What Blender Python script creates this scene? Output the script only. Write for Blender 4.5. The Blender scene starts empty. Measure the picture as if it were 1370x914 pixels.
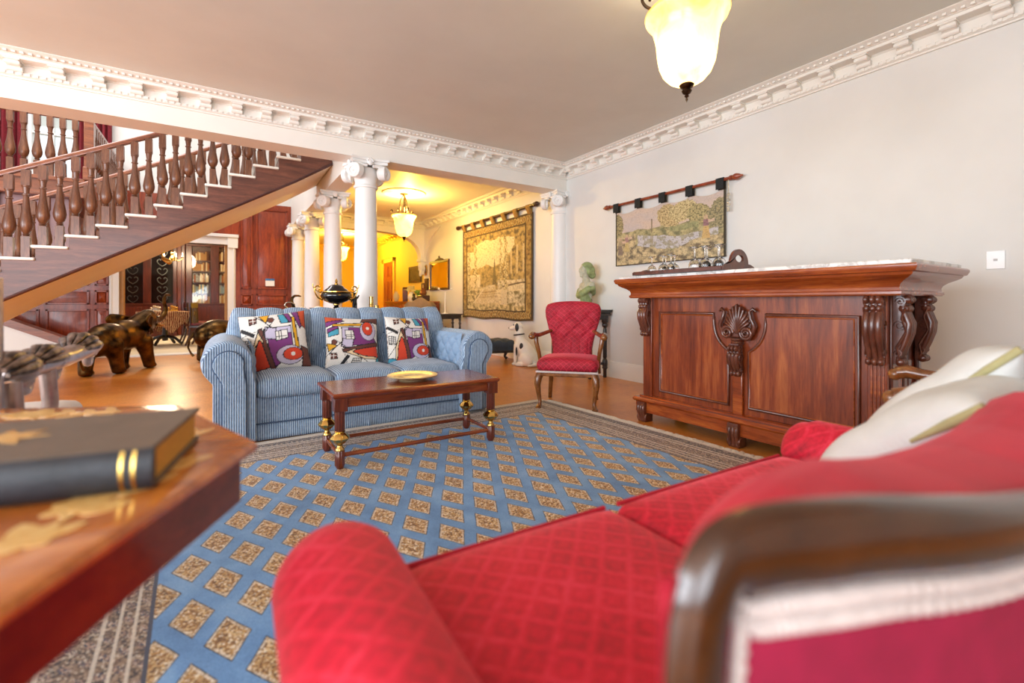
import bpy, bmesh, math, random
from math import sin, cos, pi, sqrt, atan2, radians, exp, floor
from mathutils import Vector, Matrix, noise
random.seed(11)
SC = bpy.context.scene
COL = SC.collection
V = Vector

# ---------------------------------------------------------------- colours
def lin(c):
    c = c / 255.0
    return c / 12.92 if c <= 0.04045 else ((c + 0.055) / 1.055) ** 2.4
def rgb(r, g, b, a=1.0):
    return (lin(r), lin(g), lin(b), a)

# ---------------------------------------------------------------- mesh builder
class MB:
    def __init__(s, M=None):
        s.v = []; s.f = []; s.c = None
        s.M = M or Matrix.Identity(4)
    def at(s, x=0, y=0, z=0, rx=0, ry=0, rz=0, sc=(1, 1, 1)):
        s.M = Matrix.Translation((x, y, z)) @ Matrix.Rotation(rz, 4, 'Z') @ Matrix.Rotation(ry, 4, 'Y') @ Matrix.Rotation(rx, 4, 'X') @ Matrix.Diagonal((*sc, 1))
        return s
    def add(s, vs, fs, cols=None):
        n = len(s.v)
        s.v += [tuple(s.M @ V(p)) for p in vs]
        s.f += [tuple(i + n for i in f) for f in fs]
        if cols is not None:
            if s.c is None: s.c = [(1, 1, 1, 1)] * n
            s.c += list(cols)
        elif s.c is not None:
            s.c += [(1, 1, 1, 1)] * len(vs)
        return s
    def bb(s, x0, x1, y0, y1, z0, z1):
        vs = [(x0, y0, z0), (x1, y0, z0), (x1, y1, z0), (x0, y1, z0), (x0, y0, z1), (x1, y0, z1), (x1, y1, z1), (x0, y1, z1)]
        return s.add(vs, [(0, 3, 2, 1), (4, 5, 6, 7), (0, 1, 5, 4), (1, 2, 6, 5), (2, 3, 7, 6), (3, 0, 4, 7)])
    def box(s, c, d):
        return s.bb(c[0] - d[0] / 2, c[0] + d[0] / 2, c[1] - d[1] / 2, c[1] + d[1] / 2, c[2] - d[2] / 2, c[2] + d[2] / 2)
    def lathe(s, prof, seg=24, rfn=None, c=(0, 0, 0)):
        vs = []; fs = []
        n = len(prof)
        for (r, z) in prof:
            for k in range(seg):
                a = 2 * pi * k / seg
                rr = max(r, 1e-5) * (rfn(a, z) if rfn else 1)
                vs.append((c[0] + rr * cos(a), c[1] + rr * sin(a), c[2] + z))
        for i in range(n - 1):
            for k in range(seg):
                k2 = (k + 1) % seg
                fs.append((i * seg + k, i * seg + k2, (i + 1) * seg + k2, (i + 1) * seg + k))
        if prof[0][0] > 1e-4: fs.append(tuple(reversed(range(seg))))
        if prof[-1][0] > 1e-4: fs.append(tuple((n - 1) * seg + k for k in range(seg)))
        return s.add(vs, fs)
    def tube(s, pts, r, seg=8, closed=False, flat=1.0, up=None):
        pts = [V(p) for p in pts]; n = len(pts)
        rr = r if isinstance(r, (list, tuple)) else [r] * n
        T = []
        for i in range(n):
            if closed: t = pts[(i + 1) % n] - pts[i - 1]
            else: t = pts[min(i + 1, n - 1)] - pts[max(i - 1, 0)]
            T.append(t.normalized() if t.length > 1e-9 else V((0, 0, 1)))
        ref = V(up) if up else (V((0, 0, 1)) if abs(T[0].z) < 0.9 else V((1, 0, 0)))
        nrm = (ref - T[0] * ref.dot(T[0])).normalized()
        vs = []
        for i in range(n):
            if i:
                if up: nrm = V(up)
                nrm = nrm - T[i] * nrm.dot(T[i])
                nrm = nrm.normalized() if nrm.length > 1e-6 else V((1, 0, 0))
            b = T[i].cross(nrm)
            for k in range(seg):
                a = 2 * pi * k / seg
                vs.append(tuple(pts[i] + nrm * (cos(a) * rr[i] * flat) + b * (sin(a) * rr[i])))
        fs = []
        for i in range(n if closed else n - 1):
            j = (i + 1) % n
            for k in range(seg):
                k2 = (k + 1) % seg
                fs.append((i * seg + k, i * seg + k2, j * seg + k2, j * seg + k))
        if not closed:
            fs.append(tuple(reversed(range(seg)))); fs.append(tuple((n - 1) * seg + k for k in range(seg)))
        return s.add(vs, fs)
    def sweep(s, prof, path, closed=False):
        """profile (out, up) carried along a level path, 'out' to the right of travel, mitred"""
        P = [V((p[0], p[1], p[2] if len(p) > 2 else 0)) for p in path]; n = len(P); m = len(prof)
        vs = []
        for i in range(n):
            a = (P[i] - P[i - 1]) if (i or closed) else (P[1] - P[0])
            b = (P[(i + 1) % n] - P[i]) if (i < n - 1 or closed) else (P[i] - P[i - 1])
            a.z = b.z = 0; a.normalize(); b.normalize()
            na = V((a.y, -a.x, 0)); nb = V((b.y, -b.x, 0))
            d = (na + nb); d.normalize(); k = 1 / max(0.3, d.dot(na))
            for (o, u) in prof:
                vs.append((P[i].x + d.x * o * k, P[i].y + d.y * o * k, P[i].z + u))
        fs = []
        for i in range(n if closed else n - 1):
            j = (i + 1) % n
            for k in range(m):
                k2 = (k + 1) % m
                fs.append((i * m + k, i * m + k2, j * m + k2, j * m + k))
        if not closed:
            fs.append(tuple(reversed(range(m)))); fs.append(tuple((n - 1) * m + k for k in range(m)))
        return s.add(vs, fs)
    def prism(s, poly, z0, z1):
        n = len(poly)
        vs = [(p[0], p[1], z0) for p in poly] + [(p[0], p[1], z1) for p in poly]
        fs = [tuple(reversed(range(n))), tuple(range(n, 2 * n))]
        fs += [(i, (i + 1) % n, n + (i + 1) % n, n + i) for i in range(n)]
        return s.add(vs, fs)
    def prism_y(s, poly, y0, y1):
        """polygon given as (x, z), thickness along y"""
        n = len(poly)
        vs = [(p[0], y0, p[1]) for p in poly] + [(p[0], y1, p[1]) for p in poly]
        fs = [tuple(range(n)), tuple(reversed(range(n, 2 * n)))]
        fs += [(i, n + i, n + (i + 1) % n, (i + 1) % n) for i in range(n)]
        return s.add(vs, fs)
    def prism_x(s, poly, x0, x1):
        """polygon given as (y, z), thickness along x"""
        n = len(poly)
        vs = [(x0, p[0], p[1]) for p in poly] + [(x1, p[0], p[1]) for p in poly]
        fs = [tuple(reversed(range(n))), tuple(range(n, 2 * n))]
        fs += [(i, (i + 1) % n, n + (i + 1) % n, n + i) for i in range(n)]
        return s.add(vs, fs)
    def grid(s, nu, nv, fn, colfn=None, wrapu=False):
        vs = []; cs = []
        for j in range(nv + 1):
            for i in range(nu + (0 if wrapu else 1)):
                u, w = i / nu, j / nv
                vs.append(tuple(fn(u, w)))
                if colfn: cs.append(colfn(u, w))
        W = nu if wrapu else nu + 1
        fs = []
        for j in range(nv):
            for i in range(nu):
                i2 = (i + 1) % W
                fs.append((j * W + i, j * W + i2, (j + 1) * W + i2, (j + 1) * W + i))
        return s.add(vs, fs, cs if colfn else None)
    def ell(s, c, r, seg=16, R=None):
        if not isinstance(r, (tuple, list)): r = (r, r, r)
        n = max(6, seg // 2)
        vs = []; fs = []
        for i in range(n + 1):
            t = pi * i / n
            for k in range(seg):
                a = 2 * pi * k / seg
                p = V((sin(t) * cos(a) * r[0], sin(t) * sin(a) * r[1], -cos(t) * r[2]))
                if i in (0, n): p = V((0, 0, -cos(t) * r[2]))
                if R: p = R @ p
                vs.append(tuple(p + V(c)))
        for i in range(n):
            for k in range(seg):
                k2 = (k + 1) % seg
                fs.append((i * seg + k, i * seg + k2, (i + 1) * seg + k2, (i + 1) * seg + k))
        return s.add(vs, fs)
    def cap(s, p0, r0, p1, r1, seg=14):
        """tapered capsule"""
        p0 = V(p0); p1 = V(p1); d = (p1 - p0); L = d.length
        q = V((0, 0, 1)).rotation_difference(d.normalized()) if L > 1e-9 else None
        prof = []
        for i in range(6): a = -pi / 2 + pi / 2 * i / 5; prof.append((r0 * cos(a), r0 * sin(a)))
        for i in range(6): a = pi / 2 * i / 5; prof.append((r1 * cos(a), L + r1 * sin(a)))
        Mo = s.M
        s.M = Mo @ Matrix.Translation(p0) @ (q.to_matrix().to_4x4() if q else Matrix.Identity(4))
        s.lathe(prof, seg); s.M = Mo
        return s
    def chain(s, pts, rs, seg=14):
        for i in range(len(pts) - 1): s.cap(pts[i], rs[i], pts[i + 1], rs[i + 1], seg)
        return s
    def build(s, name, mat, parent=None, sharp=35, bevel=0, bseg=2, subs=0, loc=None, voxel=0, smooth=0, solid=0):
        me = bpy.data.meshes.new(name)
        me.from_pydata(s.v, [], s.f)
        if s.c is not None:
            at = me.color_attributes.new('Col', 'FLOAT_COLOR', 'POINT')
            flat = [x for c in s.c for x in c]
            at.data.foreach_set('color', flat)
        if mat: me.materials.append(mat)
        bm = bmesh.new(); bm.from_mesh(me)
        bmesh.ops.remove_doubles(bm, verts=bm.verts, dist=1e-6)
        bmesh.ops.recalc_face_normals(bm, faces=bm.faces)
        bm.to_mesh(me); bm.free()
        me.polygons.foreach_set('use_smooth', [True] * len(me.polygons))
        if sharp and not voxel: me.set_sharp_from_angle(angle=radians(sharp))
        o = bpy.data.objects.new(name, me); COL.objects.link(o)
        if parent is not None: o.parent = parent
        if loc: o.location = loc
        if solid:
            m = o.modifiers.new('s', 'SOLIDIFY'); m.thickness = solid
        if bevel:
            m = o.modifiers.new('b', 'BEVEL'); m.width = bevel; m.segments = bseg; m.limit_method = 'ANGLE'; m.angle_limit = radians(40)
        if subs:
            m = o.modifiers.new('ss', 'SUBSURF'); m.levels = subs; m.render_levels = subs
        if voxel:
            m = o.modifiers.new('r', 'REMESH'); m.mode = 'VOXEL'; m.voxel_size = voxel; m.use_smooth_shade = True
            if smooth:
                m = o.modifiers.new('sm', 'SMOOTH'); m.iterations = smooth; m.factor = 0.5
        return o

def tag(o, label=None, cat=None, group=None, kind=None):
    if label: o['label'] = label
    if cat: o['category'] = cat
    if group: o['group'] = group
    if kind: o['kind'] = kind
    return o
def thing(name, label, cat, loc=(0, 0, 0), rz=0, group=None):
    o = bpy.data.objects.new(name, None); COL.objects.link(o)
    o.empty_display_size = 0.1
    o.location = loc; o.rotation_euler = (0, 0, rz)
    return tag(o, label, cat, group)
def struct(o):
    o['kind'] = 'structure'; return o
def copy_tree(o, parent=None):
    c = o.copy(); COL.objects.link(c)
    if parent is not None: c.parent = parent
    for ch in list(o.children): copy_tree(ch, c)
    return c
def dup(o, loc, rz=None, label=None, group=None, sc=None):
    c = copy_tree(o); c.location = loc
    if rz is not None: c.rotation_euler = (0, 0, rz)
    if sc is not None: c.scale = sc if isinstance(sc, (tuple, list)) else (sc, sc, sc)
    if label: c['label'] = label
    if group: c['group'] = group
    return c

# ---------------------------------------------------------------- materials
class NT:
    def __init__(s, name):
        s.mat = bpy.data.materials.new(name); s.mat.use_nodes = True
        s.t = s.mat.node_tree; s.t.nodes.clear()
        s.out = s.t.nodes.new('ShaderNodeOutputMaterial')
        s.p = s.t.nodes.new('ShaderNodeBsdfPrincipled')
        s.t.links.new(s.p.outputs[0], s.out.inputs[0])
        s._tc = None
    def n(s, typ, ins=None, **props):
        nd = s.t.nodes.new('ShaderNode' + typ)
        for k, v in props.items(): setattr(nd, k, v)
        for k, v in (ins or {}).items(): s.set(nd.inputs[k], v)
        return nd
    def set(s, sock, v):
        if isinstance(v, bpy.types.NodeSocket): s.t.links.new(v, sock)
        elif isinstance(v, bpy.types.Node): s.t.links.new(v.outputs[0], sock)
        else: sock.default_value = v
    def pr(s, **kw):
        for k, v in kw.items(): s.set(s.p.inputs[k.replace('_', ' ')], v)
        return s
    def co(s, scale=(1, 1, 1), rot=(0, 0, 0), kind='Object', loc=(0, 0, 0)):
        if not s._tc: s._tc = s.n('TexCoord')
        return s.n('Mapping', {'Vector': s._tc.outputs[kind], 'Scale': scale, 'Rotation': rot, 'Location': loc}).outputs[0]
    def noise(s, vec, scale=5, detail=4, rough=0.55, dist=0):
        return s.n('TexNoise', {'Vector': vec, 'Scale': scale, 'Detail': detail, 'Roughness': rough, 'Distortion': dist}).outputs[0]
    def ramp(s, fac, stops, interp='LINEAR'):
        r = s.n('ValToRGB', {'Fac': fac}); cr = r.color_ramp; cr.interpolation = interp
        while len(cr.elements) < len(stops): cr.elements.new(0.5)
        for e, (p, c) in zip(cr.elements, stops): e.position = p; e.color = c
        return r.outputs[0]
    def math(s, op, a, b=None, c=None):
        m = s.n('Math', {0: a}, operation=op)
        if b is not None: s.set(m.inputs[1], b)
        if c is not None: s.set(m.inputs[2], c)
        return m.outputs[0]
    def mix(s, fac, a, b, mode='MIX'):
        m = s.n('Mix', data_type='RGBA', blend_type=mode)
        s.set(m.inputs[0], fac); s.set(m.inputs[6], a); s.set(m.inputs[7], b)
        return m.outputs[2]
    def bump(s, h, strength=0.3, dist=0.01):
        b = s.n('Bump', {'Height': h, 'Strength': strength, 'Distance': dist})
        s.t.links.new(b.outputs[0], s.p.inputs['Normal']); return s

def paint(name, col, rough=0.55, var=0.03, bump=0.04):
    m = NT(name); v = m.co()
    n1 = m.noise(v, 2.2, 3)
    lo = tuple(x * (1 - var) for x in col[:3]) + (1,); hi = tuple(min(1, x * (1 + var)) for x in col[:3]) + (1,)
    m.pr(Base_Color=m.ramp(n1, [(0.3, lo), (0.7, hi)]), Roughness=rough)
    if bump: m.bump(m.noise(v, 180, 2), bump, 0.002)
    return m.mat
def wood(name, dark, mid, light, scale=(1, 1, 12), rough=0.3, coat=0.3, grain=1.0, spec=0.5):
    """grain runs along the axis with the SMALL scale"""
    m = NT(name); v = m.co(scale)
    n1 = m.noise(v, 3.0 * grain, 6, 0.6, 0.6)
    n2 = m.noise(v, 22 * grain, 3, 0.6, 0.2)
    f = m.math('ADD', m.math('MULTIPLY', n1, 0.72), m.math('MULTIPLY', n2, 0.28))
    m.pr(Base_Color=m.ramp(f, [(0.3, dark), (0.5, mid), (0.72, light)]), Roughness=rough)
    m.pr(Coat_Weight=coat, Coat_Roughness=0.12, Specular_IOR_Level=spec)
    m.bump(n2, 0.05, 0.003)
    return m.mat
def metal(name, col, rough=0.25, var=0.25, scale=8, dark=None):
    m = NT(name); v = m.co()
    n1 = m.noise(v, scale, 5)
    lo = dark or tuple(x * (1 - var) for x in col[:3]) + (1,)
    m.pr(Base_Color=m.ramp(n1, [(0.35, lo), (0.65, col)]), Metallic=1.0, Roughness=rough)
    m.bump(n1, 0.08, 0.004)
    return m.mat
def plain(name, col, rough=0.5, var=0.12, scale=14, metallic=0, bump=0.0, coat=0):
    m = NT(name); v = m.co()
    n1 = m.noise(v, scale, 4)
    lo = tuple(x * (1 - var) for x in col[:3]) + (1,); hi = tuple(min(1, x * (1 + var)) for x in col[:3]) + (1,)
    m.pr(Base_Color=m.ramp(n1, [(0.3, lo), (0.7, hi)]), Roughness=rough, Metallic=metallic, Coat_Weight=coat)
    if bump: m.bump(m.noise(v, scale * 5, 3), bump, 0.004)
    return m.mat
def thin_glass(name, tint=(0.97, 0.98, 0.97, 1), refl=0.035):
    m = NT(name); t = m.t; t.nodes.remove(m.p)
    tr = m.n('BsdfTransparent', {'Color': tint}); gl = m.n('BsdfGlossy', {'Color': (1, 1, 1, 1), 'Roughness': 0.02})
    mx = m.n('MixShader', {0: refl, 1: tr, 2: gl})
    t.links.new(mx.outputs[0], m.out.inputs[0])
    return m.mat
def attr_mat(name, rough=0.85, grain=300, bump=0.25, sheen=0.1, var=0.12):
    m = NT(name)
    a = m.n('Attribute', attribute_name='Col')
    v = m.co(); n1 = m.noise(v, grain, 2)
    k = m.ramp(n1, [(0.3, (1 - var * 2,) * 3 + (1,)), (0.7, (1.0, 1.0, 1.0, 1))])
    m.pr(Base_Color=m.mix(1.0, a.outputs['Color'], k, 'MULTIPLY'), Roughness=rough, Sheen_Weight=sheen)
    m.bump(n1, bump, 0.002)
    return m.mat
# ================================================================ materials
M_WALL = paint('wall_paint', rgb(226, 225, 221), 0.6)
M_CEIL = paint('ceiling_paint', rgb(220, 221, 214), 0.75)
M_PLASTER = paint('plaster_white', rgb(238, 234, 226), 0.55)
M_COLUMN = paint('column_white', rgb(240, 239, 236), 0.4)
M_CREAM = paint('cream_paint', rgb(242, 236, 222), 0.55)
M_HALL = paint('hall_paint', rgb(246, 208, 92), 0.6)
M_MAUVE = paint('mauve_plaster', rgb(186, 160, 166), 0.7)
M_WHITE = paint('white_gloss_paint', rgb(240, 240, 236), 0.35)
M_PANEL = wood('mahogany_panelling', rgb(88, 28, 8), rgb(142, 54, 20), rgb(178, 82, 36), (6, 6, 0.8), 0.35, 0.25)
M_STAIR = wood('stair_mahogany', rgb(66, 32, 22), rgb(100, 54, 38), rgb(136, 82, 60), (0.7, 6, 6), 0.38, 0.2)
M_BALUSTER = wood('baluster_oak', rgb(66, 38, 22), rgb(108, 64, 40), rgb(150, 98, 62), (7, 7, 1), 0.35, 0.25)
M_RAIL = wood('handrail_wood', rgb(92, 46, 26), rgb(136, 74, 42), rgb(168, 100, 60), (1, 8, 8), 0.3, 0.4)
M_BOOKCASE = wood('bookcase_wood', rgb(48, 14, 8), rgb(78, 26, 14), rgb(104, 40, 22), (6, 6, 0.8), 0.3, 0.3)

def floor_mat():
    m = NT('polished_floor'); v = m.co((1.2, 1.2, 1.2))
    n1 = m.noise(v, 1.4, 5, 0.6, 0.3); v2 = m.co((9, 2, 1), (0, 0, 0.35)); n2 = m.noise(v2, 6, 5, 0.65)
    n3 = m.noise(v, 260, 2)
    f = m.math('ADD', m.math('MULTIPLY', n1, 0.45), m.math('ADD', m.math('MULTIPLY', n2, 0.35), m.math('MULTIPLY', n3, 0.2)))
    m.pr(Base_Color=m.ramp(f, [(0.32, rgb(160, 92, 30)), (0.5, rgb(204, 124, 46)), (0.68, rgb(224, 152, 68))]), Roughness=0.33, Coat_Weight=0.2, Coat_Roughness=0.22)
    m.bump(n1, 0.03, 0.004)
    return m.mat
M_FLOOR = floor_mat()
M_PALEFLOOR = plain('pale_carpet', rgb(222, 214, 196), 0.8, 0.05, 60)

ZC = 2.83          # ceiling
XR = 4.142         # inner face of the right wall
YB = 5.05          # near face of the beam
YP = 10.4          # panelled wall

def sbox(name, mat, b, bevel=0): 
    return struct(MB().bb(*b).build(name, mat, bevel=bevel))

# ---------------------------------------------------------------- shell
sbox('floor', M_FLOOR, (-6.5, XR + 0.2, -3.0, YP - 0.1, -0.12, 0))
sbox('floor', M_PALEFLOOR, (-6.5, 1.3, YP - 0.1, 16.2, -0.12, 0.012))
sbox('floor', M_FLOOR, (1.3, XR + 0.2, YP - 0.1, 16.2, -0.12, 0))
sbox('ceiling', M_CEIL, (-6.5, XR + 0.2, -3.0, YB + 0.14, ZC, ZC + 0.12))
sbox('ceiling', M_PLASTER, (1.32, XR + 0.2, YB + 0.14, 16.2, ZC, ZC + 0.12))
sbox('ceiling', M_PLASTER, (-6.5, 1.45, YB + 0.14, 16.2, 5.4, 5.5))
sbox('ceiling', M_CREAM, (-6.5, 1.25, YP + 0.15, 16.2, 2.95, 3.05))
sbox('wall_right', M_WALL, (XR, XR + 0.2, -3.0, YP, 0, ZC + 0.1))
sbox('wall_right', M_HALL, (XR, XR + 0.2, YP, 16.2, 0, ZC + 0.1))
sbox('wall_far', M_HALL, (1.25, XR, 16.0, 16.2, 0, ZC + 0.1))
sbox('wall_far', M_PANEL, (-6.5, 1.25, 16.0, 16.2, 0, 2.95))
sbox('wall_library', M_HALL, (1.14, 1.3, YP + 0.15, 16.0, 0, ZC + 0.1))
# beam over the opening, header above the column row
sbox('beam', M_PLASTER, (-6.5, XR, YB, YB + 0.29, 2.5, 5.4))
sbox('beam', M_PLASTER, (1.25, 1.51, YB + 0.29, YP + 0.15, 2.5, 5.4))

# cross wall with a flat arch between the back room and the hall
arch = [(XR, 1.96), (4.03, 1.96), (4.01, 2.10), (3.95, 2.24), (3.84, 2.36), (3.68, 2.45), (3.45, 2.51), (3.1, 2.54), (1.95, 2.54), (1.7, 2.50), (1.56, 2.42), (1.5, 2.3), (1.5, ZC), (XR, ZC)]
struct(MB().prism_y(arch, YP - 0.1, YP + 0.12).build('beam', M_PLASTER))
# flare of the arch along the right wall and the corbel it dies into
fl = [(YP - 0.1, 1.96), (YP - 0.16, 2.10), (YP - 0.26, 2.24), (YP - 0.44, 2.38), (YP - 0.7, 2.50), (YP - 1.0, 2.62), (YP - 0.1, 2.62)]
struct(MB().prism_x(fl, XR - 0.04, XR + 0.01).build('trim_6', M_PLASTER))
b = MB().at(XR - 0.06, YP - 0.02, 0)
b.bb(-0.09, 0.06, -0.11, 0.13, 1.90, 1.97)
b.bb(-0.06, 0.06, -0.08, 0.10, 1.70, 1.90)
b.bb(-0.045, 0.06, -0.06, 0.08, 1.60, 1.70)
b.ell((-0.06, 0.0, 1.80), (0.035, 0.06, 0.06)); b.ell((-0.04, 0.0, 1.60), (0.03, 0.04, 0.05))
struct(b.build('trim_7', M_PLASTER, bevel=0.01))

# back wall: mahogany panelling with the cased opening to the library
DX0, DX1, DZ = -1.46, 0.14, 2.04
b = MB()
b.bb(-6.5, DX0, YP, YP + 0.15, 0, 1.95); b.bb(DX1, 1.25, YP, YP + 0.15, 0, 2.9); b.bb(DX0, DX1, YP, YP + 0.15, DZ, 2.9)
wb = struct(b.build('wall_back', M_PANEL))
struct(MB().bb(-6.5, DX0, YP + 0.01, YP + 0.15, 1.95, 2.9).build('wall_back', M_MAUVE))
struct(MB().bb(-6.5, -2.58, YP, YP + 0.15, 2.9, 5.4).bb(-2.0, 1.25, YP, YP + 0.15, 2.9, 5.4).bb(-2.58, -2.0, YP, YP + 0.15, 2.9, 3.0).bb(-2.58, -2.0, YP, YP + 0.15, 4.4, 5.4).build('wall_back', M_WALL))
def panel(x0, x1, z0, z1, pyramid=False):
    w, h = x1 - x0, z1 - z0
    b = MB()
    fr = 0.03   # raised moulding round the panel
    y = YP
    for (a0, a1, c0, c1) in ((x0, x1, z0, z0 + fr), (x0, x1, z1 - fr, z1), (x0, x0 + fr, z0, z1), (x1 - fr, x1, z0, z1)):
        b.bb(a0, a1, y - 0.028, y, c0, c1)
    i = 0.075 if not pyramid else 0.04
    a0, a1, c0, c1 = x0 + fr, x1 - fr, z0 + fr, z1 - fr
    if pyramid:
        cx, cz = (a0 + a1) / 2, (c0 + c1) / 2
        b.add([(a0, y, c0), (a1, y, c0), (a1, y, c1), (a0, y, c1), (cx, y - 0.05, cz)], [(0, 1, 4), (1, 2, 4), (2, 3, 4), (3, 0, 4)])
    else:
        b.add([(a0, y - 0.002, c0), (a1, y - 0.002, c0), (a1, y - 0.002, c1), (a0, y - 0.002, c1), (a0 + i, y - 0.02, c0 + i), (a1 - i, y - 0.02, c0 + i), (a1 - i, y - 0.02, c1 - i), (a0 + i, y - 0.02, c1 - i)],
              [(0, 1, 5, 4), (1, 2, 6, 5), (2, 3, 7, 6), (3, 0, 4, 7), (4, 5, 6, 7)])
    struct(b.build('wall_panel', M_PANEL, wb, bevel=0.004))
xs = [(-1.78, -1.6), (-2.38, -1.85), (-2.82, -2.46), (-3.5, -2.9), (-4.2, -3.58)]
for i, (x0, x1) in enumerate(xs):
    panel(x0, x1, 0.3, 0.82); panel(x0, x1, 0.9, 1.14, i == 0); panel(x0, x1, 1.22, 1.9)
panel(0.36, 0.56, 1.2, 2.8); panel(0.62, 1.18, 1.2, 2.8); panel(0.36, 0.56, 0.88, 1.1, True); panel(0.62, 1.18, 0.88, 1.1); panel(0.36, 0.56, 0.25, 0.8); panel(0.62, 1.18, 0.25, 0.8)
# casing
b = MB()
for (x0, x1) in ((DX0 - 0.13, DX0), (DX1, DX1 + 0.13)):
    b.bb(x0, x1, YP - 0.05, YP + 0.17, 0, DZ + 0.01)
    b.bb(x0 + (0.02 if x0 < -1 else 0.09), x0 + (0.04 if x0 < -1 else 0.11), YP - 0.07, YP - 0.05, 0, DZ)
b.bb(DX0 - 0.13, DX1 + 0.13, YP - 0.05, YP + 0.17, DZ, DZ + 0.14)
b.bb(DX0 - 0.17, DX0, YP - 0.08, YP, DZ - 0.06, DZ + 0.14); b.bb(DX1, DX1 + 0.17, YP - 0.08, YP, DZ - 0.06, DZ + 0.14)
b.bb(DX0 - 0.18, DX1 + 0.18, YP - 0.1, YP, DZ + 0.14, DZ + 0.2)
struct(b.build('trim_1', M_PLASTER, bevel=0.006))
struct(MB().bb(DX0, DX0 + 0.05, YP + 0.02, YP + 0.2, 0.012, DZ).bb(DX1 - 0.05, DX1, YP + 0.02, YP + 0.2, 0.012, DZ).build('trim_2', plain('light_door_lining', rgb(176, 122, 60), 0.4)))
struct(MB().bb(DX0 - 0.05, DX1 + 0.05, YP - 0.35, YP - 0.05, 0, 0.02).build('trim_3', M_WHITE, bevel=0.006))
# pale kick board along the panelled wall
struct(MB().bb(-4.4, DX0 - 0.13, YP - 0.04, YP, 0, 0.16).bb(DX1 + 0.13, 1.2, YP - 0.04, YP, 0, 0.16).build('baseboard_back', M_PANEL, bevel=0.01))

# right wall skirting
prof = [(0, 0), (0.028, 0), (0.028, 0.10), (0.022, 0.115), (0.022, 0.16), (0.016, 0.18), (0.012, 0.195), (0, 0.2)]
struct(MB().sweep([(-p[0], p[1]) for p in prof], [(XR, -3, 0), (XR, YP, 0)]).build('baseboard_right', M_WHITE, sharp=25))

# ---------------------------------------------------------------- cornices
CP = [(0, -0.17), (0.018, -0.17), (0.018, -0.158), (0.034, -0.15), (0.034, -0.128), (0.026, -0.122), (0.026, -0.068), (0.036, -0.064), (0.042, -0.058), (0.128, -0.058), (0.132, -0.055), (0.132, -0.036), (0.142, -0.034), (0.146, -0.028), (0.160, -0.024), (0.178, -0.012), (0.19, -0.01), (0.2, -0.004), (0.2, 0), (0, 0)]
def bracket_mesh():
    b = MB()
    # scrolled modillion, local: sticks out along +x from the wall, hangs below z=0
    pts = []
    for t in range(9):
        a = t / 8.0
        pts.append((0.026 + 0.095 * a, -0.052 + 0.028 * a ** 1.6))
    poly = [(0.024, 0.0)] + [(0.024, -0.062), (0.036, -0.068), (0.05, -0.062), (0.056, -0.05), (0.068, -0.04), (0.085, -0.038), (0.098, -0.04), (0.106, -0.034), (0.11, -0.022), (0.112, -0.012), (0.12, -0.01), (0.122, 0.0)]
    b.prism_y(poly, -0.036, 0.036)
    b.bb(0.024, 0.127, -0.046, 0.046, -0.008, 0.002)
    for z, r in ((-0.05, 0.02),):
        b.M = Matrix.Translation((0.042, 0, -0.05)) @ Matrix.Rotation(pi / 2, 4, 'X')
        b.lathe([(0.0, -0.045), (0.021, -0.045), (0.021, 0.045), (0.0, 0.045)], 12)
    b.M = Matrix.Translation((0.1, 0, -0.024)) @ Matrix.Rotation(pi / 2, 4, 'X')
    b.lathe([(0.0, -0.042), (0.014, -0.042), (0.014, 0.042), (0.0, 0.042)], 10)
    b.M = Matrix.Identity(4)
    return b
def cornice(name, p0, p1, rz, n0, n1, step, off, mat):
    """p0->p1 along the wall foot with the room on the right hand of travel"""
    b = MB().sweep([(o, u + 0.0) for o, u in CP], [(p0[0], p0[1], ZC), (p1[0], p1[1], ZC)])
    # bead course and egg course
    d = V((p1[0] - p0[0], p1[1] - p0[1], 0)); L = d.length; d.normalize(); nrm = V((d.y, -d.x, 0))
    o = struct(b.build(name, mat, sharp=28))
    bd = MB()
    k = int(L / 0.045)
    for i in range(k):
        q = V((p0[0], p0[1], 0)) + d * ((i + 0.5) * L / k)
        for (out, z, r) in ((0.034, ZC - 0.139, 0.0125),):
            c = q + nrm * out
            bd.box((c.x, c.y, z), (0.024 if abs(d.x) > 0.5 else 0.016, 0.024 if abs(d.y) > 0.5 else 0.016, 0.02))
        c = q + nrm * 0.166
        bd.box((c.x, c.y, ZC - 0.026), (0.02 if abs(d.x) > 0.5 else 0.02, 0.02, 0.014))
    e = bd.build('egg_and_dart_course', mat, o, sharp=30); e['kind'] = 'stuff'
    proto = None
    for i in range(n0, n1):
        q = V((p0[0], p0[1], 0)) + d * (off + i * step)
        if (q - V((p0[0], p0[1], 0))).length > L - 0.1: break
        if proto is None:
            proto = bracket_mesh().build('cornice_bracket', mat, o, sharp=35)
            c = proto
        else:
            c = proto.copy(); COL.objects.link(c); c.parent = o
        c.location = (q.x, q.y, ZC - 0.058); c.rotation_euler = (0, 0, atan2(nrm.y, nrm.x))
    return o
# travel so that the room lies on the right
cornice('trim_4', (-6.5, YB), (XR, YB), 0, 20, 60, 0.243, 0.08, M_PLASTER)
cornice('trim_5', (XR, YB), (XR, -3.0), 0, 0, 26, 0.243, 0.16, M_PLASTER)
cornice('trim_8', (XR, YP - 0.1), (XR, YB + 0.29), 0, 0, 30, 0.243, 0.2, M_PLASTER)
cornice('trim_9', (1.51, YP - 0.1), (XR, YP - 0.1), 0, 0, 12, 0.243, 0.2, M_PLASTER)
cornice('trim_10', (XR, 16.0), (XR, YP + 0.12), 0, 0, 25, 0.243, 0.2, M_HALL)
cornice('trim_11', (1.3, 16.0), (XR, 16.0), 0, 0, 12, 0.243, 0.2, M_HALL)

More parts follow.
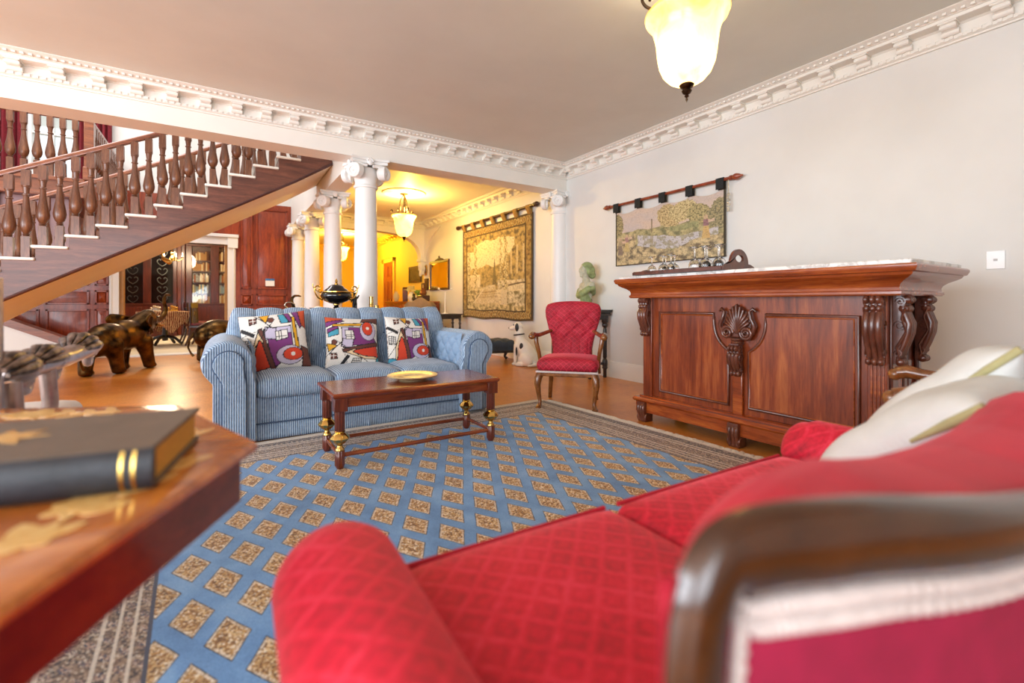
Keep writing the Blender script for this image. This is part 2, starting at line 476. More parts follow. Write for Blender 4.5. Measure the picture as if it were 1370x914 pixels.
# ---------------------------------------------------------------- columns
def spiral(b, y0, y1, r, turns=2.0):
    """relief scroll on a volute, axis y"""
    pts = []
    for i in range(34):
        t = i / 33.0; a = t * turns * 2 * pi + pi / 2
        rr = r * (1 - 0.86 * t)
        pts.append((cos(a) * rr, y0, sin(a) * rr))
    b.tube(pts, [r * 0.15 * (1 - 0.5 * i / 33) for i in range(34)], 6)
def capital(parent, h=0.29):
    z1 = 2.5; z0 = z1 - h
    b = MB().lathe([(0.108, z0 - 0.02), (0.128, z0 - 0.015), (0.132, z0 + 0.005), (0.118, z0 + 0.015), (0.115, z0 + 0.05), (0.122, z0 + 0.10), (0.135, z0 + 0.13), (0.135, z0 + 0.16), (0.125, z0 + 0.2)], 32, lambda a, z: 1 + (0.04 * abs(sin(8 * a)) if z0 + 0.06 < z < z0 + 0.15 else 0))
    cap = b.build('capital', M_COLUMN, parent, sharp=40)
    ab = []
    for q in range(4):
        for t in (-1, -0.6, 0, 0.6, 1):
            u = t * 0.205; w = 0.205 - 0.035 * (1 - t * t)
            a = q * pi / 2
            ab.append((u * cos(a) + w * sin(a), u * sin(a) - w * cos(a)))
    o = MB().prism([(x * 0.93, y * 0.93) for x, y in ab], z1 - 0.062, z1 - 0.03).prism(ab, z1 - 0.03, z1).build('abacus', M_COLUMN, cap, sharp=30, bevel=0.004)
    for q in range(4):
        for sx in (-1, 1):
            b = MB()
            b.M = Matrix.Rotation(q * pi / 2, 4, 'Z') @ Matrix.Translation((sx * 0.158, -0.14, z1 - 0.15)) @ Matrix.Rotation(sx * 0.5, 4, 'Z') @ Matrix.Diagonal((sx, 1, 1, 1))
            Mo = b.M.copy()
            b.M = Mo @ Matrix.Rotation(pi / 2, 4, 'X')
            b.lathe([(0, -0.035), (0.066, -0.035), (0.078, -0.03), (0.078, 0.03), (0.068, 0.038), (0, 0.034)], 20)
            b.M = Mo
            spiral(b, -0.036, 0, 0.068)
            b.ell((0, -0.038, 0), 0.015, 8)
            b.tube([(0.0, -0.0, 0.066), (-0.05, 0.0, 0.07), (-0.1, 0.02, 0.064), (-0.13, 0.03, 0.06)], [0.022, 0.02, 0.018, 0.016], 8)
            b.build('volute', M_COLUMN, cap, sharp=40)
        b = MB(); b.M = Matrix.Rotation(q * pi / 2, 4, 'Z')
        b.ell((0, -0.178, z1 - 0.045), (0.035, 0.02, 0.04), 12)
        for k in range(5):
            a = (k - 2) * 0.6
            b.ell((0.03 * sin(a), -0.185, z1 - 0.045 + 0.03 * cos(a)), (0.012, 0.014, 0.014), 8)
        b.build('rosette', M_COLUMN, cap)
def column(loc, label, group=None, half=False):
    t = thing('column', label, 'column', loc, 0, group)
    prof = [(0.126, 0.16), (0.127, 0.8), (0.124, 1.4), (0.116, 2.0), (0.112, 2.19), (0.112, 2.23)]
    MB().lathe(prof, 48).build('shaft', M_COLUMN, t, sharp=60)
    MB().lathe([(0.19, 0.05), (0.19, 0.085), (0.165, 0.1), (0.15, 0.115), (0.165, 0.13), (0.165, 0.145), (0.14, 0.16), (0.126, 0.17)], 40).bb(-0.19, 0.19, -0.19, 0.19, 0, 0.055).build('base', M_COLUMN, t, sharp=30)
    capital(t)
    return t
c1 = column((1.38, 5.19, 0), 'white round ionic column nearest the room, tallest in view behind the blue sofa', 'column')
dup(c1, (1.38, 6.955, 0), 0, 'second white ionic column back, right behind the black and gold urn')
dup(c1, (1.38, 8.7, 0), 0, 'third white ionic column back, yellow-lit on its right side')
dup(c1, (1.36, 10.2, 0), 0, 'farthest white column, standing against the end of the mahogany panelling')
dup(c1, (XR - 0.02, 5.19, 0), 0, 'white engaged column against the wall behind the red armchair')

# ---------------------------------------------------------------- window of the upper landing, with curtains
wn = struct(MB().bb(-2.58, -2.54, YP - 0.03, YP + 0.12, 3.0, 4.4).bb(-2.04, -2.0, YP - 0.03, YP + 0.12, 3.0, 4.4).bb(-2.58, -2.0, YP - 0.03, YP + 0.12, 3.0, 3.06).bb(-2.58, -2.0, YP - 0.03, YP + 0.12, 4.34, 4.4).bb(-2.31, -2.285, YP, YP + 0.1, 3.0, 4.4).bb(-2.58, -2.0, YP, YP + 0.1, 3.68, 3.71).build('window_1', M_WHITE))
struct(MB().bb(-2.55, -2.03, YP + 0.05, YP + 0.055, 3.03, 4.37).build('pane', thin_glass('window_glass'), wn))
M_CURT = plain('crimson_curtain', rgb(120, 22, 34), 0.85, 0.2, 30)
for (x0, x1, lab) in ((-3.15, -2.62, 'dark crimson curtain left of the upper landing window'), (-1.98, -1.55, 'dark crimson curtain right of the upper landing window, by the newel post')):
    b = MB().grid(40, 6, lambda u, w, x0=x0, x1=x1: (x0 + (x1 - x0) * u, YP - 0.12 + 0.045 * sin(u * 38), 2.6 + 2.2 * w))
    tag(b.build('curtain', M_CURT, solid=0.01), lab, 'curtain')

# ---------------------------------------------------------------- staircase
YS, YS2 = 6.3, 7.5
tx = [-2.22, -1.985, -1.75, -1.517, -1.276, -1.043, -0.81, -0.570, -0.338, -0.108, 0.126, 0.371, 0.62, 0.87, 1.12]
tz = [1.13, 1.25, 1.37, 1.494, 1.616, 1.742, 1.875, 2.005, 2.157, 2.29, 2.445, 2.59, 2.735, 2.88, 3.02]
st = thing('staircase', 'mahogany open-string staircase with turned balusters climbing right behind the white beam', 'staircase', (0, YS, 0))
def str_bot(x):
    # lower edge of the string, steeper towards the top
    P = [(-2.6, 0.36), (-1.755, 0.93), (0.20, 2.07), (0.80, 2.43), (1.3, 2.76)]
    for i in range(len(P) - 1):
        if x <= P[i + 1][0] or i == len(P) - 2:
            t = (x - P[i][0]) / (P[i + 1][0] - P[i][0]); return P[i][1] + t * (P[i + 1][1] - P[i][1])
poly = []
xsb = [-2.45, -1.755, -0.8, 0.20, 0.5, 0.80, 1.05, 1.24]
for x in xsb: poly.append((x, str_bot(x)))
top = []
for i in range(len(tx) - 1, -1, -1):
    x1 = tx[i + 1] if i + 1 < len(tx) else 1.24
    top += [(x1, tz[i] - 0.03), (tx[i], tz[i] - 0.03)]
top.append((-2.45, tz[0] - 0.03))
def cut(pl): return [(x, max(z, str_bot(x) + 0.02)) for x, z in pl]
MB().prism_y(poly + cut(top), 0, 0.05).build('outer_string', M_STAIR, st, sharp=30)
MB().prism_y(poly + cut(top), YS2 - YS - 0.05, YS2 - YS).build('inner_string', M_STAIR, st, sharp=30)
# dark bead on the lower edge, cream soffit under the flight
MB().tube([(x, -0.008, str_bot(x) + 0.012) for x in xsb], 0.016, 8).build('string_bead', wood('dark_bead', rgb(44, 14, 12), rgb(66, 24, 20), rgb(84, 36, 28)), st)
b = MB()
vs = []
for x in xsb: vs += [(x, 0.0, str_bot(x)), (x, YS2 - YS, str_bot(x) - 0.02), (x, 0.0, str_bot(x) + 0.03), (x, YS2 - YS, str_bot(x) + 0.01)]
fs = []
for i in range(len(xsb) - 1):
    a = 4 * i; c = a + 4
    fs += [(a, a + 1, c + 1, c), (a + 2, c + 2, c + 3, a + 3), (a, c, c + 2, a + 2), (a + 1, a + 3, c + 3, c + 1)]
b.add(vs, fs).build('soffit', M_CREAM, st, sharp=50)
for i in range(len(tx)):
    x1 = tx[i + 1] if i + 1 < len(tx) else 1.24
    b = MB().bb(tx[i] - 0.03, x1 + 0.0, -0.03, YS2 - YS + 0.02, tz[i] - 0.03, tz[i])
    b.build('tread', M_PLASTER, st, bevel=0.012, bseg=3)
    MB().bb(tx[i], tx[i] + 0.02, 0.05, YS2 - YS - 0.05, tz[i] - 0.17, tz[i] - 0.03).build('riser', M_STAIR, st)
def baluster_mesh(h, sq=0.031):
    # square foot, vase, neck, square block at the top
    b = MB()
    b.bb(-sq, sq, -sq, sq, 0, h * 0.24)
    k = h
    P = [(0.028, 0.24), (0.020, 0.255), (0.030, 0.262), (0.021, 0.275), (0.036, 0.30), (0.048, 0.34), (0.052, 0.38), (0.046, 0.44), (0.033, 0.53), (0.025, 0.62), (0.021, 0.70), (0.029, 0.705), (0.029, 0.718), (0.022, 0.725), (0.024, 0.76), (0.028, 0.80), (0.033, 0.805), (0.033, 0.82), (0.028, 0.825)]
    b.lathe([(r, z * k) for r, z in P], 16)
    b.bb(-sq, sq, -sq, sq, h * 0.82, h)
    return b
RAILH = 0.80
def rail_z(x): return 2.16 + (x + 1.756) * 0.515 + (0.04 * max(0, x + 0.5))
bal_cache = {}
for yy, nm in ((0.03, 'o'), (YS2 - YS - 0.03, 'i')):
    for i in range(len(tx)):
        x1 = tx[i + 1] if i + 1 < len(tx) else 1.2
        for f in (0.2, 0.7):
            x = tx[i] + (x1 - tx[i]) * f
            h = rail_z(x) - 0.02 - tz[i]
            key = round(h, 2)
            if key not in bal_cache:
                o = baluster_mesh(h).build('baluster', M_BALUSTER, st, sharp=40); bal_cache[key] = o
            else:
                o = bal_cache[key].copy(); COL.objects.link(o); o.parent = st
            o.location = (x, yy, tz[i])
for yy in (0.03, YS2 - YS - 0.03):
    pr = [(-0.03, -0.02), (0.03, -0.02), (0.034, 0.0), (0.028, 0.022), (0.012, 0.034), (-0.012, 0.034), (-0.028, 0.022), (-0.034, 0.0)]
    xs_ = [-2.6, -1.756, -0.5, 0.3, 1.2]
    vs = []; n = len(pr)
    for x in xs_: vs += [(x, yy + p[0], rail_z(x) + p[1]) for p in pr]
    fs = [(i * n + k, i * n + (k + 1) % n, (i + 1) * n + (k + 1) % n, (i + 1) * n + k) for i in range(len(xs_) - 1) for k in range(n)]
    MB().add(vs, fs).build('handrail', M_RAIL, st, sharp=50)

# ---------------------------------------------------------------- upper landing
YG = 8.3
lg = thing('landing_gallery', 'upper landing gallery with turned balusters and wooden fascia, top left', 'gallery', (-2.8, YG, 0))
MB().bb(-1.7, 1.35, -0.02, 0.03, 2.33, 2.57).bb(-1.7, 1.37, -0.05, 0.04, 2.53, 2.58).bb(-1.7, 1.36, -0.035, 0.03, 2.33, 2.36).build('fascia', M_RAIL, lg, bevel=0.004)
MB().bb(-1.7, 1.3, 0.03, 2.1, 2.36, 2.56).build('landing_floor', M_STAIR, lg)
MB().bb(1.3, 1.35, 0.03, 2.08, 2.33, 2.57).build('return_fascia', M_RAIL, lg)
gp = None
for k in range(24):
    if gp is None: gp = baluster_mesh(0.80, 0.03).build('baluster', M_BALUSTER, lg, sharp=40); o = gp
    else: o = gp.copy(); COL.objects.link(o); o.parent = lg
    o.location = (-1.62 + k * 0.122, 0.0, 2.575)
for k in range(14):
    o = gp.copy(); COL.objects.link(o); o.parent = lg; o.location = (1.325, 0.2 + k * 0.13, 2.575)
MB().tube([(-1.7, 0, 3.39), (1.28, 0, 3.39)], 0.034, 12).build('handrail', M_RAIL, lg)
MB().tube([(1.325, 0.1, 3.39), (1.325, 2.05, 3.39)], 0.034, 12).build('return_handrail', M_RAIL, lg)
MB().bb(1.275, 1.375, -0.05, 0.05, 2.36, 3.42).bb(1.26, 1.39, -0.065, 0.065, 3.42, 3.46).ell((1.325, 0, 3.50), (0.05, 0.05, 0.05)).bb(1.265, 1.385, -0.06, 0.06, 2.57, 2.75).build('newel_post', M_RAIL, lg, bevel=0.008)
# mauve half-landing wall below
struct(MB().bb(-4.5, -1.75, YG + 0.35, YG + 0.5, 1.62, 2.36).build('wall_landing', M_MAUVE))
b = MB()
for x in (-2.9, -2.45, -2.0): b.bb(x - 0.04, x + 0.04, YG + 0.3, YG + 0.37, 1.62, 2.36)
struct(b.build('trim_12', M_RAIL, bevel=0.005))

# raking white wall with a wooden cap under the stair (flight to the floor below)
tag(MB().prism_y([(-3.6, 0.0), (-3.6, 1.10), (-2.83, 0.70), (-2.0, 0.28), (-2.0, 0.0)], 9.6, 9.75).build('stairwell_wall', M_WHITE), kind='structure')
b = MB(); vs = []
for (x, z) in ((-3.6, 1.10), (-2.83, 0.70), (-2.0, 0.28), (-1.9, 0.24)):
    vs += [(x, 9.56, z + 0.0), (x, 9.56, z + 0.12), (x, 9.80, z + 0.12), (x, 9.80, z)]
fs = [(i * 4 + k, i * 4 + (k + 1) % 4, i * 4 + 4 + (k + 1) % 4, i * 4 + 4 + k) for i in range(3) for k in range(4)] + [(0, 1, 2, 3), (12, 15, 14, 13)]
struct(b.add(vs, fs).build('trim_13', M_RAIL, bevel=0.004))

# unseen wall added behind the camera to block light, added fill to its left
sbox('wall_rear_light_block', M_WALL, (-0.6, XR, -1.75, -1.6, 0, ZC))
# ---------------------------------------------------------------- hall door
dd = struct(MB().bb(XR - 0.05, XR, 12.5, 12.62, 0, 2.2).bb(XR - 0.05, XR, 13.5, 13.62, 0, 2.2).bb(XR - 0.05, XR, 12.5, 13.62, 2.08, 2.2).build('trim_14', M_HALL, bevel=0.01))
M_DOOR = wood('door_wood', rgb(132, 60, 20), rgb(168, 84, 32), rgb(196, 112, 52), (6, 6, 0.8), 0.35, 0.2)
dr = struct(MB().bb(XR - 0.03, XR - 0.005, 12.62, 13.5, 0.005, 2.08).build('door_1', M_DOOR))
for (y0, y1) in ((12.72, 13.02), (13.1, 13.4)):
    for (z0, z1) in ((0.2, 0.85), (0.98, 1.55), (1.66, 1.98)):
        b = MB()
        for (a0, a1, c0, c1) in ((y0, y1, z0, z0 + 0.03), (y0, y1, z1 - 0.03, z1), (y0, y0 + 0.03, z0, z1), (y1 - 0.03, y1, z0, z1)):
            b.bb(XR - 0.045, XR - 0.03, a0, a1, c0, c1)
        b.bb(XR - 0.038, XR - 0.03, y0 + 0.06, y1 - 0.06, z0 + 0.06, z1 - 0.06)
        struct(b.build('door_panel', M_DOOR, dr, bevel=0.004))
struct(MB().ell((XR - 0.08, 12.7, 1.0), 0.03).build('door_knob', metal('brass_knob', rgb(200, 160, 80)), dr))
# ================================================================ fabric materials
def corduroy(name, base, light, dark, axis=(1, 0.9, 0), period=0.0135):
    m = NT(name); v = m.co()
    sp = m.n('SeparateXYZ', {0: v})
    s = m.math('ADD', m.math('MULTIPLY', sp.outputs[0], axis[0]), m.math('ADD', m.math('MULTIPLY', sp.outputs[1], axis[1]), m.math('MULTIPLY', sp.outputs[2], axis[2])))
    w = m.math('MULTIPLY_ADD', m.math('SINE', m.math('MULTIPLY', s, 2 * pi / period)), 0.5, 0.5)
    n1 = m.noise(v, 7, 4, 0.6); n2 = m.noise(v, 45, 3)
    f = m.math('ADD', m.math('MULTIPLY', w, 0.55), m.math('MULTIPLY', m.math('ADD', n1, n2), 0.32))
    m.pr(Base_Color=m.ramp(f, [(0.3, dark), (0.55, base), (0.85, light)]), Roughness=0.8, Sheen_Weight=0.35, Sheen_Roughness=0.4)
    m.bump(w, 0.5, 0.004)
    return m.mat
M_CORD = corduroy('blue_corduroy', rgb(122, 148, 178), rgb(176, 198, 218), rgb(66, 88, 118), (1, 0, 0))
M_CORDA = corduroy('blue_corduroy_arms', rgb(122, 148, 178), rgb(176, 198, 218), rgb(66, 88, 118), (1, 0.9, 0))
M_PIPE = plain('dark_blue_piping', rgb(62, 82, 110), 0.8, 0.15, 40)
M_BLUEVELVET = plain('blue_velvet', rgb(134, 160, 188), 0.75, 0.18, 8, bump=0.1)

def red_velvet(name, cell=0.036, k1=0.22, k2=0.16, base=rgb(168, 14, 40), light=rgb(208, 52, 74), dark=rgb(112, 4, 24), swap=None, rot=pi / 4):
    """cut velvet with a woven lattice of small diamonds"""
    m = NT(name); v = m.co((1, 1, 1), swap or (0, 0, 0))
    s0 = m.n('SeparateXYZ', {0: m.co()})
    v = m.n('CombineXYZ', {0: s0.outputs[0], 1: m.math('ADD', s0.outputs[1], s0.outputs[2]), 2: 0.0}).outputs[0]
    v2 = m.n('Mapping', {'Vector': v, 'Rotation': (0, 0, rot), 'Scale': (1 / cell, 1 / cell, 1 / cell)}).outputs[0]
    sp = m.n('SeparateXYZ', {0: v2})
    fx = m.math('ABSOLUTE', m.math('SUBTRACT', m.math('FRACT', sp.outputs[0]), 0.5))
    fy = m.math('ABSOLUTE', m.math('SUBTRACT', m.math('FRACT', sp.outputs[1]), 0.5))
    d = m.math('MAXIMUM', fx, fy)
    r1 = m.math('SUBTRACT', 1.0, m.math('MINIMUM', 1.0, m.math('MULTIPLY', m.math('ABSOLUTE', m.math('SUBTRACT', d, 0.47)), 14)))
    r2 = m.math('SUBTRACT', 1.0, m.math('MINIMUM', 1.0, m.math('MULTIPLY', m.math('ABSOLUTE', m.math('SUBTRACT', d, 0.26)), 16)))
    n1 = m.noise(m.co(), 5, 4); n2 = m.noise(m.co(), 70, 3)
    pat = m.math('SUBTRACT', m.math('MULTIPLY', r1, k1), m.math('MULTIPLY', r2, k2))
    f = m.math('ADD', pat, m.math('ADD', m.math('MULTIPLY', n1, 0.55), m.math('MULTIPLY', n2, 0.35)))
    m.pr(Base_Color=m.ramp(f, [(0.25, dark), (0.48, base), (0.8, light)]), Roughness=0.7, Sheen_Weight=0.7, Sheen_Roughness=0.35, Sheen_Tint=rgb(255, 120, 130))
    m.bump(m.math('ADD', m.math('MULTIPLY', r1, 0.6), m.math('MULTIPLY', n2, 0.3)), 0.3, 0.003)
    return m.mat
M_RED = red_velvet('red_cut_velvet')
M_REDV = red_velvet('red_cut_velvet_upright', 0.036)
M_MAG = plain('magenta_velvet', rgb(150, 14, 58), 0.8, 0.15, 20, bump=0.1)
M_GIMP = plain('white_gimp', rgb(206, 194, 190), 0.8, 0.1, 60, bump=0.3)
M_SHOW = wood('show_wood', rgb(84, 44, 18), rgb(128, 76, 34), rgb(160, 104, 52), (5, 5, 5), 0.25, 0.5)
M_SHOWD = wood('dark_show_wood', rgb(30, 14, 6), rgb(54, 27, 11), rgb(78, 42, 18), (5, 5, 5), 0.22, 0.6)
M_MAHOG = wood('mahogany_gloss', rgb(78, 30, 12), rgb(130, 56, 22), rgb(170, 86, 38), (0.9, 7, 7), 0.22, 0.55)
M_BRASS = metal('polished_brass', rgb(226, 190, 110), 0.2, 0.35, 30)
M_BRONZE = metal('patinated_bronze', rgb(120, 86, 44), 0.34, 0.6, 7, rgb(38, 28, 18))
M_BLACKW = wood('ebonised_wood', rgb(18, 14, 13), rgb(34, 28, 26), rgb(54, 44, 40), (5, 5, 5), 0.35, 0.3)

# ================================================================ rug
def rug_mat():
    m = NT('rug_weave'); v = m.co(); sp = m.n('SeparateXYZ', {0: v}); x, y = sp.outputs[0], sp.outputs[1]
    wob = m.noise(v, 3, 2)
    xx = m.math('ADD', x, m.math('MULTIPLY', m.math('SUBTRACT', wob, 0.5), 0.02))
    u = m.math('DIVIDE', xx, 0.169); w = m.math('DIVIDE', y, 0.3085)
    def cell(op):
        s = m.math(op, u, w)
        return m.math('ABSOLUTE', m.math('SUBTRACT', m.math('FRACT', m.math('ADD', s, 100.5)), 0.5))
    d = m.math('MAXIMUM', cell('ADD'), cell('SUBTRACT'))
    vor = m.n('TexVoronoi', {'Vector': v, 'Scale': 170.0})
    rnd = m.n('SeparateColor', {0: vor.outputs['Color']}).outputs[0]
    vor2 = m.n('TexVoronoi', {'Vector': v, 'Scale': 260.0})
    rnd2 = m.n('SeparateColor', {0: vor2.outputs['Color']}).outputs[0]
    tan = m.ramp(rnd, [(0.0, rgb(84, 54, 24)), (0.3, rgb(146, 98, 40)), (0.55, rgb(190, 144, 78)), (0.8, rgb(218, 190, 138)), (1, rgb(240, 228, 204))])
    edge_tan = m.ramp(rnd, [(0.0, rgb(150, 116, 72)), (0.5, rgb(206, 186, 156)), (1, rgb(232, 222, 204))])
    n1 = m.noise(v, 5, 4); n3 = m.noise(v, 300, 2)
    bf = m.math('ADD', m.math('MULTIPLY', n1, 0.6), m.math('MULTIPLY', n3, 0.4))
    blue = m.ramp(bf, [(0.32, rgb(74, 118, 168)), (0.5, rgb(102, 150, 202)), (0.7, rgb(142, 184, 224))])
    navy = m.ramp(rnd2, [(0.0, rgb(30, 36, 56)), (0.6, rgb(56, 58, 74)), (0.8, rgb(150, 140, 130))], 'CONSTANT')
    fld = m.mix(m.math('LESS_THAN', d, 0.342), blue, navy)
    fld = m.mix(m.math('LESS_THAN', d, 0.318), fld, edge_tan)
    fld = m.mix(m.math('LESS_THAN', d, 0.27), fld, tan)
    # border
    bx = m.math('MAXIMUM', m.math('SUBTRACT', -1.02, x), m.math('SUBTRACT', x, 1.445))
    by = m.math('MAXIMUM', m.math('SUBTRACT', y, 0.93), m.math('SUBTRACT', -2.35, y))
    bd = m.math('MAXIMUM', bx, by)
    t = m.math('DIVIDE', bd, 0.36)
    along = m.math('ADD', x, y)
    motif = m.math('SINE', m.math('MULTIPLY', along, 2 * pi / 0.075))
    dots = m.math('GREATER_THAN', m.math('MULTIPLY', motif, m.math('SINE', m.math('MULTIPLY', t, 30))), 0.35)
    sp1 = m.ramp(rnd, [(0.0, rgb(60, 46, 42)), (0.25, rgb(112, 86, 66)), (0.5, rgb(150, 124, 98)), (0.75, rgb(178, 152, 128)), (0.9, rgb(208, 192, 170))], 'CONSTANT')
    sp2 = m.ramp(rnd2, [(0.0, rgb(52, 58, 82)), (0.3, rgb(104, 82, 66)), (0.6, rgb(176, 140, 118)), (0.85, rgb(216, 198, 176))], 'CONSTANT')
    brd = m.mix(dots, sp1, sp2)
    line = m.ramp(t, [(0.0, (0, 0, 0, 1)), (0.10, (1, 1, 1, 1)), (0.125, (0, 0, 0, 1)), (0.2, (1, 1, 1, 1)), (0.225, (0, 0, 0, 1)), (0.3, (1, 1, 1, 1)), (0.325, (0, 0, 0, 1)), (0.6, (1, 1, 1, 1)), (0.63, (0, 0, 0, 1)), (0.7, (1, 1, 1, 1)), (0.73, (0, 0, 0, 1)), (0.93, (1, 1, 1, 1))], 'CONSTANT')
    brd = m.mix(m.math('MULTIPLY', line, 0.75), brd, rgb(226, 214, 196))
    chev = m.math('GREATER_THAN', m.math('SINE', m.math('MULTIPLY', m.math('ADD', along, m.math('ABSOLUTE', m.math('SUBTRACT', bd, 0.29))), 2 * pi / 0.03)), 0.0)
    inkey = m.math('MULTIPLY', m.math('GREATER_THAN', t, 0.74), m.math('LESS_THAN', t, 0.92))
    brd = m.mix(m.math('MULTIPLY', inkey, m.math('MULTIPLY', chev, 0.85)), brd, rgb(44, 40, 46))
    # thin dark inner edge
    brd = m.mix(m.math('LESS_THAN', t, 0.03), brd, rgb(60, 62, 80))
    col = m.mix(m.math('GREATER_THAN', bd, 0.0), fld, brd)
    m.pr(Base_Color=col, Roughness=0.9, Sheen_Weight=0.2)
    m.bump(m.math('ADD', rnd, m.math('MULTIPLY', n3, 0.5)), 0.35, 0.003)
    return m.mat
rug = thing('area_rug', 'blue patterned rug with rows of tan diamonds, speckled border and white fringe', 'rug', (0.842, 2.13, 0), radians(2.4))
rug_top = MB().bb(-1.38, 1.805, -2.71, 1.34, 0.001, 0.012).build('woven_field', rug_mat(), rug, bevel=0.004)
M_FRINGE = plain('rug_fringe', rgb(232, 224, 208), 0.9, 0.1, 80)
for (x, sgn) in ((1.805, 1), (-1.38, -1)):
    b = MB()
    for k in range(330):
        y = -2.7 + k * 0.012
        L = random.uniform(0.04, 0.075)
        b.tube([(x - sgn * 0.005, y, 0.008), (x + sgn * L * 0.5, y + random.uniform(-.006, .006), 0.012), (x + sgn * L, y + random.uniform(-.012, .012), 0.004)], [0.005, 0.006, 0.003], 5)
    tag(b.build('fringe', M_FRINGE, rug), kind='stuff')

# ================================================================ blue sofa
sofa = thing('sofa', 'blue corduroy three-seat sofa with scroll arms and scalloped tufted back', 'sofa', (0.95, 3.47, 0))
def rbox(name, mat, b, parent, r=0.03, sub=2, puff=0.0, loc=None):
    """soft box: rounded by bevel, top puffed"""
    x0, x1, y0, y1, z0, z1 = b
    mb = MB()
    n = 8
    def f(u, w):
        return (0, 0, 0)
    cx, cy, cz = (x0 + x1) / 2, (y0 + y1) / 2, (z0 + z1) / 2
    hx, hy, hz = (x1 - x0) / 2, (y1 - y0) / 2, (z1 - z0) / 2
    bm = bmesh.new(); bmesh.ops.create_cube(bm, size=2)
    bmesh.ops.subdivide_edges(bm, edges=bm.edges[:], cuts=9, use_grid_fill=True)
    vs = []
    for v in bm.verts:
        p = v.co.copy()
        q = V((p.x * hx, p.y * hy, p.z * hz))
        lim = V((max(hx - r, 0), max(hy - r, 0), max(hz - r, 0)))
        # push samples towards the corners so the rounding has vertices
        q = V(tuple((1 if c >= 0 else -1) * h * (1 - (1 - abs(c)) ** 1.6) for c, h in ((p.x, hx), (p.y, hy), (p.z, hz))))
        inner = V(tuple(max(-l, min(l, c)) for c, l in zip(q, lim)))
        d = q - inner
        if d.length > 1e-9:
            q = inner + d.normalized() * min(r, d.length) if d.length > r else q
            # project onto the rounded surface
            if max(abs(p.x), abs(p.y), abs(p.z)) > 0.999:
                q = inner + d.normalized() * r
        ed = (1 - (q.x / hx) ** 2) * (1 - (q.y / hy) ** 2)
        q.z += puff * max(0, ed) ** 0.6 * (1 if q.z > 0 else -0.3)
        v.co = q + V((cx, cy, cz))
    bm.verts.index_update()
    mb.add([tuple(v.co) for v in bm.verts], [tuple(v.index for v in f.verts) for f in bm.faces]); bm.free()
    return mb.build(name, mat, parent, sharp=0, loc=loc)
# base and skirt
rbox('base', M_CORD, (-0.80, 0.80, 0.02, 0.86, 0.10, 0.30), sofa, 0.02)
b = MB()
b.grid(120, 4, lambda u, w: (-0.80 + 1.6 * u, 0.012 - 0.012 * (1 - w) + 0.004 * sin(u * 9) * (1 - w) - (0.012 * exp(-((u - 0.5) / 0.006) ** 2) * (1 - w)), 0.012 + 0.11 * w))
b.build('skirt', M_CORD, sofa, solid=0.012)
MB().tube([(-0.80, 0.006, 0.122), (0.80, 0.006, 0.122)], 0.005, 8).build('welt', M_PIPE, sofa)
for k in range(3):
    x0 = -0.742 + k * 0.495
    rbox('seat_cushion', M_CORD, (x0 + 0.002, x0 + 0.493, -0.02, 0.60, 0.285, 0.415), sofa, 0.045, puff=0.03)
# arms
def arm_prof(r, cx, cz, xin, xout, z0, n=18):
    pl = [(xin, z0), (xin + 0.0, 0.40)]
    for i in range(n + 1):
        a = radians(195) - radians(238) * i / n
        pl.append((cx + r * cos(a), cz + r * sin(a)))
    pl += [(xout, 0.41), (xout, z0)]
    return pl
for sx in (-1, 1):
    pl = [(sx * x, z) for x, z in arm_prof(0.145, 0.905, 0.545, 0.742, 0.985, 0.015)]
    yb = 0.84
    b = MB()
    # rounded front: three slices shrinking
    rows = []
    for (y, sc) in ((-0.045, 0.93), (-0.03, 0.975), (0.0, 1.0), (0.3, 1.0), (yb, 1.0)):
        cx, cz = sx * 0.88, 0.40
        rows.append([(cx + (x - cx) * sc, y, max(0.015, cz + (z - cz) * sc)) for x, z in pl])
    n = len(pl); vs = [p for r_ in rows for p in r_]; fs = []
    for i in range(len(rows) - 1):
        for k in range(n): fs.append((i * n + k, i * n + (k + 1) % n, (i + 1) * n + (k + 1) % n, (i + 1) * n + k))
    fs.append(tuple(range(n))); fs.append(tuple((len(rows) - 1) * n + k for k in range(n)))
    a = b.add(vs, fs).build('arm', M_CORDA, sofa, sharp=50)
    fp = [(sx * x, z) for x, z in arm_prof(0.085, 0.90, 0.535, 0.802, 0.93, 0.03)]
    MB().prism_y(fp, -0.064, -0.04).build('arm_front_panel', M_CORD, a, bevel=0.006)
    MB().tube([(x, -0.054, z) for x, z in fp], 0.007, 6, closed=True, up=(0, 1, 0)).build('arm_piping', M_PIPE, a)
    # buttoned inner face
    b = MB()
    def tuft(u, w, sx=sx):
        y = 0.02 + 0.60 * u; z = 0.40 + 0.27 * w
        p = u * 4 + w * 2; q = u * 4 - w * 2
        h = 0.026 * (abs(sin(pi * p)) * abs(sin(pi * q))) ** 0.35
        xin = 0.742 - 0.0 + (0.018 * w if w < .5 else 0.009 + 0.06 * (w - 0.5) ** 2)
        e = min(1, 8 * u, 8 * (1 - u), 6 * w + .3, 6 * (1 - w))
        return (sx * (xin - h * e + 0.012), y, z)
    b.grid(60, 40, tuft).build('arm_tufting', M_BLUEVELVET, a, sharp=0)
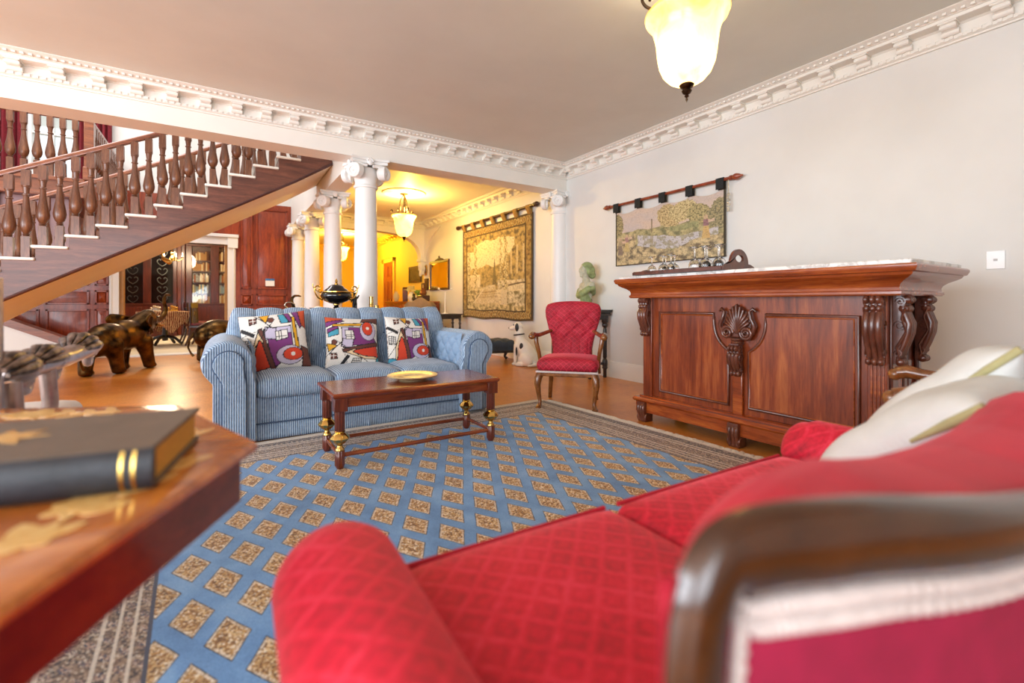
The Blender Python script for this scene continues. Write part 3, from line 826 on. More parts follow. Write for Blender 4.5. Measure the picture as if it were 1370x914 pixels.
# back: channels at the crest, diamond tufts below
def back_prof(w):
    P = [(0.58, 0.34), (0.61, 0.50), (0.645, 0.66), (0.67, 0.78), (0.69, 0.835), (0.73, 0.868), (0.79, 0.868), (0.84, 0.84), (0.87, 0.76), (0.885, 0.45), (0.885, 0.08)]
    t = w * (len(P) - 1); i = min(int(t), len(P) - 2); f = t - i
    return (P[i][0] + (P[i + 1][0] - P[i][0]) * f, P[i][1] + (P[i + 1][1] - P[i][1]) * f)
def back_fn(u, w):
    x = -0.905 + 1.81 * u
    y, z = back_prof(w)
    e = abs(2 * u - 1)
    edge = 1 - max(0, (e - 0.93) / 0.07) ** 2 * 0.35      # rounded shoulders
    if z > 0.34: z = 0.34 + (z - 0.34) * edge
    ch = abs(sin(pi * 9 * u)) ** 0.5
    if w < 0.75:
        top = min(1, max(0, (back_prof(w)[1] - 0.655) / 0.05))
        zz_ = (back_prof(w)[1] - 0.655) / 0.22; p = 9 * u + zz_; q = 9 * u - zz_
        dia = (abs(sin(pi * p / 1)) * abs(sin(pi * q / 1))) ** 0.35
        h = 0.034 * top * ch + 0.055 * (1 - top) * dia
        n = V((0, -1, 0.2)) if w < 0.42 else V((0, 0.0, 1)) if w < 0.62 else V((0, 1, 0.2))
        n.normalize()
        y += n.y * h; z += n.z * h * (0.5 if w < .42 else 0.65)
    return (x, y, z)
b = MB().grid(216, 60, back_fn)
bk = b.build('backrest', M_CORD, sofa, sharp=0)
for sx in (-1, 1):
    pl = [(y, z) for y, z in [back_prof(i / 40) for i in range(41)]]
    MB().prism_x([(y, 0.34 + (z - 0.34) * 0.66 if z > 0.34 else z) for y, z in pl], sx * 0.905 - 0.012, sx * 0.905 + 0.004).build('back_end_panel', M_CORD, sofa, bevel=0.006)
btn = None
for (row, z, y, off) in ((0, 0.655, 0.646, 0.0), (1, 0.545, 0.620, 0.5), (2, 0.44, 0.599, 0.0)):
    for k in range(9):
        u = (k + off) / 9
        if not 0.05 < u < 0.95: continue
        if btn is None: btn = MB().ell((0, 0, 0), (0.015, 0.008, 0.015), 10).build('button', M_PIPE, sofa); o = btn
        else: o = btn.copy(); COL.objects.link(o); o.parent = sofa
        o.location = (-0.905 + 1.81 * u, y - 0.006, z)

# ================================================================ patterned cushions
def sd_poly(px, py, P):
    d = 1e9; inside = False; n = len(P); j = n - 1
    for i in range(n):
        xi, yi = P[i]; xj, yj = P[j]
        ex, ey = xj - xi, yj - yi; wx, wy = px - xi, py - yi
        t = max(0, min(1, (wx * ex + wy * ey) / (ex * ex + ey * ey + 1e-12)))
        dx, dy = wx - ex * t, wy - ey * t
        d = min(d, dx * dx + dy * dy)
        if (yi > py) != (yj > py) and px < (xj - xi) * (py - yi) / (yj - yi) + xi: inside = not inside
        j = i
    return -sqrt(d) if inside else sqrt(d)
cW, cP, cR, cB, cT, cY, cL, cK, cO, cC = rgb(240, 236, 228), rgb(124, 52, 122), rgb(222, 68, 36), rgb(104, 56, 44), rgb(70, 160, 186), rgb(228, 168, 30), rgb(204, 196, 220), rgb(30, 26, 30), rgb(206, 84, 44), rgb(240, 214, 170)
ART = [
    (cL, [(0.36, 0.50), (0.76, 0.60), (0.76, 0.72), (0.36, 0.70)]),
    (cP, [(0.40, 0.54), (0.76, 0.60), (0.76, 0.26), (0.48, 0.05), (0.42, 0.2)]),
    (cL, [(0.36, 0.54), (0.54, 0.50), (0.54, 0.70), (0.38, 0.74)]),
    (cW, [(0.52, 0.48), (0.70, 0.51), (0.70, 0.66), (0.52, 0.64)]),
    (cB, [(0.27, 0.70), (0.33, 0.72), (0.48, 0.02), (0.41, 0.0)]),
    (cC, [(0.14, 0.3), (0.27, 0.66), (0.34, 0.5), (0.2, 0.0), (0.14, 0.05)]),
    (cR, [(0.27, 0.52), (0.31, 0.5), (0.40, 0.05), (0.18, 0.02), (0.20, 0.32)]),
    (cT, [(0.0, 0.0), (0.20, 0.0), (0.14, 0.07), (0.0, 0.09)]),
    (cK, [(0.0, 0.72), (0.02, 0.76), (0.22, 0.63), (0.20, 0.58)]),
    (cW, [(0.02, 0.56), (0.15, 0.52), (0.16, 0.36), (0.03, 0.38)]),
    (cB, [(0.15, 0.80), (0.26, 0.82), (0.27, 0.94), (0.16, 0.92)]),
    (cY, [(0.30, 0.96), (0.46, 0.99), (0.40, 0.80)]),
    (cT, [(0.58, 0.96), (0.66, 0.97), (0.74, 0.78), (0.62, 0.77)]),
    (cP, [(0.66, 0.98), (0.74, 0.98), (0.80, 0.80), (0.75, 0.77)]),
    (cO, [(0.88, 1.0), (1.0, 1.0), (1.0, 0.66), (0.92, 0.72)]),
    (cP, [(0.78, 1.0), (0.88, 1.0), (0.93, 0.70), (0.90, 0.66)]),
    (cY, [(0.78, 0.88), (0.83, 0.88), (0.86, 0.30), (0.80, 0.30)]),
    (cB, [(0.88, 0.36), (1.0, 0.30), (1.0, 0.0), (0.86, 0.0), (0.90, 0.2)]),
]
def art_col(u, v):
    c = cW
    for col, P in ART:
        d = sd_poly(u, v, P)
        if d < 0: c = col
        if abs(d) < 0.0075: c = cK
    # little window bars
    for (x0, x1, y0, y1, nx, ny) in ((0.53, 0.69, 0.5, 0.65, 4, 3), (0.03, 0.15, 0.39, 0.54, 3, 4), (0.16, 0.26, 0.81, 0.93, 2, 2)):
        if x0 < u < x1 and y0 < v < y1:
            a = (u - x0) / (x1 - x0) * nx; b_ = (v - y0) / (y1 - y0) * ny
            if abs(a - round(a)) < 0.09 or abs(b_ - round(b_)) < 0.09: c = cK if nx > 2 else cW
    e = ((u - 0.70) / 0.20) ** 2 + ((v - 0.22) / 0.16) ** 2
    if e < 1.06 and u < 0.9: c = cL if e < 0.94 else cK
    e = ((u - 0.75) / 0.15) ** 2 + ((v - 0.23) / 0.105) ** 2
    if e < 1.08: c = cR if e < 0.9 else cK
    if (u - 0.75) ** 2 + (v - 0.23) ** 2 < 0.0011: c = cW
    e = (u - 0.47) ** 2 + (v - 0.86) ** 2
    if e < 0.0030: c = cB if e < 0.0020 else cK
    for k, (a, b_, w) in enumerate(((1.4, 0.40, 0.006), (-1.1, 1.02, 0.006), (0.25, 0.66, 0.005))):
        if abs(v - (a * (u - 0.2) + b_)) / sqrt(1 + a * a) < w and u < 0.5: c = cK
    return c
M_ART = attr_mat('printed_cotton', 0.8, 260, 0.2, 0.1)
def pillow(name, label, group, loc, rot, size=0.44, thick=0.13, colfn=None, mat=None, N=84, cat='cushion', parent=None, wr=0.008):
    wamp = wr
    b = MB()
    def f(s):
        def g(u, w):
            a, c = 2 * u - 1, 2 * w - 1
            pin = 1 - 0.07 * (1 - a * a) * abs(c) ** 2 * 0 
            x = a * (1 - 0.05 * (1 - c * c) * abs(a) ** 3); z = c * (1 - 0.05 * (1 - a * a) * abs(c) ** 3)
            t = (max(0, 1 - abs(a) ** 3) * max(0, 1 - abs(c) ** 3)) ** 0.55
            wr = wamp * noise.noise((a * 2.2 + loc[0] * 9, c * 2.2, loc[1])) * t
            return (x * size / 2, s * (thick / 2 * t + wr * 0.7), z * size / 2)
        return g
    cf = (lambda u, w: colfn(u, w)) if colfn else None
    b.grid(N, N, f(-1), cf); 
    back = rgb(104, 56, 44)
    b.grid(N // 2 if not colfn else N, N // 2 if not colfn else N, f(1), (lambda u, w: back) if colfn else None)
    o = b.build(name, mat or M_ART, parent, sharp=0, loc=loc)
    o.rotation_euler = rot
    if label: tag(o, label, cat, group)
    return o
GC = 'printed cushions on the blue sofa'
pillow('cushion', 'abstract print cushion at the left end of the blue sofa, nearest the scroll arm', GC, (0.36, 3.92, 0.63), (radians(-20), radians(-6), radians(-6)), 0.46, colfn=art_col)
pillow('cushion', 'abstract print cushion in the middle of the blue sofa, red oval at upper right', GC, (0.93, 3.92, 0.60), (radians(-20), radians(3), radians(0)), 0.43, colfn=lambda u, v: art_col(1 - v * 1.0, u) if False else art_col(v, 1 - u))
pillow('cushion', 'abstract print cushion at the right end of the blue sofa, beside the tufted arm', GC, (1.42, 3.93, 0.60), (radians(-20), radians(3), radians(4)), 0.42, colfn=art_col)

# ================================================================ coffee table
ct = thing('coffee_table', 'low mahogany coffee table with brass-bulbed reeded legs, standing before the blue sofa', 'coffee table', (1.045, 2.85, 0.012))
def molded_top(name, x, y, z0, z1, parent, mat, ov=0.0):
    P = [(-0.022, 0), (-0.012, 0.0), (0.0, 0.012), (0.0, z1 - z0 - 0.008), (-0.006, z1 - z0)]
    b = MB()
    ring = [(-x, -y), (x, -y), (x, y), (-x, y)]
    b.sweep([(-0.03, 0.0)] + P[0:] + [(-0.03, z1 - z0)], [(p[0], p[1], z0) for p in ring], closed=True)
    b.bb(-x + 0.028, x - 0.028, -y + 0.028, y - 0.028, z0 + 0.0005, z1 - 0.0003)
    return b.build(name, mat, parent, sharp=25)
molded_top('tabletop', 0.525, 0.24, 0.39, 0.42, ct, M_MAHOG)
b = MB().bb(-0.46, 0.46, -0.205, -0.185, 0.335, 0.392).bb(-0.46, 0.46, 0.185, 0.205, 0.335, 0.392).bb(-0.49, -0.47, -0.18, 0.18, 0.335, 0.392).bb(0.47, 0.49, -0.18, 0.18, 0.335, 0.392)
b.build('apron', M_MAHOG, ct, bevel=0.003)
M_MAHOGV = wood('mahogany_upright', rgb(64, 22, 10), rgb(104, 42, 20), rgb(140, 68, 34), (7, 7, 0.9), 0.28, 0.45)
leg = thing('leg', None, None)
leg.parent = ct
MB().bb(-0.035, 0.035, -0.035, 0.035, 0.318, 0.392).build('leg_block', M_MAHOGV, leg, bevel=0.003)
MB().lathe([(0.022, 0.205), (0.026, 0.21), (0.026, 0.318)], 60, lambda a, z: 1 + 0.06 * cos(10 * a)).build('reeded_shaft', M_MAHOGV, leg, sharp=60)
MB().lathe([(0.016, 0.0), (0.02, 0.004), (0.022, 0.012), (0.026, 0.02), (0.026, 0.098), (0.022, 0.102)], 60, lambda a, z: 1 + (0.06 * cos(10 * a) if z > 0.018 else 0)).build('reeded_foot', M_MAHOGV, leg, sharp=60)
MB().lathe([(0.012, 0.098), (0.024, 0.1), (0.024, 0.11), (0.018, 0.116), (0.014, 0.128), (0.02, 0.136), (0.03, 0.142), (0.046, 0.160), (0.052, 0.170), (0.046, 0.180), (0.036, 0.19), (0.024, 0.2), (0.03, 0.206), (0.024, 0.212), (0.012, 0.212)], 32, lambda a, z: 1 + (0.05 * cos(8 * a) if 0.14 < z < 0.2 else 0)).build('brass_bulb', M_BRASS, leg, sharp=50)
leg.location = (-0.481, -0.195, 0)
for p in ((0.481, -0.195, 0), (-0.481, 0.16, 0), (0.481, 0.16, 0)):
    c = copy_tree(leg, ct); c.location = p
for (y) in (-0.195, 0.16):
    MB().tube([(-0.46, y, 0.072), (0.46, y, 0.072)], 0.0125, 10).build('stretcher', M_MAHOG, ct)
for x in (-0.481, 0.481):
    MB().tube([(x, -0.175, 0.072), (x, 0.14, 0.072)], 0.0125, 10).build('stretcher', M_MAHOG, ct)
M_PLATE = plain('gilt_plate', rgb(214, 196, 150), 0.3, 0.12, 30, metallic=0.35)
tag(MB().lathe([(0.0, 0.002), (0.085, 0.0), (0.088, 0.006), (0.115, 0.012), (0.158, 0.026), (0.16, 0.031), (0.155, 0.033), (0.115, 0.02), (0.095, 0.016), (0.085, 0.010), (0.0, 0.009)], 56).build('plate', M_PLATE, loc=(1.06, 2.86, 0.4325), sharp=40), 'round cream and gilt dish standing on the mahogany coffee table', 'dish')

# ================================================================ armchairs
def armchair(label, loc, rz):
    t = thing('armchair', label, 'armchair', loc, rz)
    # seat, local: faces -y
    seat = rbox('seat', M_RED, (-0.27, 0.27, -0.25, 0.22, 0.325, 0.43), t, 0.05, puff=0.03)
    b = MB()
    ring = [(-0.265, -0.245, 0.325), (0.265, -0.245, 0.325), (0.235, 0.22, 0.325), (-0.235, 0.22, 0.325)]
    b.tube(ring, 0.009, 8, closed=True); b.build('gimp', M_GIMP, t)
    b = MB().prism([(-0.265, -0.245), (0.265, -0.245), (0.235, 0.22), (-0.235, 0.22)], 0.285, 0.325)
    b.build('seat_rail', M_SHOW, t, bevel=0.008)
    for sx in (-1, 1):
        pts = [(sx * 0.235, -0.215, 0.305), (sx * 0.25, -0.235, 0.27), (sx * 0.255, -0.245, 0.21), (sx * 0.245, -0.235, 0.13), (sx * 0.235, -0.228, 0.06), (sx * 0.24, -0.24, 0.025), (sx * 0.245, -0.255, 0.012)]
        MB().tube(pts, [0.034, 0.034, 0.028, 0.02, 0.016, 0.02, 0.024], 12, up=(0, 1, 0)).ell((sx * 0.245, -0.258, 0.014), (0.028, 0.034, 0.014), 12).build('leg', M_SHOW, t, sharp=60)
        pts = [(sx * 0.205, 0.19, 0.31), (sx * 0.205, 0.20, 0.2), (sx * 0.215, 0.225, 0.1), (sx * 0.225, 0.255, 0.0)]
        MB().tube(pts, [0.024, 0.022, 0.02, 0.018], 10, up=(0, 1, 0)).build('leg', M_SHOW, t, sharp=60)
        # arm and support
        pts = [(sx * 0.20, 0.19, 0.66), (sx * 0.235, 0.09, 0.648), (sx * 0.28, -0.02, 0.632), (sx * 0.305, -0.10, 0.634), (sx * 0.315, -0.15, 0.642), (sx * 0.318, -0.185, 0.634)]
        a = MB().tube(pts, [0.016, 0.018, 0.02, 0.024, 0.028, 0.026], 12, up=(0, 0, 1)).ell((sx * 0.318, -0.19, 0.628), (0.03, 0.026, 0.026), 12).build('arm', M_SHOW, t, sharp=60)
        pts = [(sx * 0.298, -0.09, 0.625), (sx * 0.292, -0.105, 0.57), (sx * 0.272, -0.09, 0.48), (sx * 0.262, -0.06, 0.39), (sx * 0.262, -0.045, 0.30)]
        MB().tube(pts, [0.021, 0.02, 0.018, 0.018, 0.022], 10, up=(0, 1, 0)).build('arm_support', M_SHOW, a, sharp=60)
    # back
    def hw(z):
        P = [(0.36, 0.19), (0.48, 0.185), (0.58, 0.20), (0.70, 0.235), (0.80, 0.262), (0.86, 0.268), (0.90, 0.262), (0.925, 0.245)]
        for i in range(len(P) - 1):
            if z <= P[i + 1][0]:
                t_ = max(0, (z - P[i][0]) / (P[i + 1][0] - P[i][0])); return P[i][1] + t_ * (P[i + 1][1] - P[i][1])
        return P[-1][1]
    def bf(s):
        def g(u, w):
            a = 2 * u - 1
            z = 0.36 + 0.565 * w
            x = a * hw(z)
            if w > 0.93: z -= 0.0
            z += 0.02 * (1 - a * a) * w - 0.012 * abs(a) ** 6 * w
            y0 = 0.165 + 0.16 * (z - 0.36)
            e = max(0, 1 - abs(a) ** 4) ** 0.5 * max(0, 1 - abs(2 * w - 1) ** 8) ** 0.5
            th = 0.05 * e
            if s < 0:
                p = (x / 0.155 + (z - 0.66) / 0.15); q = (x / 0.155 - (z - 0.66) / 0.15)
                k = max(0, min(1, (z - 0.55) / 0.05)) * max(0, min(1, (0.86 - z) / 0.04)) * max(0, min(1, (1 - abs(a)) * 5))
                dia = (abs(sin(pi * p)) * abs(sin(pi * q))) ** 0.35
                vert = abs(sin(pi * x / 0.0775)) ** 0.4
                kb = max(0, min(1, (0.60 - z) / 0.05)) * max(0, min(1, (z - 0.4) / 0.1))
                th += 0.024 * (dia - 1) * k + 0.01 * (vert - 1) * kb * max(0, min(1, (1 - abs(a)) * 5)) + 0.004
                # let the crest roll
                return (x, y0 - th, z)
            return (x, y0 + 0.03 * e, z)
        return g
    b = MB().grid(72, 72, bf(-1)).grid(72, 72, bf(1))
    bk = b.build('backrest', M_REDV, t, sharp=0)
    for sx in (-1, 1):
        pts = []
        for i in range(10):
            z = 0.30 + 0.57 * i / 9
            pts.append((sx * (hw(z) - 0.012), 0.175 + 0.16 * (z - 0.36) + 0.025, z))
        MB().tube(pts, 0.014, 8, up=(0, 1, 0)).build('back_post', M_SHOW, t, sharp=60)
    return t
armchair('red buttoned velvet armchair with open wooden arms, standing at the rug edge before the wall', (2.71, 3.26, 0), radians(-46.6))
armchair('red armchair by the near end of the bar, only wooden arms showing behind white cushions', (2.16, 0.49, 0), radians(-163.2))

# ================================================================ bar counter
M_BAR = wood('bar_mahogany', rgb(72, 26, 10), rgb(128, 54, 22), rgb(172, 88, 38), (7, 7, 0.7), 0.28, 0.4)
M_BARPAN = wood('bar_flame_panel', rgb(76, 28, 14), rgb(136, 60, 28), rgb(186, 104, 52), (4, 4, 0.35), 0.26, 0.4)
M_BARH = wood('bar_mahogany_rail', rgb(84, 30, 10), rgb(146, 64, 22), rgb(192, 102, 38), (0.7, 7, 7), 0.24, 0.5)
M_CARVE = wood('carved_walnut', rgb(58, 26, 16), rgb(92, 46, 30), rgb(126, 70, 48), (6, 6, 3), 0.3, 0.45)
def marble():
    m = NT('white_marble'); v = m.co(); n = m.noise(v, 4, 8, 0.65, 1.5)
    m.pr(Base_Color=m.ramp(n, [(0.42, rgb(238, 236, 230)), (0.5, rgb(196, 192, 186)), (0.56, rgb(240, 238, 234))]), Roughness=0.2); return m.mat
bar = thing('bar_counter', 'carved mahogany bar counter with two panels and white marble top', 'bar counter', (2.85, 1.72, 0), -pi / 2)
D_ = 0.44
MB().bb(-0.78, 0.78, 0.0, D_, 0.10, 0.985).build('carcass', M_BAR, bar, bevel=0.004)
# plinth
pr = [(0, 0), (0.05, 0), (0.05, 0.10), (0.03, 0.115), (0.03, 0.125), (0.0, 0.135)]
MB().sweep([(0, 0.07)] + [(o, z + 0.075) for o, z in pr] + [(0, 0.2)], [(-0.78, 0, 0), (0.78, 0, 0), (0.78, D_, 0), (-0.78, D_, 0)], closed=True).build('plinth', M_BARH, bar, sharp=30)
MB().sweep([(0, 0.155), (0.06, 0.155), (0.068, 0.165), (0.068, 0.178), (0.06, 0.188), (0, 0.192)], [(-0.78, 0, 0), (0.78, 0, 0), (0.78, D_, 0), (-0.78, D_, 0)], closed=True).build('plinth_moulding', M_BARH, bar, sharp=30)
# panels
def arc(p0, p1, c=0.35, n=8):
    out = []
    for i in range(1, n):
        t = i / n
        mx, mz = (p0[0] + p1[0]) / 2, (p0[1] + p1[1]) / 2
        cx, cz = mx + (p1[1] - p0[1]) * c, mz - (p1[0] - p0[0]) * c
        out.append(((1 - t) ** 2 * p0[0] + 2 * t * (1 - t) * cx + t * t * p1[0], (1 - t) ** 2 * p0[1] + 2 * t * (1 - t) * cz + t * t * p1[1]))
    return out
Lp = [(-0.63, 0.255), (-0.07, 0.255), (-0.07, 0.615)] + arc((-0.07, 0.615), (-0.176, 0.80), -0.28) + [(-0.176, 0.80), (-0.176, 0.855), (-0.63, 0.855)]
Rp = [(-x, z) for x, z in Lp][::-1]
Rp = [(x if x < 0.6 else 0.665, z) for x, z in Rp]
for P in (Lp, Rp):
    pn = MB().prism_y(P, -0.008, 0.0).build('panel', M_BARPAN, bar)
    MB().tube([(x, -0.006, z) for x, z in P], 0.011, 8, closed=True, up=(0, 1, 0)).build('panel_moulding', M_CARVE, pn, sharp=60)
    cx = sum(p[0] for p in P) / len(P); cz = 0.555
    MB().tube([(cx + (x - cx) * 0.955, -0.01, cz + (z - cz) * 0.955) for x, z in P], 0.005, 6, closed=True, up=(0, 1, 0)).build('panel_bead', M_BARH, pn, sharp=60)
# stiles: centre pilaster, ends
MB().bb(-0.034, 0.034, -0.022, 0.0, 0.19, 0.48).build('centre_pilaster', M_BARH, bar, bevel=0.006)
MB().bb(-0.785, -0.70, -0.018, 0.01, 0.19, 0.985).build('end_pilaster', M_BAR, bar, bevel=0.004)
MB().bb(0.705, 0.79, -0.018, 0.01, 0.19, 0.985).build('end_pilaster', M_BAR, bar, bevel=0.004)
b = MB()
for k in range(4): b.bb(0.72 + 0.017 * k, 0.73 + 0.017 * k, -0.024, -0.017, 0.2, 0.64)
b.build('fluting', M_BARH, bar, bevel=0.002)
# near end: moulded uprights
for y in (0.02, 0.075, 0.20, 0.26, 0.38):
    MB().bb(0.78, 0.80 if y in (0.02, 0.38) else 0.792, y, y + 0.045, 0.19, 0.985).build('end_upright', M_CARVE, bar, bevel=0.008)
MB().bb(0.78, 0.786, 0.125, 0.195, 0.24, 0.9).build('end_panel', M_BARPAN, bar, bevel=0.004)
# crown moulding
CM = [(0.0, -0.02), (0.10, -0.02), (0.108, -0.012), (0.108, 0.0), (0.10, 0.006), (0.098, 0.02), (0.104, 0.036), (0.122, 0.052), (0.148, 0.066), (0.166, 0.078), (0.172, 0.09), (0.184, 0.094), (0.188, 0.104), (0.192, 0.112), (0.192, 0.122), (0.186, 0.13), (0.0, 0.13)]
cr = MB().sweep([(o - 0.02, z) for o, z in CM], [(-0.78, 0.0, 0.985), (0.78, 0.0, 0.985), (0.78, D_, 0.985), (-0.78, D_, 0.985)], closed=True).build('crown_moulding', M_BARH, bar, sharp=28)
MB().bb(-0.925, 0.925, -0.145, D_ + 0.145, 1.112, 1.138).build('marble_top', marble(), bar, bevel=0.006)
# corbels
def corbel(parent, M, h=0.36, w=0.075, reeds=3, name='corbel'):
    """S-scroll bracket standing proud of +y' , local: back on y=0, sticks to -y, hangs from z=0"""
    b = MB(M)
    sc = h / 0.36
    for k in range(reeds):
        x = (k - (reeds - 1) / 2) * w / reeds
        r = w / reeds * 0.56
        pts = [(x, -0.03, -0.015), (x, -0.045, -0.05), (x, -0.04, -0.078), (x, -0.05, -0.10), (x, -0.066, -0.15 * sc), (x, -0.062, -0.20 * sc), (x, -0.045, -0.26 * sc), (x, -0.026, -0.31 * sc), (x, -0.02, -0.34 * sc)]
        b.tube(pts, [r * 1.05, r * 1.2, r * 0.9, r * 1.1, r * 1.25, r * 1.2, r, r * 0.9, r * 0.8], 10, up=(0, 1, 0))
        b.ell((x, -0.05, -0.03), (r * 1.15, 0.03, 0.024), 10)
        b.ell((x, -0.046, -0.075), (r * 1.15, 0.026, 0.022), 10)
        b.ell((x, -0.03, -0.345 * sc), (r * 1.1, 0.022, 0.02), 10)
    b.prism_x([(0.0, 0.0), (-0.05, 0.0), (-0.055, -0.08), (-0.06, -0.17 * sc), (-0.03, -0.28 * sc), (-0.02, -0.355 * sc), (0, -0.355 * sc)], -w / 2 + 0.004, w / 2 - 0.004)
    o = b.build(name, M_CARVE, parent, sharp=50)
    # scroll relief on the cheeks
    for sx in (-1, 1):
        b = MB(M)
        for (cy, cz, R) in ((-0.035, -0.04, 0.026), (-0.032, -0.16 * sc, 0.03), (-0.024, -0.30 * sc, 0.02)):
            pts = []
            for i in range(22):
                t_ = i / 21; a = t_ * 3.6 * pi
                rr = R * (1 - 0.8 * t_)
                pts.append((sx * w / 2, cy + cos(a) * rr, cz + sin(a) * rr))
            b.tube(pts, 0.0045, 5, up=(1, 0, 0))
        b.tube([(sx * w / 2, -0.055, -0.07), (sx * w / 2, -0.04, -0.12 * sc), (sx * w / 2, -0.058, -0.19 * sc), (sx * w / 2, -0.02, -0.27 * sc), (sx * w / 2, -0.03, -0.32 * sc)], 0.006, 6, up=(1, 0, 0))
        b.build('scroll_relief', M_CARVE, o, sharp=60)
    return o
T_ = Matrix.Translation
Rz = lambda a: Matrix.Rotation(a, 4, 'Z')
corbel(bar, T_((-0.745, -0.015, 0.975)), 0.30, 0.075)
corbel(bar, T_((0.748, -0.015, 0.975)), 0.36, 0.078)
corbel(bar, T_((0.795, 0.06, 0.975)) @ Rz(pi / 2), 0.36, 0.07)
corbel(bar, T_((0.795, 0.37, 0.975)) @ Rz(pi / 2), 0.36, 0.07)
# scroll feet
def foot(M):
    b = MB(M)
    for k in range(3):
        x = (k - 1) * 0.024
        b.tube([(x, -0.045, 0.145), (x, -0.075, 0.12), (x, -0.072, 0.08), (x, -0.06, 0.045), (x, -0.062, 0.018)], [0.014, 0.016, 0.014, 0.013, 0.014], 10, up=(0, 1, 0))
    b.prism_x([(0.02, 0.155), (-0.075, 0.155), (-0.08, 0.12), (-0.06, 0.06), (-0.07, 0.03), (-0.06, 0.0), (0.02, 0.0)], -0.036, 0.036)
    for sx in (-1, 1):
        b.M = M @ T_((sx * 0.038, -0.04, 0.035)) @ Matrix.Rotation(pi / 2, 4, 'Y')
        b.lathe([(0, -0.006), (0.03, -0.006), (0.034, 0.0), (0.03, 0.006), (0, 0.006)], 16)
        b.M = M
    return b.build('foot', M_CARVE, bar, sharp=50)
for x in (-0.76, 0.0, 0.76): foot(T_((x, 0.0, 0)))
foot(T_((0.78, 0.38, 0)) @ Rz(pi / 2)); 
MB().bb(-0.78, -0.7, 0.36, 0.43, 0, 0.11).build('foot', M_CARVE, bar, bevel=0.006)
# acanthus cresting and centre bracket
b = MB()
b.prism_y([(-0.05, 0.70), (0.05, 0.70), (0.09, 0.74), (0.095, 0.80), (0.075, 0.86), (0.03, 0.905), (0, 0.915), (-0.03, 0.905), (-0.075, 0.86), (-0.095, 0.80), (-0.09, 0.74)], -0.022, 0.0)
ac = b.build('acanthus_carving', M_CARVE, bar, bevel=0.01)
for k in range(11):
    a = (k - 5) * 0.19
    L = 0.19 - 0.012 * abs(k - 5)
    x1, z1 = sin(a) * L * 0.75, 0.725 + cos(a) * L
    xm, zm = sin(a) * L * 0.3, 0.725 + cos(a) * L * 0.5
    MB().tube([(0.25 * xm, -0.02, 0.73), (xm, -0.034, zm), (x1, -0.03, z1), (x1 * 1.08, -0.018, z1 + 0.004)], [0.006, 0.010, 0.011, 0.005], 8, up=(0, 1, 0)).build('acanthus_leaf', M_CARVE, ac, sharp=60)
for sx in (-1, 1):
    b = MB()
    pts = []
    for i in range(30):
        t_ = i / 29; aa = t_ * 4 * pi + (pi if sx > 0 else 0)
        rr = 0.042 * (1 - 0.8 * t_)
        pts.append((sx * 0.065 + sx * cos(aa) * rr * (1 if sx < 0 else -1) * -1, -0.03 - 0.01 * t_, 0.735 + sin(aa) * rr))
    b.tube(pts, [0.012 * (1 - 0.4 * i / 29) for i in range(30)], 8, up=(0, 1, 0))
    b.tube([(sx * 0.10, -0.02, 0.73), (sx * 0.118, -0.03, 0.78), (sx * 0.095, -0.032, 0.83), (sx * 0.085, -0.03, 0.87), (sx * 0.105, -0.026, 0.89), (sx * 0.122, -0.02, 0.875)], [0.012, 0.014, 0.012, 0.012, 0.012, 0.008], 8, up=(0, 1, 0))
    b.build('scroll', M_CARVE, ac, sharp=60)
b = MB()
b.M = T_((0, -0.02, 0.66))
b.lathe([(0.0, 0.04), (0.036, 0.04), (0.04, 0.03), (0.034, 0.02), (0.04, 0.01), (0.036, 0.0), (0.0, 0.0)], 20)
b.build('neck_ring', M_CARVE, ac, sharp=50)
corbel(bar, T_((0, -0.012, 0.665)), 0.20, 0.07, name='centre_bracket')
# ================================================================ red two-seat sofa in the foreground
M_REDS = red_velvet('red_sofa_velvet', 0.05, 0.11, 0.09, rgb(206, 16, 50), rgb(234, 66, 96), rgb(150, 4, 30))
M_REDP = plain('red_velvet_plain', rgb(174, 8, 40), 0.7, 0.2, 9, bump=0.1)
M_REDP.node_tree.nodes['Principled BSDF'].inputs['Sheen Weight'].default_value = 0.25
M_REDP.node_tree.nodes['Principled BSDF'].inputs['Sheen Tint'].default_value = rgb(255, 130, 140)
ls = thing('loveseat', 'red velvet two-seat sofa with wooden back frame and white gimp, nearest the camera', 'sofa', (0.293, 0.839, 0.012), radians(-1.98))
def Pn(s, n, h): return (s, -n, h)
for (x0, x1) in ((-0.035, 0.515), (0.519, 1.262)):
    c = rbox('seat_cushion', M_REDS, (x0, x1, -0.56, 0.0, 0.30, 0.425), ls, 0.035, puff=0.02)
    ring = [(x0 + 0.02, -0.004, 0.42), (x1 - 0.02, -0.004, 0.42)]
    MB().tube(ring, 0.006, 8).build('welt', M_REDP, c)
rbox('seat_base', M_REDP, (-0.20, 1.44, -0.60, -0.03, 0.14, 0.30), ls, 0.03)
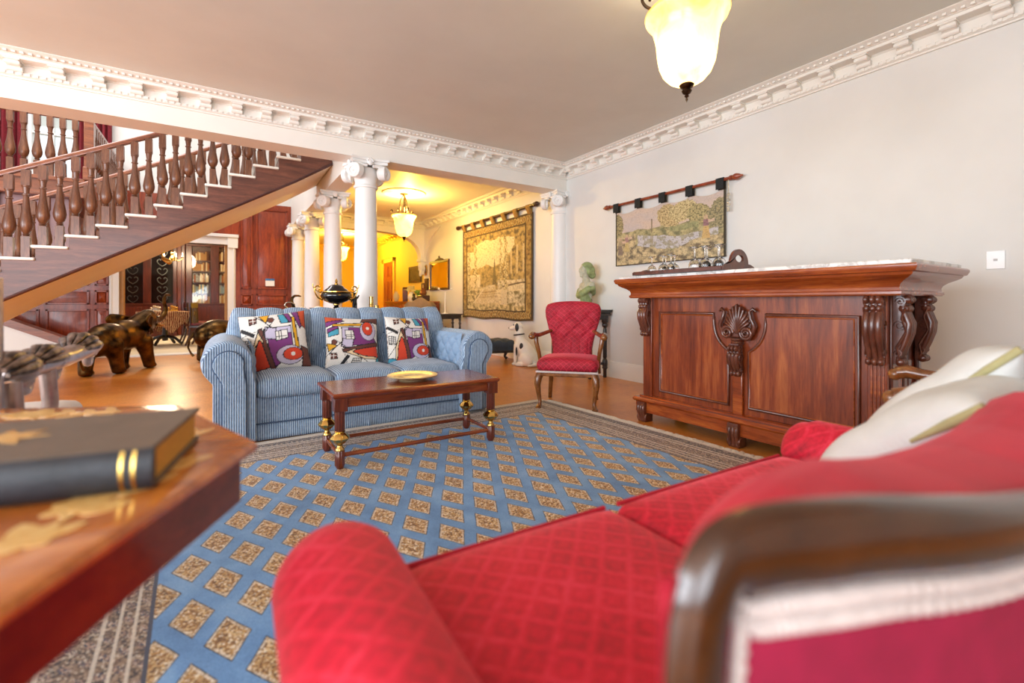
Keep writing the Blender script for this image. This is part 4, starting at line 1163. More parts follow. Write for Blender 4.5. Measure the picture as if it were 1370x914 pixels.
for (cx, zt, nm) in ((-0.125, 0.545, 'n'), (1.352, 0.52, 'f')):
    # rolled arm: fat bolster with a rounded nose, falling away to the back
    def af(u, w, cx=cx, zt=zt):
        a = 2 * pi * u
        # w: 0 nose .. 1 back
        if w < 0.25:
            k = w / 0.25; r = 0.098 * sin(k * pi / 2) ** 0.75; y = 0.025 - 0.06 * (1 - cos(k * pi / 2)) 
        else:
            k = (w - 0.25) / 0.75; r = 0.098; y = -0.035 - 0.57 * k
        zc = zt - 0.10 + 0.012 * (1 if w > .25 else 0)
        zz = sin(a) * r * 1.02
        xx = cos(a) * r * (1.0 if sin(a) > 0 else 0.88)
        return (cx + xx, y, zc + (zz if zz > 0 else zz * 1.2))
    ar = MB().grid(40, 28, af, wrapu=True).build('arm', M_REDS, ls, sharp=0)
    rbox('arm_base', M_REDP, (cx - 0.075, cx + 0.075, -0.60, -0.01, 0.14, zt - 0.12), ls, 0.03)
for (x, y) in ((-0.13, -0.06), (1.37, -0.06), (-0.1, -0.56), (1.34, -0.56)):
    MB().tube([(x, y, 0.16), (x * 1.0, y, 0.08), (x, y + 0.015 * (1 if y > -.3 else -1), 0.0)], [0.03, 0.024, 0.02], 12, up=(0, 1, 0)).build('leg', M_SHOWD, ls)
# back: crest and bowed wooden rear frame with dipping middle
half = [(-0.022, 0.640, 0.30), (-0.020, 0.640, 0.50), (-0.018, 0.642, 0.62), (-0.014, 0.644, 0.690), (-0.004, 0.646, 0.728), (0.014, 0.648, 0.752), (0.04, 0.653, 0.764), (0.08, 0.664, 0.768), (0.13, 0.678, 0.766), (0.19, 0.690, 0.760), (0.28, 0.706, 0.746), (0.38, 0.718, 0.731), (0.50, 0.727, 0.718), (0.62, 0.730, 0.713)]
full = half + [(1.24 - s, n, h) for s, n, h in half[-2::-1]]
def crest(s):
    P = [(-0.05, 0.66), (-0.02, 0.70), (0.03, 0.725), (0.08, 0.738), (0.15, 0.748), (0.26, 0.748), (0.44, 0.722), (0.62, 0.712), (0.8, 0.716), (0.98, 0.738), (1.09, 0.748), (1.16, 0.738), (1.21, 0.725), (1.26, 0.70), (1.29, 0.66)]
    for i in range(len(P) - 1):
        if s <= P[i + 1][0]:
            t = (s - P[i][0]) / (P[i + 1][0] - P[i][0]); return P[i][1] + t * (P[i + 1][1] - P[i][1])
    return P[-1][1]
def railat(s):
    s = max(0.03, min(1.21, s)); s2 = s if s <= 0.62 else 1.24 - s
    P = half[5:]
    for i in range(len(P) - 1):
        if s2 <= P[i + 1][0]:
            t = max(0, (s2 - P[i][0]) / (P[i + 1][0] - P[i][0])); return P[i][1] + t * (P[i + 1][1] - P[i][1]), P[i][2] + t * (P[i + 1][2] - P[i][2])
    return P[-1][1], P[-1][2]
def backf(u, w):
    s = -0.05 + 1.34 * u
    zc = crest(s); rn, rh = railat(s)
    e = min(1.0, (1 - abs(2 * u - 1)) * 14) ** 0.5
    P = [(0.45, 0.36), (0.475, 0.46), (0.505, 0.58), (0.525, zc - 0.07), (0.548, zc - 0.022), (0.575, zc - 0.004), (0.602, zc), (0.63, zc - 0.002), (rn - 0.028, min(rh - 0.012, zc + 0.004)), (rn - 0.016, rh - 0.03), (rn - 0.016, rh - 0.2), (rn - 0.016, 0.22)]
    t = w * (len(P) - 1); i = min(int(t), len(P) - 2); f = t - i
    n = P[i][0] + (P[i + 1][0] - P[i][0]) * f; h = P[i][1] + (P[i + 1][1] - P[i][1]) * f
    mid = 0.63
    n = mid + (n - mid) * (0.35 + 0.65 * e)
    # the padding narrows towards the seat, so the frame shows round it
    inset = max(0.0, 0.655 - n) * 1.25
    k_ = inset * max(0.0, 1 - min(u, 1 - u) / 0.30)
    s = s + k_ if u < 0.5 else s - k_
    return Pn(s, n, h)
MB().grid(90, 66, backf).build('backrest', M_REDP, ls, sharp=0)
def offset_path(path, d):
    out = []
    for i in range(len(path)):
        a = path[max(0, i - 1)]; c = path[min(len(path) - 1, i + 1)]
        tx, tz = c[0] - a[0], c[2] - a[2]; L = sqrt(tx * tx + tz * tz) or 1
        nx, nz = tz / L, -tx / L            # to the inside
        out.append((path[i][0] + nx * d, path[i][1], path[i][2] + nz * d))
    return out
def dense(path, k=6):
    """Catmull-Rom resample"""
    out = []; P = [V(p) for p in path]
    for i in range(len(P) - 1):
        p0, p1, p2, p3 = P[max(0, i - 1)], P[i], P[i + 1], P[min(len(P) - 1, i + 2)]
        for j in range(k):
            t = j / k
            out.append(tuple(0.5 * ((2 * p1) + (p2 - p0) * t + (2 * p0 - 5 * p1 + 4 * p2 - p3) * t * t + (3 * p1 - p0 - 3 * p2 + p3) * t ** 3)))
    out.append(tuple(P[-1])); return out
fd = dense(full, 5)
rails = []
sec = [(0.0, -0.014), (0.0, -0.008), (0.004, 0.004), (0.014, 0.010), (0.036, 0.010), (0.048, 0.006), (0.060, 0.002), (0.065, -0.006), (0.065, -0.014)]
offs = [offset_path(fd, d) for d, _ in sec]
vs = []; m_ = len(sec)
for i in range(len(fd)):
    for k in range(m_):
        p = offs[k][i]; vs.append(Pn(p[0], p[1] + sec[k][1], p[2]))
fs = [(i * m_ + k, i * m_ + (k + 1) % m_, (i + 1) * m_ + (k + 1) % m_, (i + 1) * m_ + k) for i in range(len(fd) - 1) for k in range(m_)]
fs += [tuple(range(m_)), tuple((len(fd) - 1) * m_ + k for k in range(m_))]
MB().add(vs, fs).build('back_frame', M_SHOWD, ls, sharp=60)
# gimp braid: two knotted cords
gm = []
for (d, r) in ((0.071, 0.0072), (0.086, 0.0072)):
    pth = dense(offset_path(full, d), 26)
    pts = [Pn(p[0], p[1] - 0.004, p[2]) for p in pth]
    rr = [r * (1 + 0.16 * sin(i * 1.25)) for i in range(len(pts))]
    MB().tube(pts, rr, 10, up=(0, 1, 0)).build('gimp_braid', M_GIMP, ls, sharp=0)
# outside back panel
ip = dense(offset_path(full, 0.08), 3)
vs = [Pn(p[0], p[1] - 0.008, p[2]) for p in ip]; n0 = len(vs)
vs += [Pn(p[0], p[1] - 0.008, 0.22) for p in ip]
MB().add(vs, [(i, i + 1, n0 + i + 1, n0 + i) for i in range(n0 - 1)]).build('outside_back_panel', M_MAG, ls)

# white cushions leaning in the corner
M_LINEN = plain('white_linen', rgb(206, 206, 202), 0.85, 0.04, 20, bump=0.12)
M_KHAKI = plain('khaki_edge', rgb(166, 158, 112), 0.85, 0.1, 30)
def white_pillow(label, loc, rot, size):
    o = pillow('white_cushion', label, None, loc, rot, size, 0.17, mat=M_LINEN, N=64, wr=0.024)
    # khaki edging down one side
    pts = []
    for i in range(41):
        a, c = 1.0, 0.30 + 0.69 * i / 40
        pts.append((a * (1 - 0.05 * (1 - c * c) * abs(a) ** 3) * size / 2, 0.0, c * (1 - 0.05 * (1 - a * a) * abs(c) ** 3) * size / 2))
    MB().tube(pts, [0.004 + 0.006 * min(1, i / 22) for i in range(41)], 10).build('khaki_edge', M_KHAKI, o)
    return o
white_pillow('white linen cushion with khaki edge on the red sofa, nearer and lower of the pair', (1.47, 0.41, 0.60), (radians(-50), radians(3), radians(177)), 0.45)
p2_ = white_pillow('white linen cushion with khaki edge on the red sofa, farther and higher of the pair', (1.675, 0.41, 0.65), (radians(-46), radians(-4), radians(174)), 0.48)
p2_.scale = (0.62, 0.9, 1.0)

# ================================================================ octagonal marquetry table and book
M_TAB = wood('table_walnut', rgb(126, 64, 18), rgb(176, 98, 32), rgb(208, 134, 56), (1.2, 7, 7), 0.2, 0.6)
M_TABD = wood('table_apron', rgb(66, 22, 8), rgb(104, 40, 14), rgb(132, 60, 24), (3, 3, 7), 0.28, 0.4)
M_INLAY = wood('boxwood_inlay', rgb(196, 142, 70), rgb(222, 176, 102), rgb(238, 204, 140), (5, 5, 5), 0.25, 0.5)
tb = thing('octagonal_table', 'eight-sided polished wooden table with pale floral inlay at lower left', 'table', (-0.54, 1.0, 0.012), radians(-4.8))
def octo(r): return [(r * cos(k * pi / 4), r * sin(k * pi / 4)) for k in range(8)]
HT = 0.668
b = MB()
pr = [(-0.06, -0.026), (-0.03, -0.026), (-0.018, -0.024), (-0.010, -0.019), (0.0, -0.017), (0.002, -0.009), (-0.004, -0.001), (-0.012, 0.0), (-0.06, 0.0)]
b.sweep([(o, z) for o, z in pr], [(x, y, HT) for x, y in octo(0.6)], closed=True)
b.prism(octo(0.55), HT - 0.026, HT - 0.0004)
b.build('tabletop', M_TAB, tb, sharp=22)
for k in range(8):
    a0, a1 = octo(0.575)[k], octo(0.575)[(k + 1) % 8]
    d = V((a1[0] - a0[0], a1[1] - a0[1])).normalized(); nx, ny = d.y, -d.x
    q = [(a0[0], a0[1]), (a1[0], a1[1]), (a1[0] - nx * 0.02 - d.x * 0.008, a1[1] - ny * 0.02 - d.y * 0.008), (a0[0] - nx * 0.02 + d.x * 0.008, a0[1] - ny * 0.02 + d.y * 0.008)]
    MB().prism(q, HT - 0.105, HT - 0.024).build('apron', M_TABD, tb, bevel=0.002)
MB().lathe([(0.30, 0.0), (0.30, 0.04), (0.22, 0.07), (0.10, 0.10), (0.085, 0.16), (0.12, 0.26), (0.125, 0.32), (0.08, 0.42), (0.075, 0.48), (0.12, 0.52), (0.30, 0.56), (0.30, HT - 0.03)], 8).build('pedestal', M_TABD, tb, sharp=20)
# marquetry: leaves and blossoms set flush
rnd = random.Random(5)
def leaf(b, x, y, a, L, w):
    pts = []
    for i in range(9):
        t = i / 8; pts.append((L * t, w * sin(pi * t) ** 0.8))
    pl = pts + [(p[0], -p[1]) for p in pts[-2:0:-1]]
    c, s = cos(a), sin(a)
    b.prism([(x + px * c - py * s, y + px * s + py * c) for px, py in pl], HT - 0.001, HT + 0.0005 + rnd.random() * 0.0008)
inl = MB()
def spray(ax, ay, bx, by, n, wdt, sz=1.0):
    for i in range(n):
        t = (i + 0.5) / n
        x = ax + (bx - ax) * t + rnd.uniform(-wdt, wdt); y = ay + (by - ay) * t + rnd.uniform(-wdt, wdt)
        base = atan2(by - ay, bx - ax)
        if i % 3 == 1:
            for k in range(6): leaf(inl, x, y, k * pi / 3 + t, 0.026 * sz, 0.009 * sz)
        else:
            for sg in (-1, 1): leaf(inl, x, y, base + sg * rnd.uniform(0.4, 1.1), rnd.uniform(0.03, 0.05) * sz, rnd.uniform(0.007, 0.011) * sz)
        leaf(inl, x, y, base + rnd.uniform(-0.2, 0.2), 0.05 * sz, 0.004)
for k in range(8):
    a = (k + 0.5) * pi / 4
    cx, cy = 0.475 * cos(a), 0.475 * sin(a); tx_, ty_ = -sin(a), cos(a)
    spray(cx - tx_ * 0.13, cy - ty_ * 0.13, cx + tx_ * 0.13, cy + ty_ * 0.13, 10, 0.022, 1.3)
spray(-0.1, 0.0, 0.1, 0.02, 6, 0.05, 1.3)
tag(inl.build('floral_inlay', M_INLAY, tb), kind='stuff')
bk = thing('book', 'thick old dark book with yellowed page edges lying on the inlaid table', 'book', (-0.219, 0.93, HT + 0.013), radians(-10))
M_COVER = plain('book_cover', rgb(96, 82, 70), 0.6, 0.15, 18, bump=0.1)
M_SPINE = plain('book_spine', rgb(36, 38, 44), 0.55, 0.35, 22, bump=0.3)
M_PAGES = plain('book_pages', rgb(206, 160, 72), 0.8, 0.1, 90)
MB().bb(-0.17, 0.17, -0.125, 0.125, 0.0, 0.005).build('back_cover', M_COVER, bk, bevel=0.002)
MB().bb(-0.17, 0.17, -0.125, 0.125, 0.05, 0.056).build('front_cover', M_COVER, bk, bevel=0.002)
MB().bb(-0.164, 0.164, -0.118, 0.118, 0.005, 0.05).build('page_block', M_PAGES, bk)
b = MB(); pts = [(-0.118, 0.0), (-0.127, 0.002), (-0.134, 0.014), (-0.136, 0.028), (-0.134, 0.042), (-0.127, 0.054), (-0.118, 0.056)]
b.prism_x(pts, -0.17, 0.17).build('spine', M_SPINE, bk, sharp=60)
for x in (0.148, 0.135): MB().prism_x([(p[0] - 0.0008, p[1]) for p in pts[1:-1]], x, x + 0.004).build('gilt_band', metal('gilt', rgb(214, 178, 96)), bk)
b = MB()
for k in range(7): 
    b.M = T_((-0.04, 0.0, 0.0562 + 0.00008 * k)) @ Rz(2 * pi * k / 7)
    b.prism([(-0.006, 0), (0.02, 0.012), (0.052, 0), (0.02, -0.012)], 0, 0.0006)
b.M = Matrix.Identity(4)
b.build('gilt_cover_ornament', M_INLAY, bk)

# ================================================================ silver carved chair behind the table
M_SILV = plain('silver_leaf', rgb(184, 168, 162), 0.28, 0.3, 16, metallic=0.65)
M_SILVD = metal('silver_paint_dark', rgb(172, 156, 146), 0.36, 0.3, 26, rgb(52, 38, 32))
sc_ = thing('carved_chair', 'silver-painted carved open armchair with white seat, behind the inlaid table at left', 'armchair', (-0.46, 2.1, 0.0), 0)
for (X0, nm) in ((0.0, 'arm'), (-0.56, 'arm')):
    y0, y1 = -0.46, 0.48
    core = MB().tube([(X0 - 0.02, y0, 0.76), (X0 - 0.01, -0.2, 0.742), (X0, 0.1, 0.738), (X0 + 0.015, 0.36, 0.748), (X0 + 0.02, y1 - 0.04, 0.752)], [0.032, 0.034, 0.034, 0.034, 0.03], 14, up=(0, 0, 1))
    a = core.build('arm', M_SILV, sc_, sharp=60)
    # repeated scrolls and acanthus bunches along the arm
    for (yy, k) in ((-0.36, 1.0), (-0.08, 0.95), (0.36, 1.15)):
        b = MB()
        for j in range(6):
            ang = (j - 2.5) * 0.5
            dx, dz = sin(ang) * 0.042 * k, cos(ang) * 0.042 * k
            b.tube([(X0 + dx * 0.6, yy - 0.13 * k, 0.742 + dz * 0.7), (X0 + dx * 1.15, yy - 0.06 * k, 0.742 + dz * 1.25), (X0 + dx * 1.1, yy, 0.742 + dz * 1.15), (X0 + dx * 0.7, yy + 0.035 * k, 0.742 + dz * 0.8)], [0.006, 0.014 * k, 0.014 * k, 0.006], 8)
        b.build('acanthus_bunch', M_SILVD, a, sharp=60)
        b = MB()
        pts = []
        for i in range(20):
            t = i / 19; aa = t * 3.2 * pi
            rr = 0.03 * k * (1 - 0.75 * t)
            pts.append((X0, yy + 0.09 * k + cos(aa) * rr, 0.70 + sin(aa) * rr))
        b.tube(pts, 0.013 * k, 8, up=(1, 0, 0)); b.ell((X0, yy + 0.07 * k, 0.735), (0.034 * k, 0.05 * k, 0.03 * k), 14)
        b.build('arm_scroll', M_SILV, a, sharp=60)
    for yy in (-0.38, -0.08):
        MB().tube([(X0, yy, 0.72), (X0 + 0.01, yy - 0.01, 0.62), (X0, yy + 0.01, 0.52), (X0, yy, 0.42)], [0.022, 0.02, 0.02, 0.026], 10, up=(0, 1, 0)).build('arm_support', M_SILV, sc_, sharp=60)
rbox('seat', plain('white_seat_cloth', rgb(236, 236, 238), 0.8, 0.03), (-0.55, 0.0, -0.42, 0.42, 0.45, 0.54), sc_, 0.04, puff=0.03)
MB().bb(-0.57, 0.01, -0.44, 0.43, 0.38, 0.45).build('seat_rail', M_SILVD, sc_, bevel=0.012)
for x in (-0.53, -0.03):
    for y in (-0.40, 0.39):
        MB().tube([(x, y, 0.40), (x, y, 0.25), (x, y + 0.015, 0.1), (x, y + 0.02, 0.0)], [0.03, 0.024, 0.02, 0.026], 10, up=(0, 1, 0)).build('leg', M_SILVD, sc_, sharp=60)
rbox('backrest', plain('white_back_cloth', rgb(232, 232, 234), 0.8, 0.03), (-0.50, -0.06, -0.47, -0.42, 0.55, 1.0), sc_, 0.02)
MB().tube([(-0.54, -0.45, 0.42), (-0.54, -0.46, 0.98), (-0.28, -0.47, 1.10), (-0.02, -0.46, 0.98), (-0.02, -0.45, 0.42)], 0.03, 12, up=(0, 1, 0)).build('back_frame', M_SILV, sc_, sharp=60)
# ================================================================ hanging lamps
def glass_mat():
    m = NT('alabaster_glass'); t = m.t
    t.nodes.remove(m.p)
    v = m.co(); n = m.noise(v, 7, 4, 0.6, 0.8)
    col = m.ramp(n, [(0.3, rgb(255, 214, 120)), (0.7, rgb(255, 236, 180))])
    tr = m.n('BsdfTranslucent', {'Color': col}); df = m.n('BsdfDiffuse', {'Color': col}); gl = m.n('BsdfGlossy', {'Color': (1, 1, 1, 1), 'Roughness': 0.15})
    em = m.n('Emission', {'Color': rgb(255, 214, 120), 'Strength': 0.22})
    a = m.n('MixShader', {0: 0.15, 1: tr, 2: df}); b = m.n('MixShader', {0: 0.04, 1: a, 2: gl})
    c = m.n('AddShader', {0: b, 1: em})
    t.links.new(c.outputs[0], m.out.inputs[0])
    return m.mat
M_GLASS = glass_mat()
M_IRON = metal('antique_iron', rgb(96, 72, 50), 0.4, 0.4, 20, rgb(40, 30, 24))
def lamp(loc, label, low, power, col):
    t = thing('pendant_lamp', label, 'pendant lamp', (loc[0], loc[1], 0))
    # bell shade
    P = [(0.205, 2.436), (0.209, 2.428), (0.203, 2.414), (0.184, 2.392), (0.169, 2.362), (0.158, 2.32), (0.151, 2.27), (0.146, 2.22), (0.138, 2.175), (0.12, 2.13), (0.09, 2.096), (0.055, 2.075), (0.02, 2.068)]
    b = MB().lathe(P, 48, lambda a, z: 1 + (0.005 * cos(12 * a) if z > 2.2 else 0.0))
    b.f = [f for f in b.f if len(f) == 4]
    sh_ = b.build('glass_shade', M_GLASS, t, sharp=60)
    MB().tube([(0.205 * cos(2 * pi * k / 48), 0.205 * sin(2 * pi * k / 48), 2.434) for k in range(48)], 0.006, 8, closed=True).build('shade_lip', M_GLASS, sh_)
    b = MB().lathe([(0.0, 1.975), (0.006, 1.99), (0.004, 2.0), (0.012, 2.008), (0.008, 2.016), (0.02, 2.024), (0.026, 2.036), (0.018, 2.046), (0.03, 2.054), (0.038, 2.066), (0.03, 2.074), (0.0, 2.076)], 20, c=(0, 0, 0))
    b.build('finial', M_IRON, t, sharp=50)
    MB().lathe([(0.0, ZC - 0.05), (0.02, ZC - 0.05), (0.035, ZC - 0.035), (0.07, ZC - 0.03), (0.075, ZC - 0.015), (0.06, ZC), (0.0, ZC)], 24).build('canopy', M_IRON, t, sharp=50)
    MB().tube([(0, 0, 2.08), (0, 0, ZC - 0.04)], 0.011, 10).build('stem', M_IRON, t)
    for k in range(3):
        a = 2 * pi * k / 3 + 0.5
        pts2 = [(0.012, 2.77), (0.045, 2.765), (0.06, 2.74), (0.045, 2.72), (0.035, 2.735)]
        pts = [(0.02, 2.78), (0.055, 2.72), (0.07, 2.65), (0.062, 2.58), (0.07, 2.53), (0.10, 2.50), (0.115, 2.53), (0.10, 2.555), (0.083, 2.54)]
        MB().tube([(p[0] * cos(a), p[0] * sin(a), p[2]) for p in dense([(q[0], 0, q[1]) for q in pts], 4)], 0.008, 8).build('scroll_arm', M_IRON, t)
        pts = [(0.05, 2.47), (0.11, 2.475), (0.17, 2.46), (0.215, 2.475), (0.235, 2.51), (0.215, 2.54), (0.19, 2.525), (0.195, 2.505)]
        MB().tube([(p[0] * cos(a), p[0] * sin(a), p[2]) for p in dense([(q[0], 0, q[1]) for q in pts], 4)], 0.008, 8).build('shade_hook', M_IRON, t)
    MB().lathe([(0.0, 2.46), (0.05, 2.46), (0.055, 2.47), (0.05, 2.48), (0.0, 2.48)], 20).build('spider', M_IRON, t)
    for (dx, z, e, r) in ((0.0, 2.22, low, 0.045), (0.0, 2.56, power, 0.05)):  # lower one is the bulb, upper one is added fill for the room
        ld = bpy.data.lights.new('bulb_or_fill', 'POINT'); ld.energy = e; ld.color = col; ld.shadow_soft_size = r
        lo = bpy.data.objects.new('bulb_or_fill', ld); COL.objects.link(lo); lo.parent = t; lo.location = (0.06 if z > 2.5 else 0.0, 0.03 if z > 2.5 else 0.02, z)
    return t
def rose(x, y):
    struct(MB().lathe([(0.0, ZC - 0.018), (0.10, ZC - 0.018), (0.14, ZC - 0.012), (0.30, ZC - 0.010), (0.33, ZC - 0.02), (0.36, ZC - 0.016), (0.375, ZC), (0.0, ZC)], 48, c=(x, y, 0)).build('ceiling_rose', M_PLASTER, sharp=30))
LC = (1.0, 0.62, 0.12)
lamp((2.06, 1.53), 'large lit bell-shaped glass pendant lamp hanging nearest the camera at upper right', 6.0, 7, (1.0, 0.80, 0.48))
lamp((2.70, 7.70), 'lit bell-glass pendant lamp hanging between the columns and the garden tapestry', 8, 95, LC); rose(2.70, 7.70)
lamp((2.80, 13.0), 'lit pendant lamp far back in the yellow hall, half behind the second column', 16, 120, (1.0, 0.70, 0.09)); rose(2.80, 13.0)
# ================================================================ tapestries (woven pictures, painted per vertex)
def fbm(x, y, s=0, o=4):
    v = 0; a = 0.5; f = 1.0
    for k in range(o):
        v += a * noise.noise((x * f + s * 7.3, y * f - s * 3.1, s)); a *= 0.5; f *= 2.05
    return v + 0.5
def mixc(a, b, t):
    t = max(0, min(1, t)); return tuple(a[i] + (b[i] - a[i]) * t for i in range(3)) + (1,)
def sp_(v): # speckle of the weave
    return 0.8 + 0.4 * v
gold, dgold, olive, brown, pale, ivory = rgb(196, 166, 96), rgb(140, 108, 54), rgb(104, 92, 44), rgb(72, 52, 28), rgb(232, 214, 160), rgb(238, 226, 188)
def garden(u, v):
    """u: left to right, v: bottom to top"""
    r1 = fbm(u * 9, v * 9, 1); r2 = fbm(u * 26, v * 24, 2); r3 = fbm(u * 70, v * 60, 3, 3)
    r2 = 0.5 + (r2 - 0.5) * 1.4; r3 = 0.5 + (r3 - 0.5) * 1.4
    e = min(u * 0.92, (1 - u) * 0.92, v, (1 - v))
    if e < 0.018: return brown
    if v < 0.085 or v > 0.915:
        a = (u * 9.5) % 1.0 - 0.5; b = ((v if v < .5 else 1 - v) - 0.05) / 0.05
        ring = abs(sqrt(a * a * 4 + b * b * 0.8) - 0.62)
        c = dgold if ring > 0.22 else gold
        if ring < 0.09: c = brown
        return mixc(c, pale, (r3 - 0.5) * 1.2)
    if u < 0.065 or u > 0.925:
        a = (v * 11) % 1.0 - 0.5; b = ((u if u < .5 else 1 - u) - 0.04) / 0.04
        ring = abs(sqrt(a * a * 4 + b * b) - 0.6)
        return mixc(brown if ring < 0.1 else dgold, gold, r2 * 1.3 - 0.2)
    if abs(u - 0.072) < 0.007 or abs(u - 0.918) < 0.007 or abs(v - 0.092) < 0.007 or abs(v - 0.908) < 0.007: return brown
    # sky
    c = mixc(pale, ivory, v * 0.6 + r1 * 0.5)
    # far trees
    hl = 0.52 + 0.07 * fbm(u * 6, 0.3, 4) - 0.10 * (u - 0.5) ** 2
    if 0.3 < v < hl: c = mixc(olive, gold, r2 * 1.6 - 0.2)
    if u < 0.30 and 0.34 < v < 0.48: c = mixc(ivory, gold, r1 * 0.7 - 0.1)           # water
    # right hand woods and columns
    rh = 0.46 + 0.42 * max(0, (u - 0.60)) / 0.4 + 0.1 * (r1 - 0.5)
    if u > 0.62 and 0.42 < v < rh + 0.08:
        c = mixc(brown, gold, r2 * 1.7 - 0.25)
        if 0.46 < v < 0.74 and abs(((u - 0.70) * 13) % 1 - 0.5) < 0.13 and u > 0.70: c = mixc(ivory, gold, r3)
    # terrace wall, basin
    if u > 0.56 and 0.30 < v < 0.40: c = mixc(ivory, dgold, (r2 - 0.3) * 0.9)
    if u > 0.62 and abs(v - 0.345 - 0.02 * sin(u * 9)) < 0.008: c = brown
    if u > 0.64 and 0.12 < v < 0.29: c = mixc(olive, ivory, r2 * 1.9 - 0.45)
    # cypress
    if abs(u - 0.515) < 0.028 * (1 - max(0, (v - 0.38)) / 0.27) and 0.36 < v < 0.65: c = mixc(brown, olive, r3 + 0.2)
    # path with paving courses
    pl, pr = 0.40 - (0.36 - v) * 1.05, 0.52 + (0.36 - v) * 0.30
    if 0.09 < v < 0.36 and pl < u < pr:
        c = mixc(gold, ivory, r1 * 1.1)
        k = 1 / (0.42 - v)
        if (k * 4) % 1 < 0.16: c = mixc(c, dgold, 0.7)
        elif ((u - 0.45) / (0.42 - v) * 4 + floor(k * 4) * 0.5) % 1 < 0.1: c = mixc(c, dgold, 0.6)
    elif 0.09 < v < 0.34 and u < pl:
        c = mixc(olive, pale, r2 * 1.8 - 0.35)
        if abs(u - pl) < 0.02: c = ivory
    # near posts wound with vines
    for (px_, w, b0) in ((0.22, 0.016, 0.34), (0.665, 0.018, 0.13), (0.60, 0.012, 0.30), (0.11, 0.02, 0.2)):
        wob = px_ + 0.010 * sin(v * 60)
        if abs(u - wob) < w * (0.7 + r3 * 0.8) and b0 < v < 0.92: c = mixc(olive, pale, r3 * 1.6 - 0.3)
    if 0.60 < u < 0.68 and 0.13 < v < 0.30: c = mixc(ivory, dgold, (r3 - 0.35))
    # hanging foliage
    fl_ = 0.85 - 0.10 * fbm(u * 7, 1.7, 6) - (0.16 if u > 0.78 else 0.0) * fbm(u * 8, 4, 7) - (0.1 if u < 0.2 else 0)
    if v > fl_ + 0.03: c = mixc(brown, gold, r2 * 1.9 - 0.3)
    if v < 0.13 + 0.05 * r1: c = mixc(olive, pale, r2 * 1.8 - 0.3)
    return mixc(mixc(c, pale, 0.12), brown, max(0, 0.46 - r3) * 1.3)
def meadow(u, v):
    r1 = fbm(u * 8, v * 5, 11); r2 = fbm(u * 22, v * 12, 12); r3 = fbm(u * 75, v * 40, 13, 3)
    r2 = 0.5 + (r2 - 0.5) * 1.35; r3 = 0.5 + (r3 - 0.5) * 1.5
    if min(u, 1 - u) < 0.012 or v < 0.015: return rgb(66, 58, 44)
    sky = mixc(rgb(206, 196, 196), rgb(232, 204, 176), fbm(u * 3, v * 6, 14))
    c = sky
    tl = 0.60 + 0.05 * r1
    if v < tl: c = mixc(rgb(104, 108, 58), rgb(206, 190, 128), r2 * 1.5 - 0.2)
    # autumn grove to the right of centre
    for (cx, cy, rx, ry, ca, cb) in ((0.55, 0.78, 0.11, 0.20, rgb(160, 130, 66), rgb(228, 202, 140)), (0.66, 0.82, 0.12, 0.17, rgb(170, 146, 80), rgb(232, 214, 154)), (0.80, 0.72, 0.10, 0.16, rgb(120, 116, 62), rgb(206, 186, 120)), (0.95, 0.66, 0.08, 0.24, rgb(96, 100, 66), rgb(176, 160, 108)), (0.03, 0.76, 0.06, 0.20, rgb(90, 86, 44), rgb(190, 170, 104))):
        if ((u - cx) / rx) ** 2 + ((v - cy) / ry) ** 2 < 0.7 + 0.6 * r2: c = mixc(ca, cb, r3 * 1.6 - 0.3)
    if abs(u - 0.385) < 0.006 and 0.55 < v < 0.80: c = rgb(120, 100, 60)
    # lake
    if 0.22 < v < 0.47 + 0.05 * sin(u * 7) and 0.24 < u < 0.95:
        c = mixc(rgb(196, 192, 198), rgb(222, 218, 220), r1 + 0.1)
        if abs(u - 0.385) < 0.015: c = mixc(c, rgb(150, 130, 80), 0.6)
        if r2 > 0.56: c = mixc(c, rgb(150, 140, 92), 0.7)
    # shores
    if v < 0.24 + 0.10 * fbm(u * 5, 2.2, 15) + (0.22 if u < 0.22 else 0) + 0.07 * sin(u * 9): c = mixc(rgb(92, 76, 46), rgb(226, 202, 148), r2 * 1.9 - 0.35)
    if 0.50 < v < 0.60 and 0.55 < u < 0.80 and v > 0.5 + (0.7 - u) * 0.2: c = mixc(rgb(120, 128, 74), rgb(188, 184, 120), r2)
    # two small figures in country dress
    def fig(x, y, s, sk, bo):
        nonlocal c
        dx, dy = (u - x) / s, (v - y) / s * 0.48
        if -0.5 < dy < 0.05 and abs(dx) < 0.12 - 0.16 * dy: c = mixc(sk, rgb(150, 110, 60), r3 - 0.4)
        if 0.05 <= dy < 0.36 and abs(dx) < 0.13: c = bo
        if 0.2 < dy < 0.34 and 0.1 < dx < 0.4: c = rgb(222, 190, 160)
        if dx * dx + (dy - 0.46) ** 2 < 0.011: c = rgb(214, 180, 140)
    fig(0.855, 0.50, 0.17, rgb(230, 190, 110), rgb(150, 96, 110)); fig(0.125, 0.42, 0.15, rgb(222, 196, 120), rgb(170, 120, 120)); fig(0.055, 0.36, 0.15, rgb(120, 100, 90), rgb(170, 150, 110))
    if c is sky: return mixc(c, rgb(150, 130, 110), max(0, 0.46 - r3) * 0.6)
    return mixc(mixc(c, rgb(222, 212, 196), 0.16), rgb(80, 64, 40), max(0, 0.46 - r3) * 1.1)
M_TAP = attr_mat('woven_tapestry', 0.92, 220, 0.3, 0.15, 0.15)
M_RODD = wood('dark_rod_wood', rgb(36, 18, 10), rgb(60, 32, 18), rgb(84, 48, 28), (6, 6, 6), 0.35, 0.3)
M_RODR = wood('red_rod_wood', rgb(96, 34, 18), rgb(140, 60, 34), rgb(170, 84, 50), (6, 6, 6), 0.3, 0.4)
XT = XR - 0.05
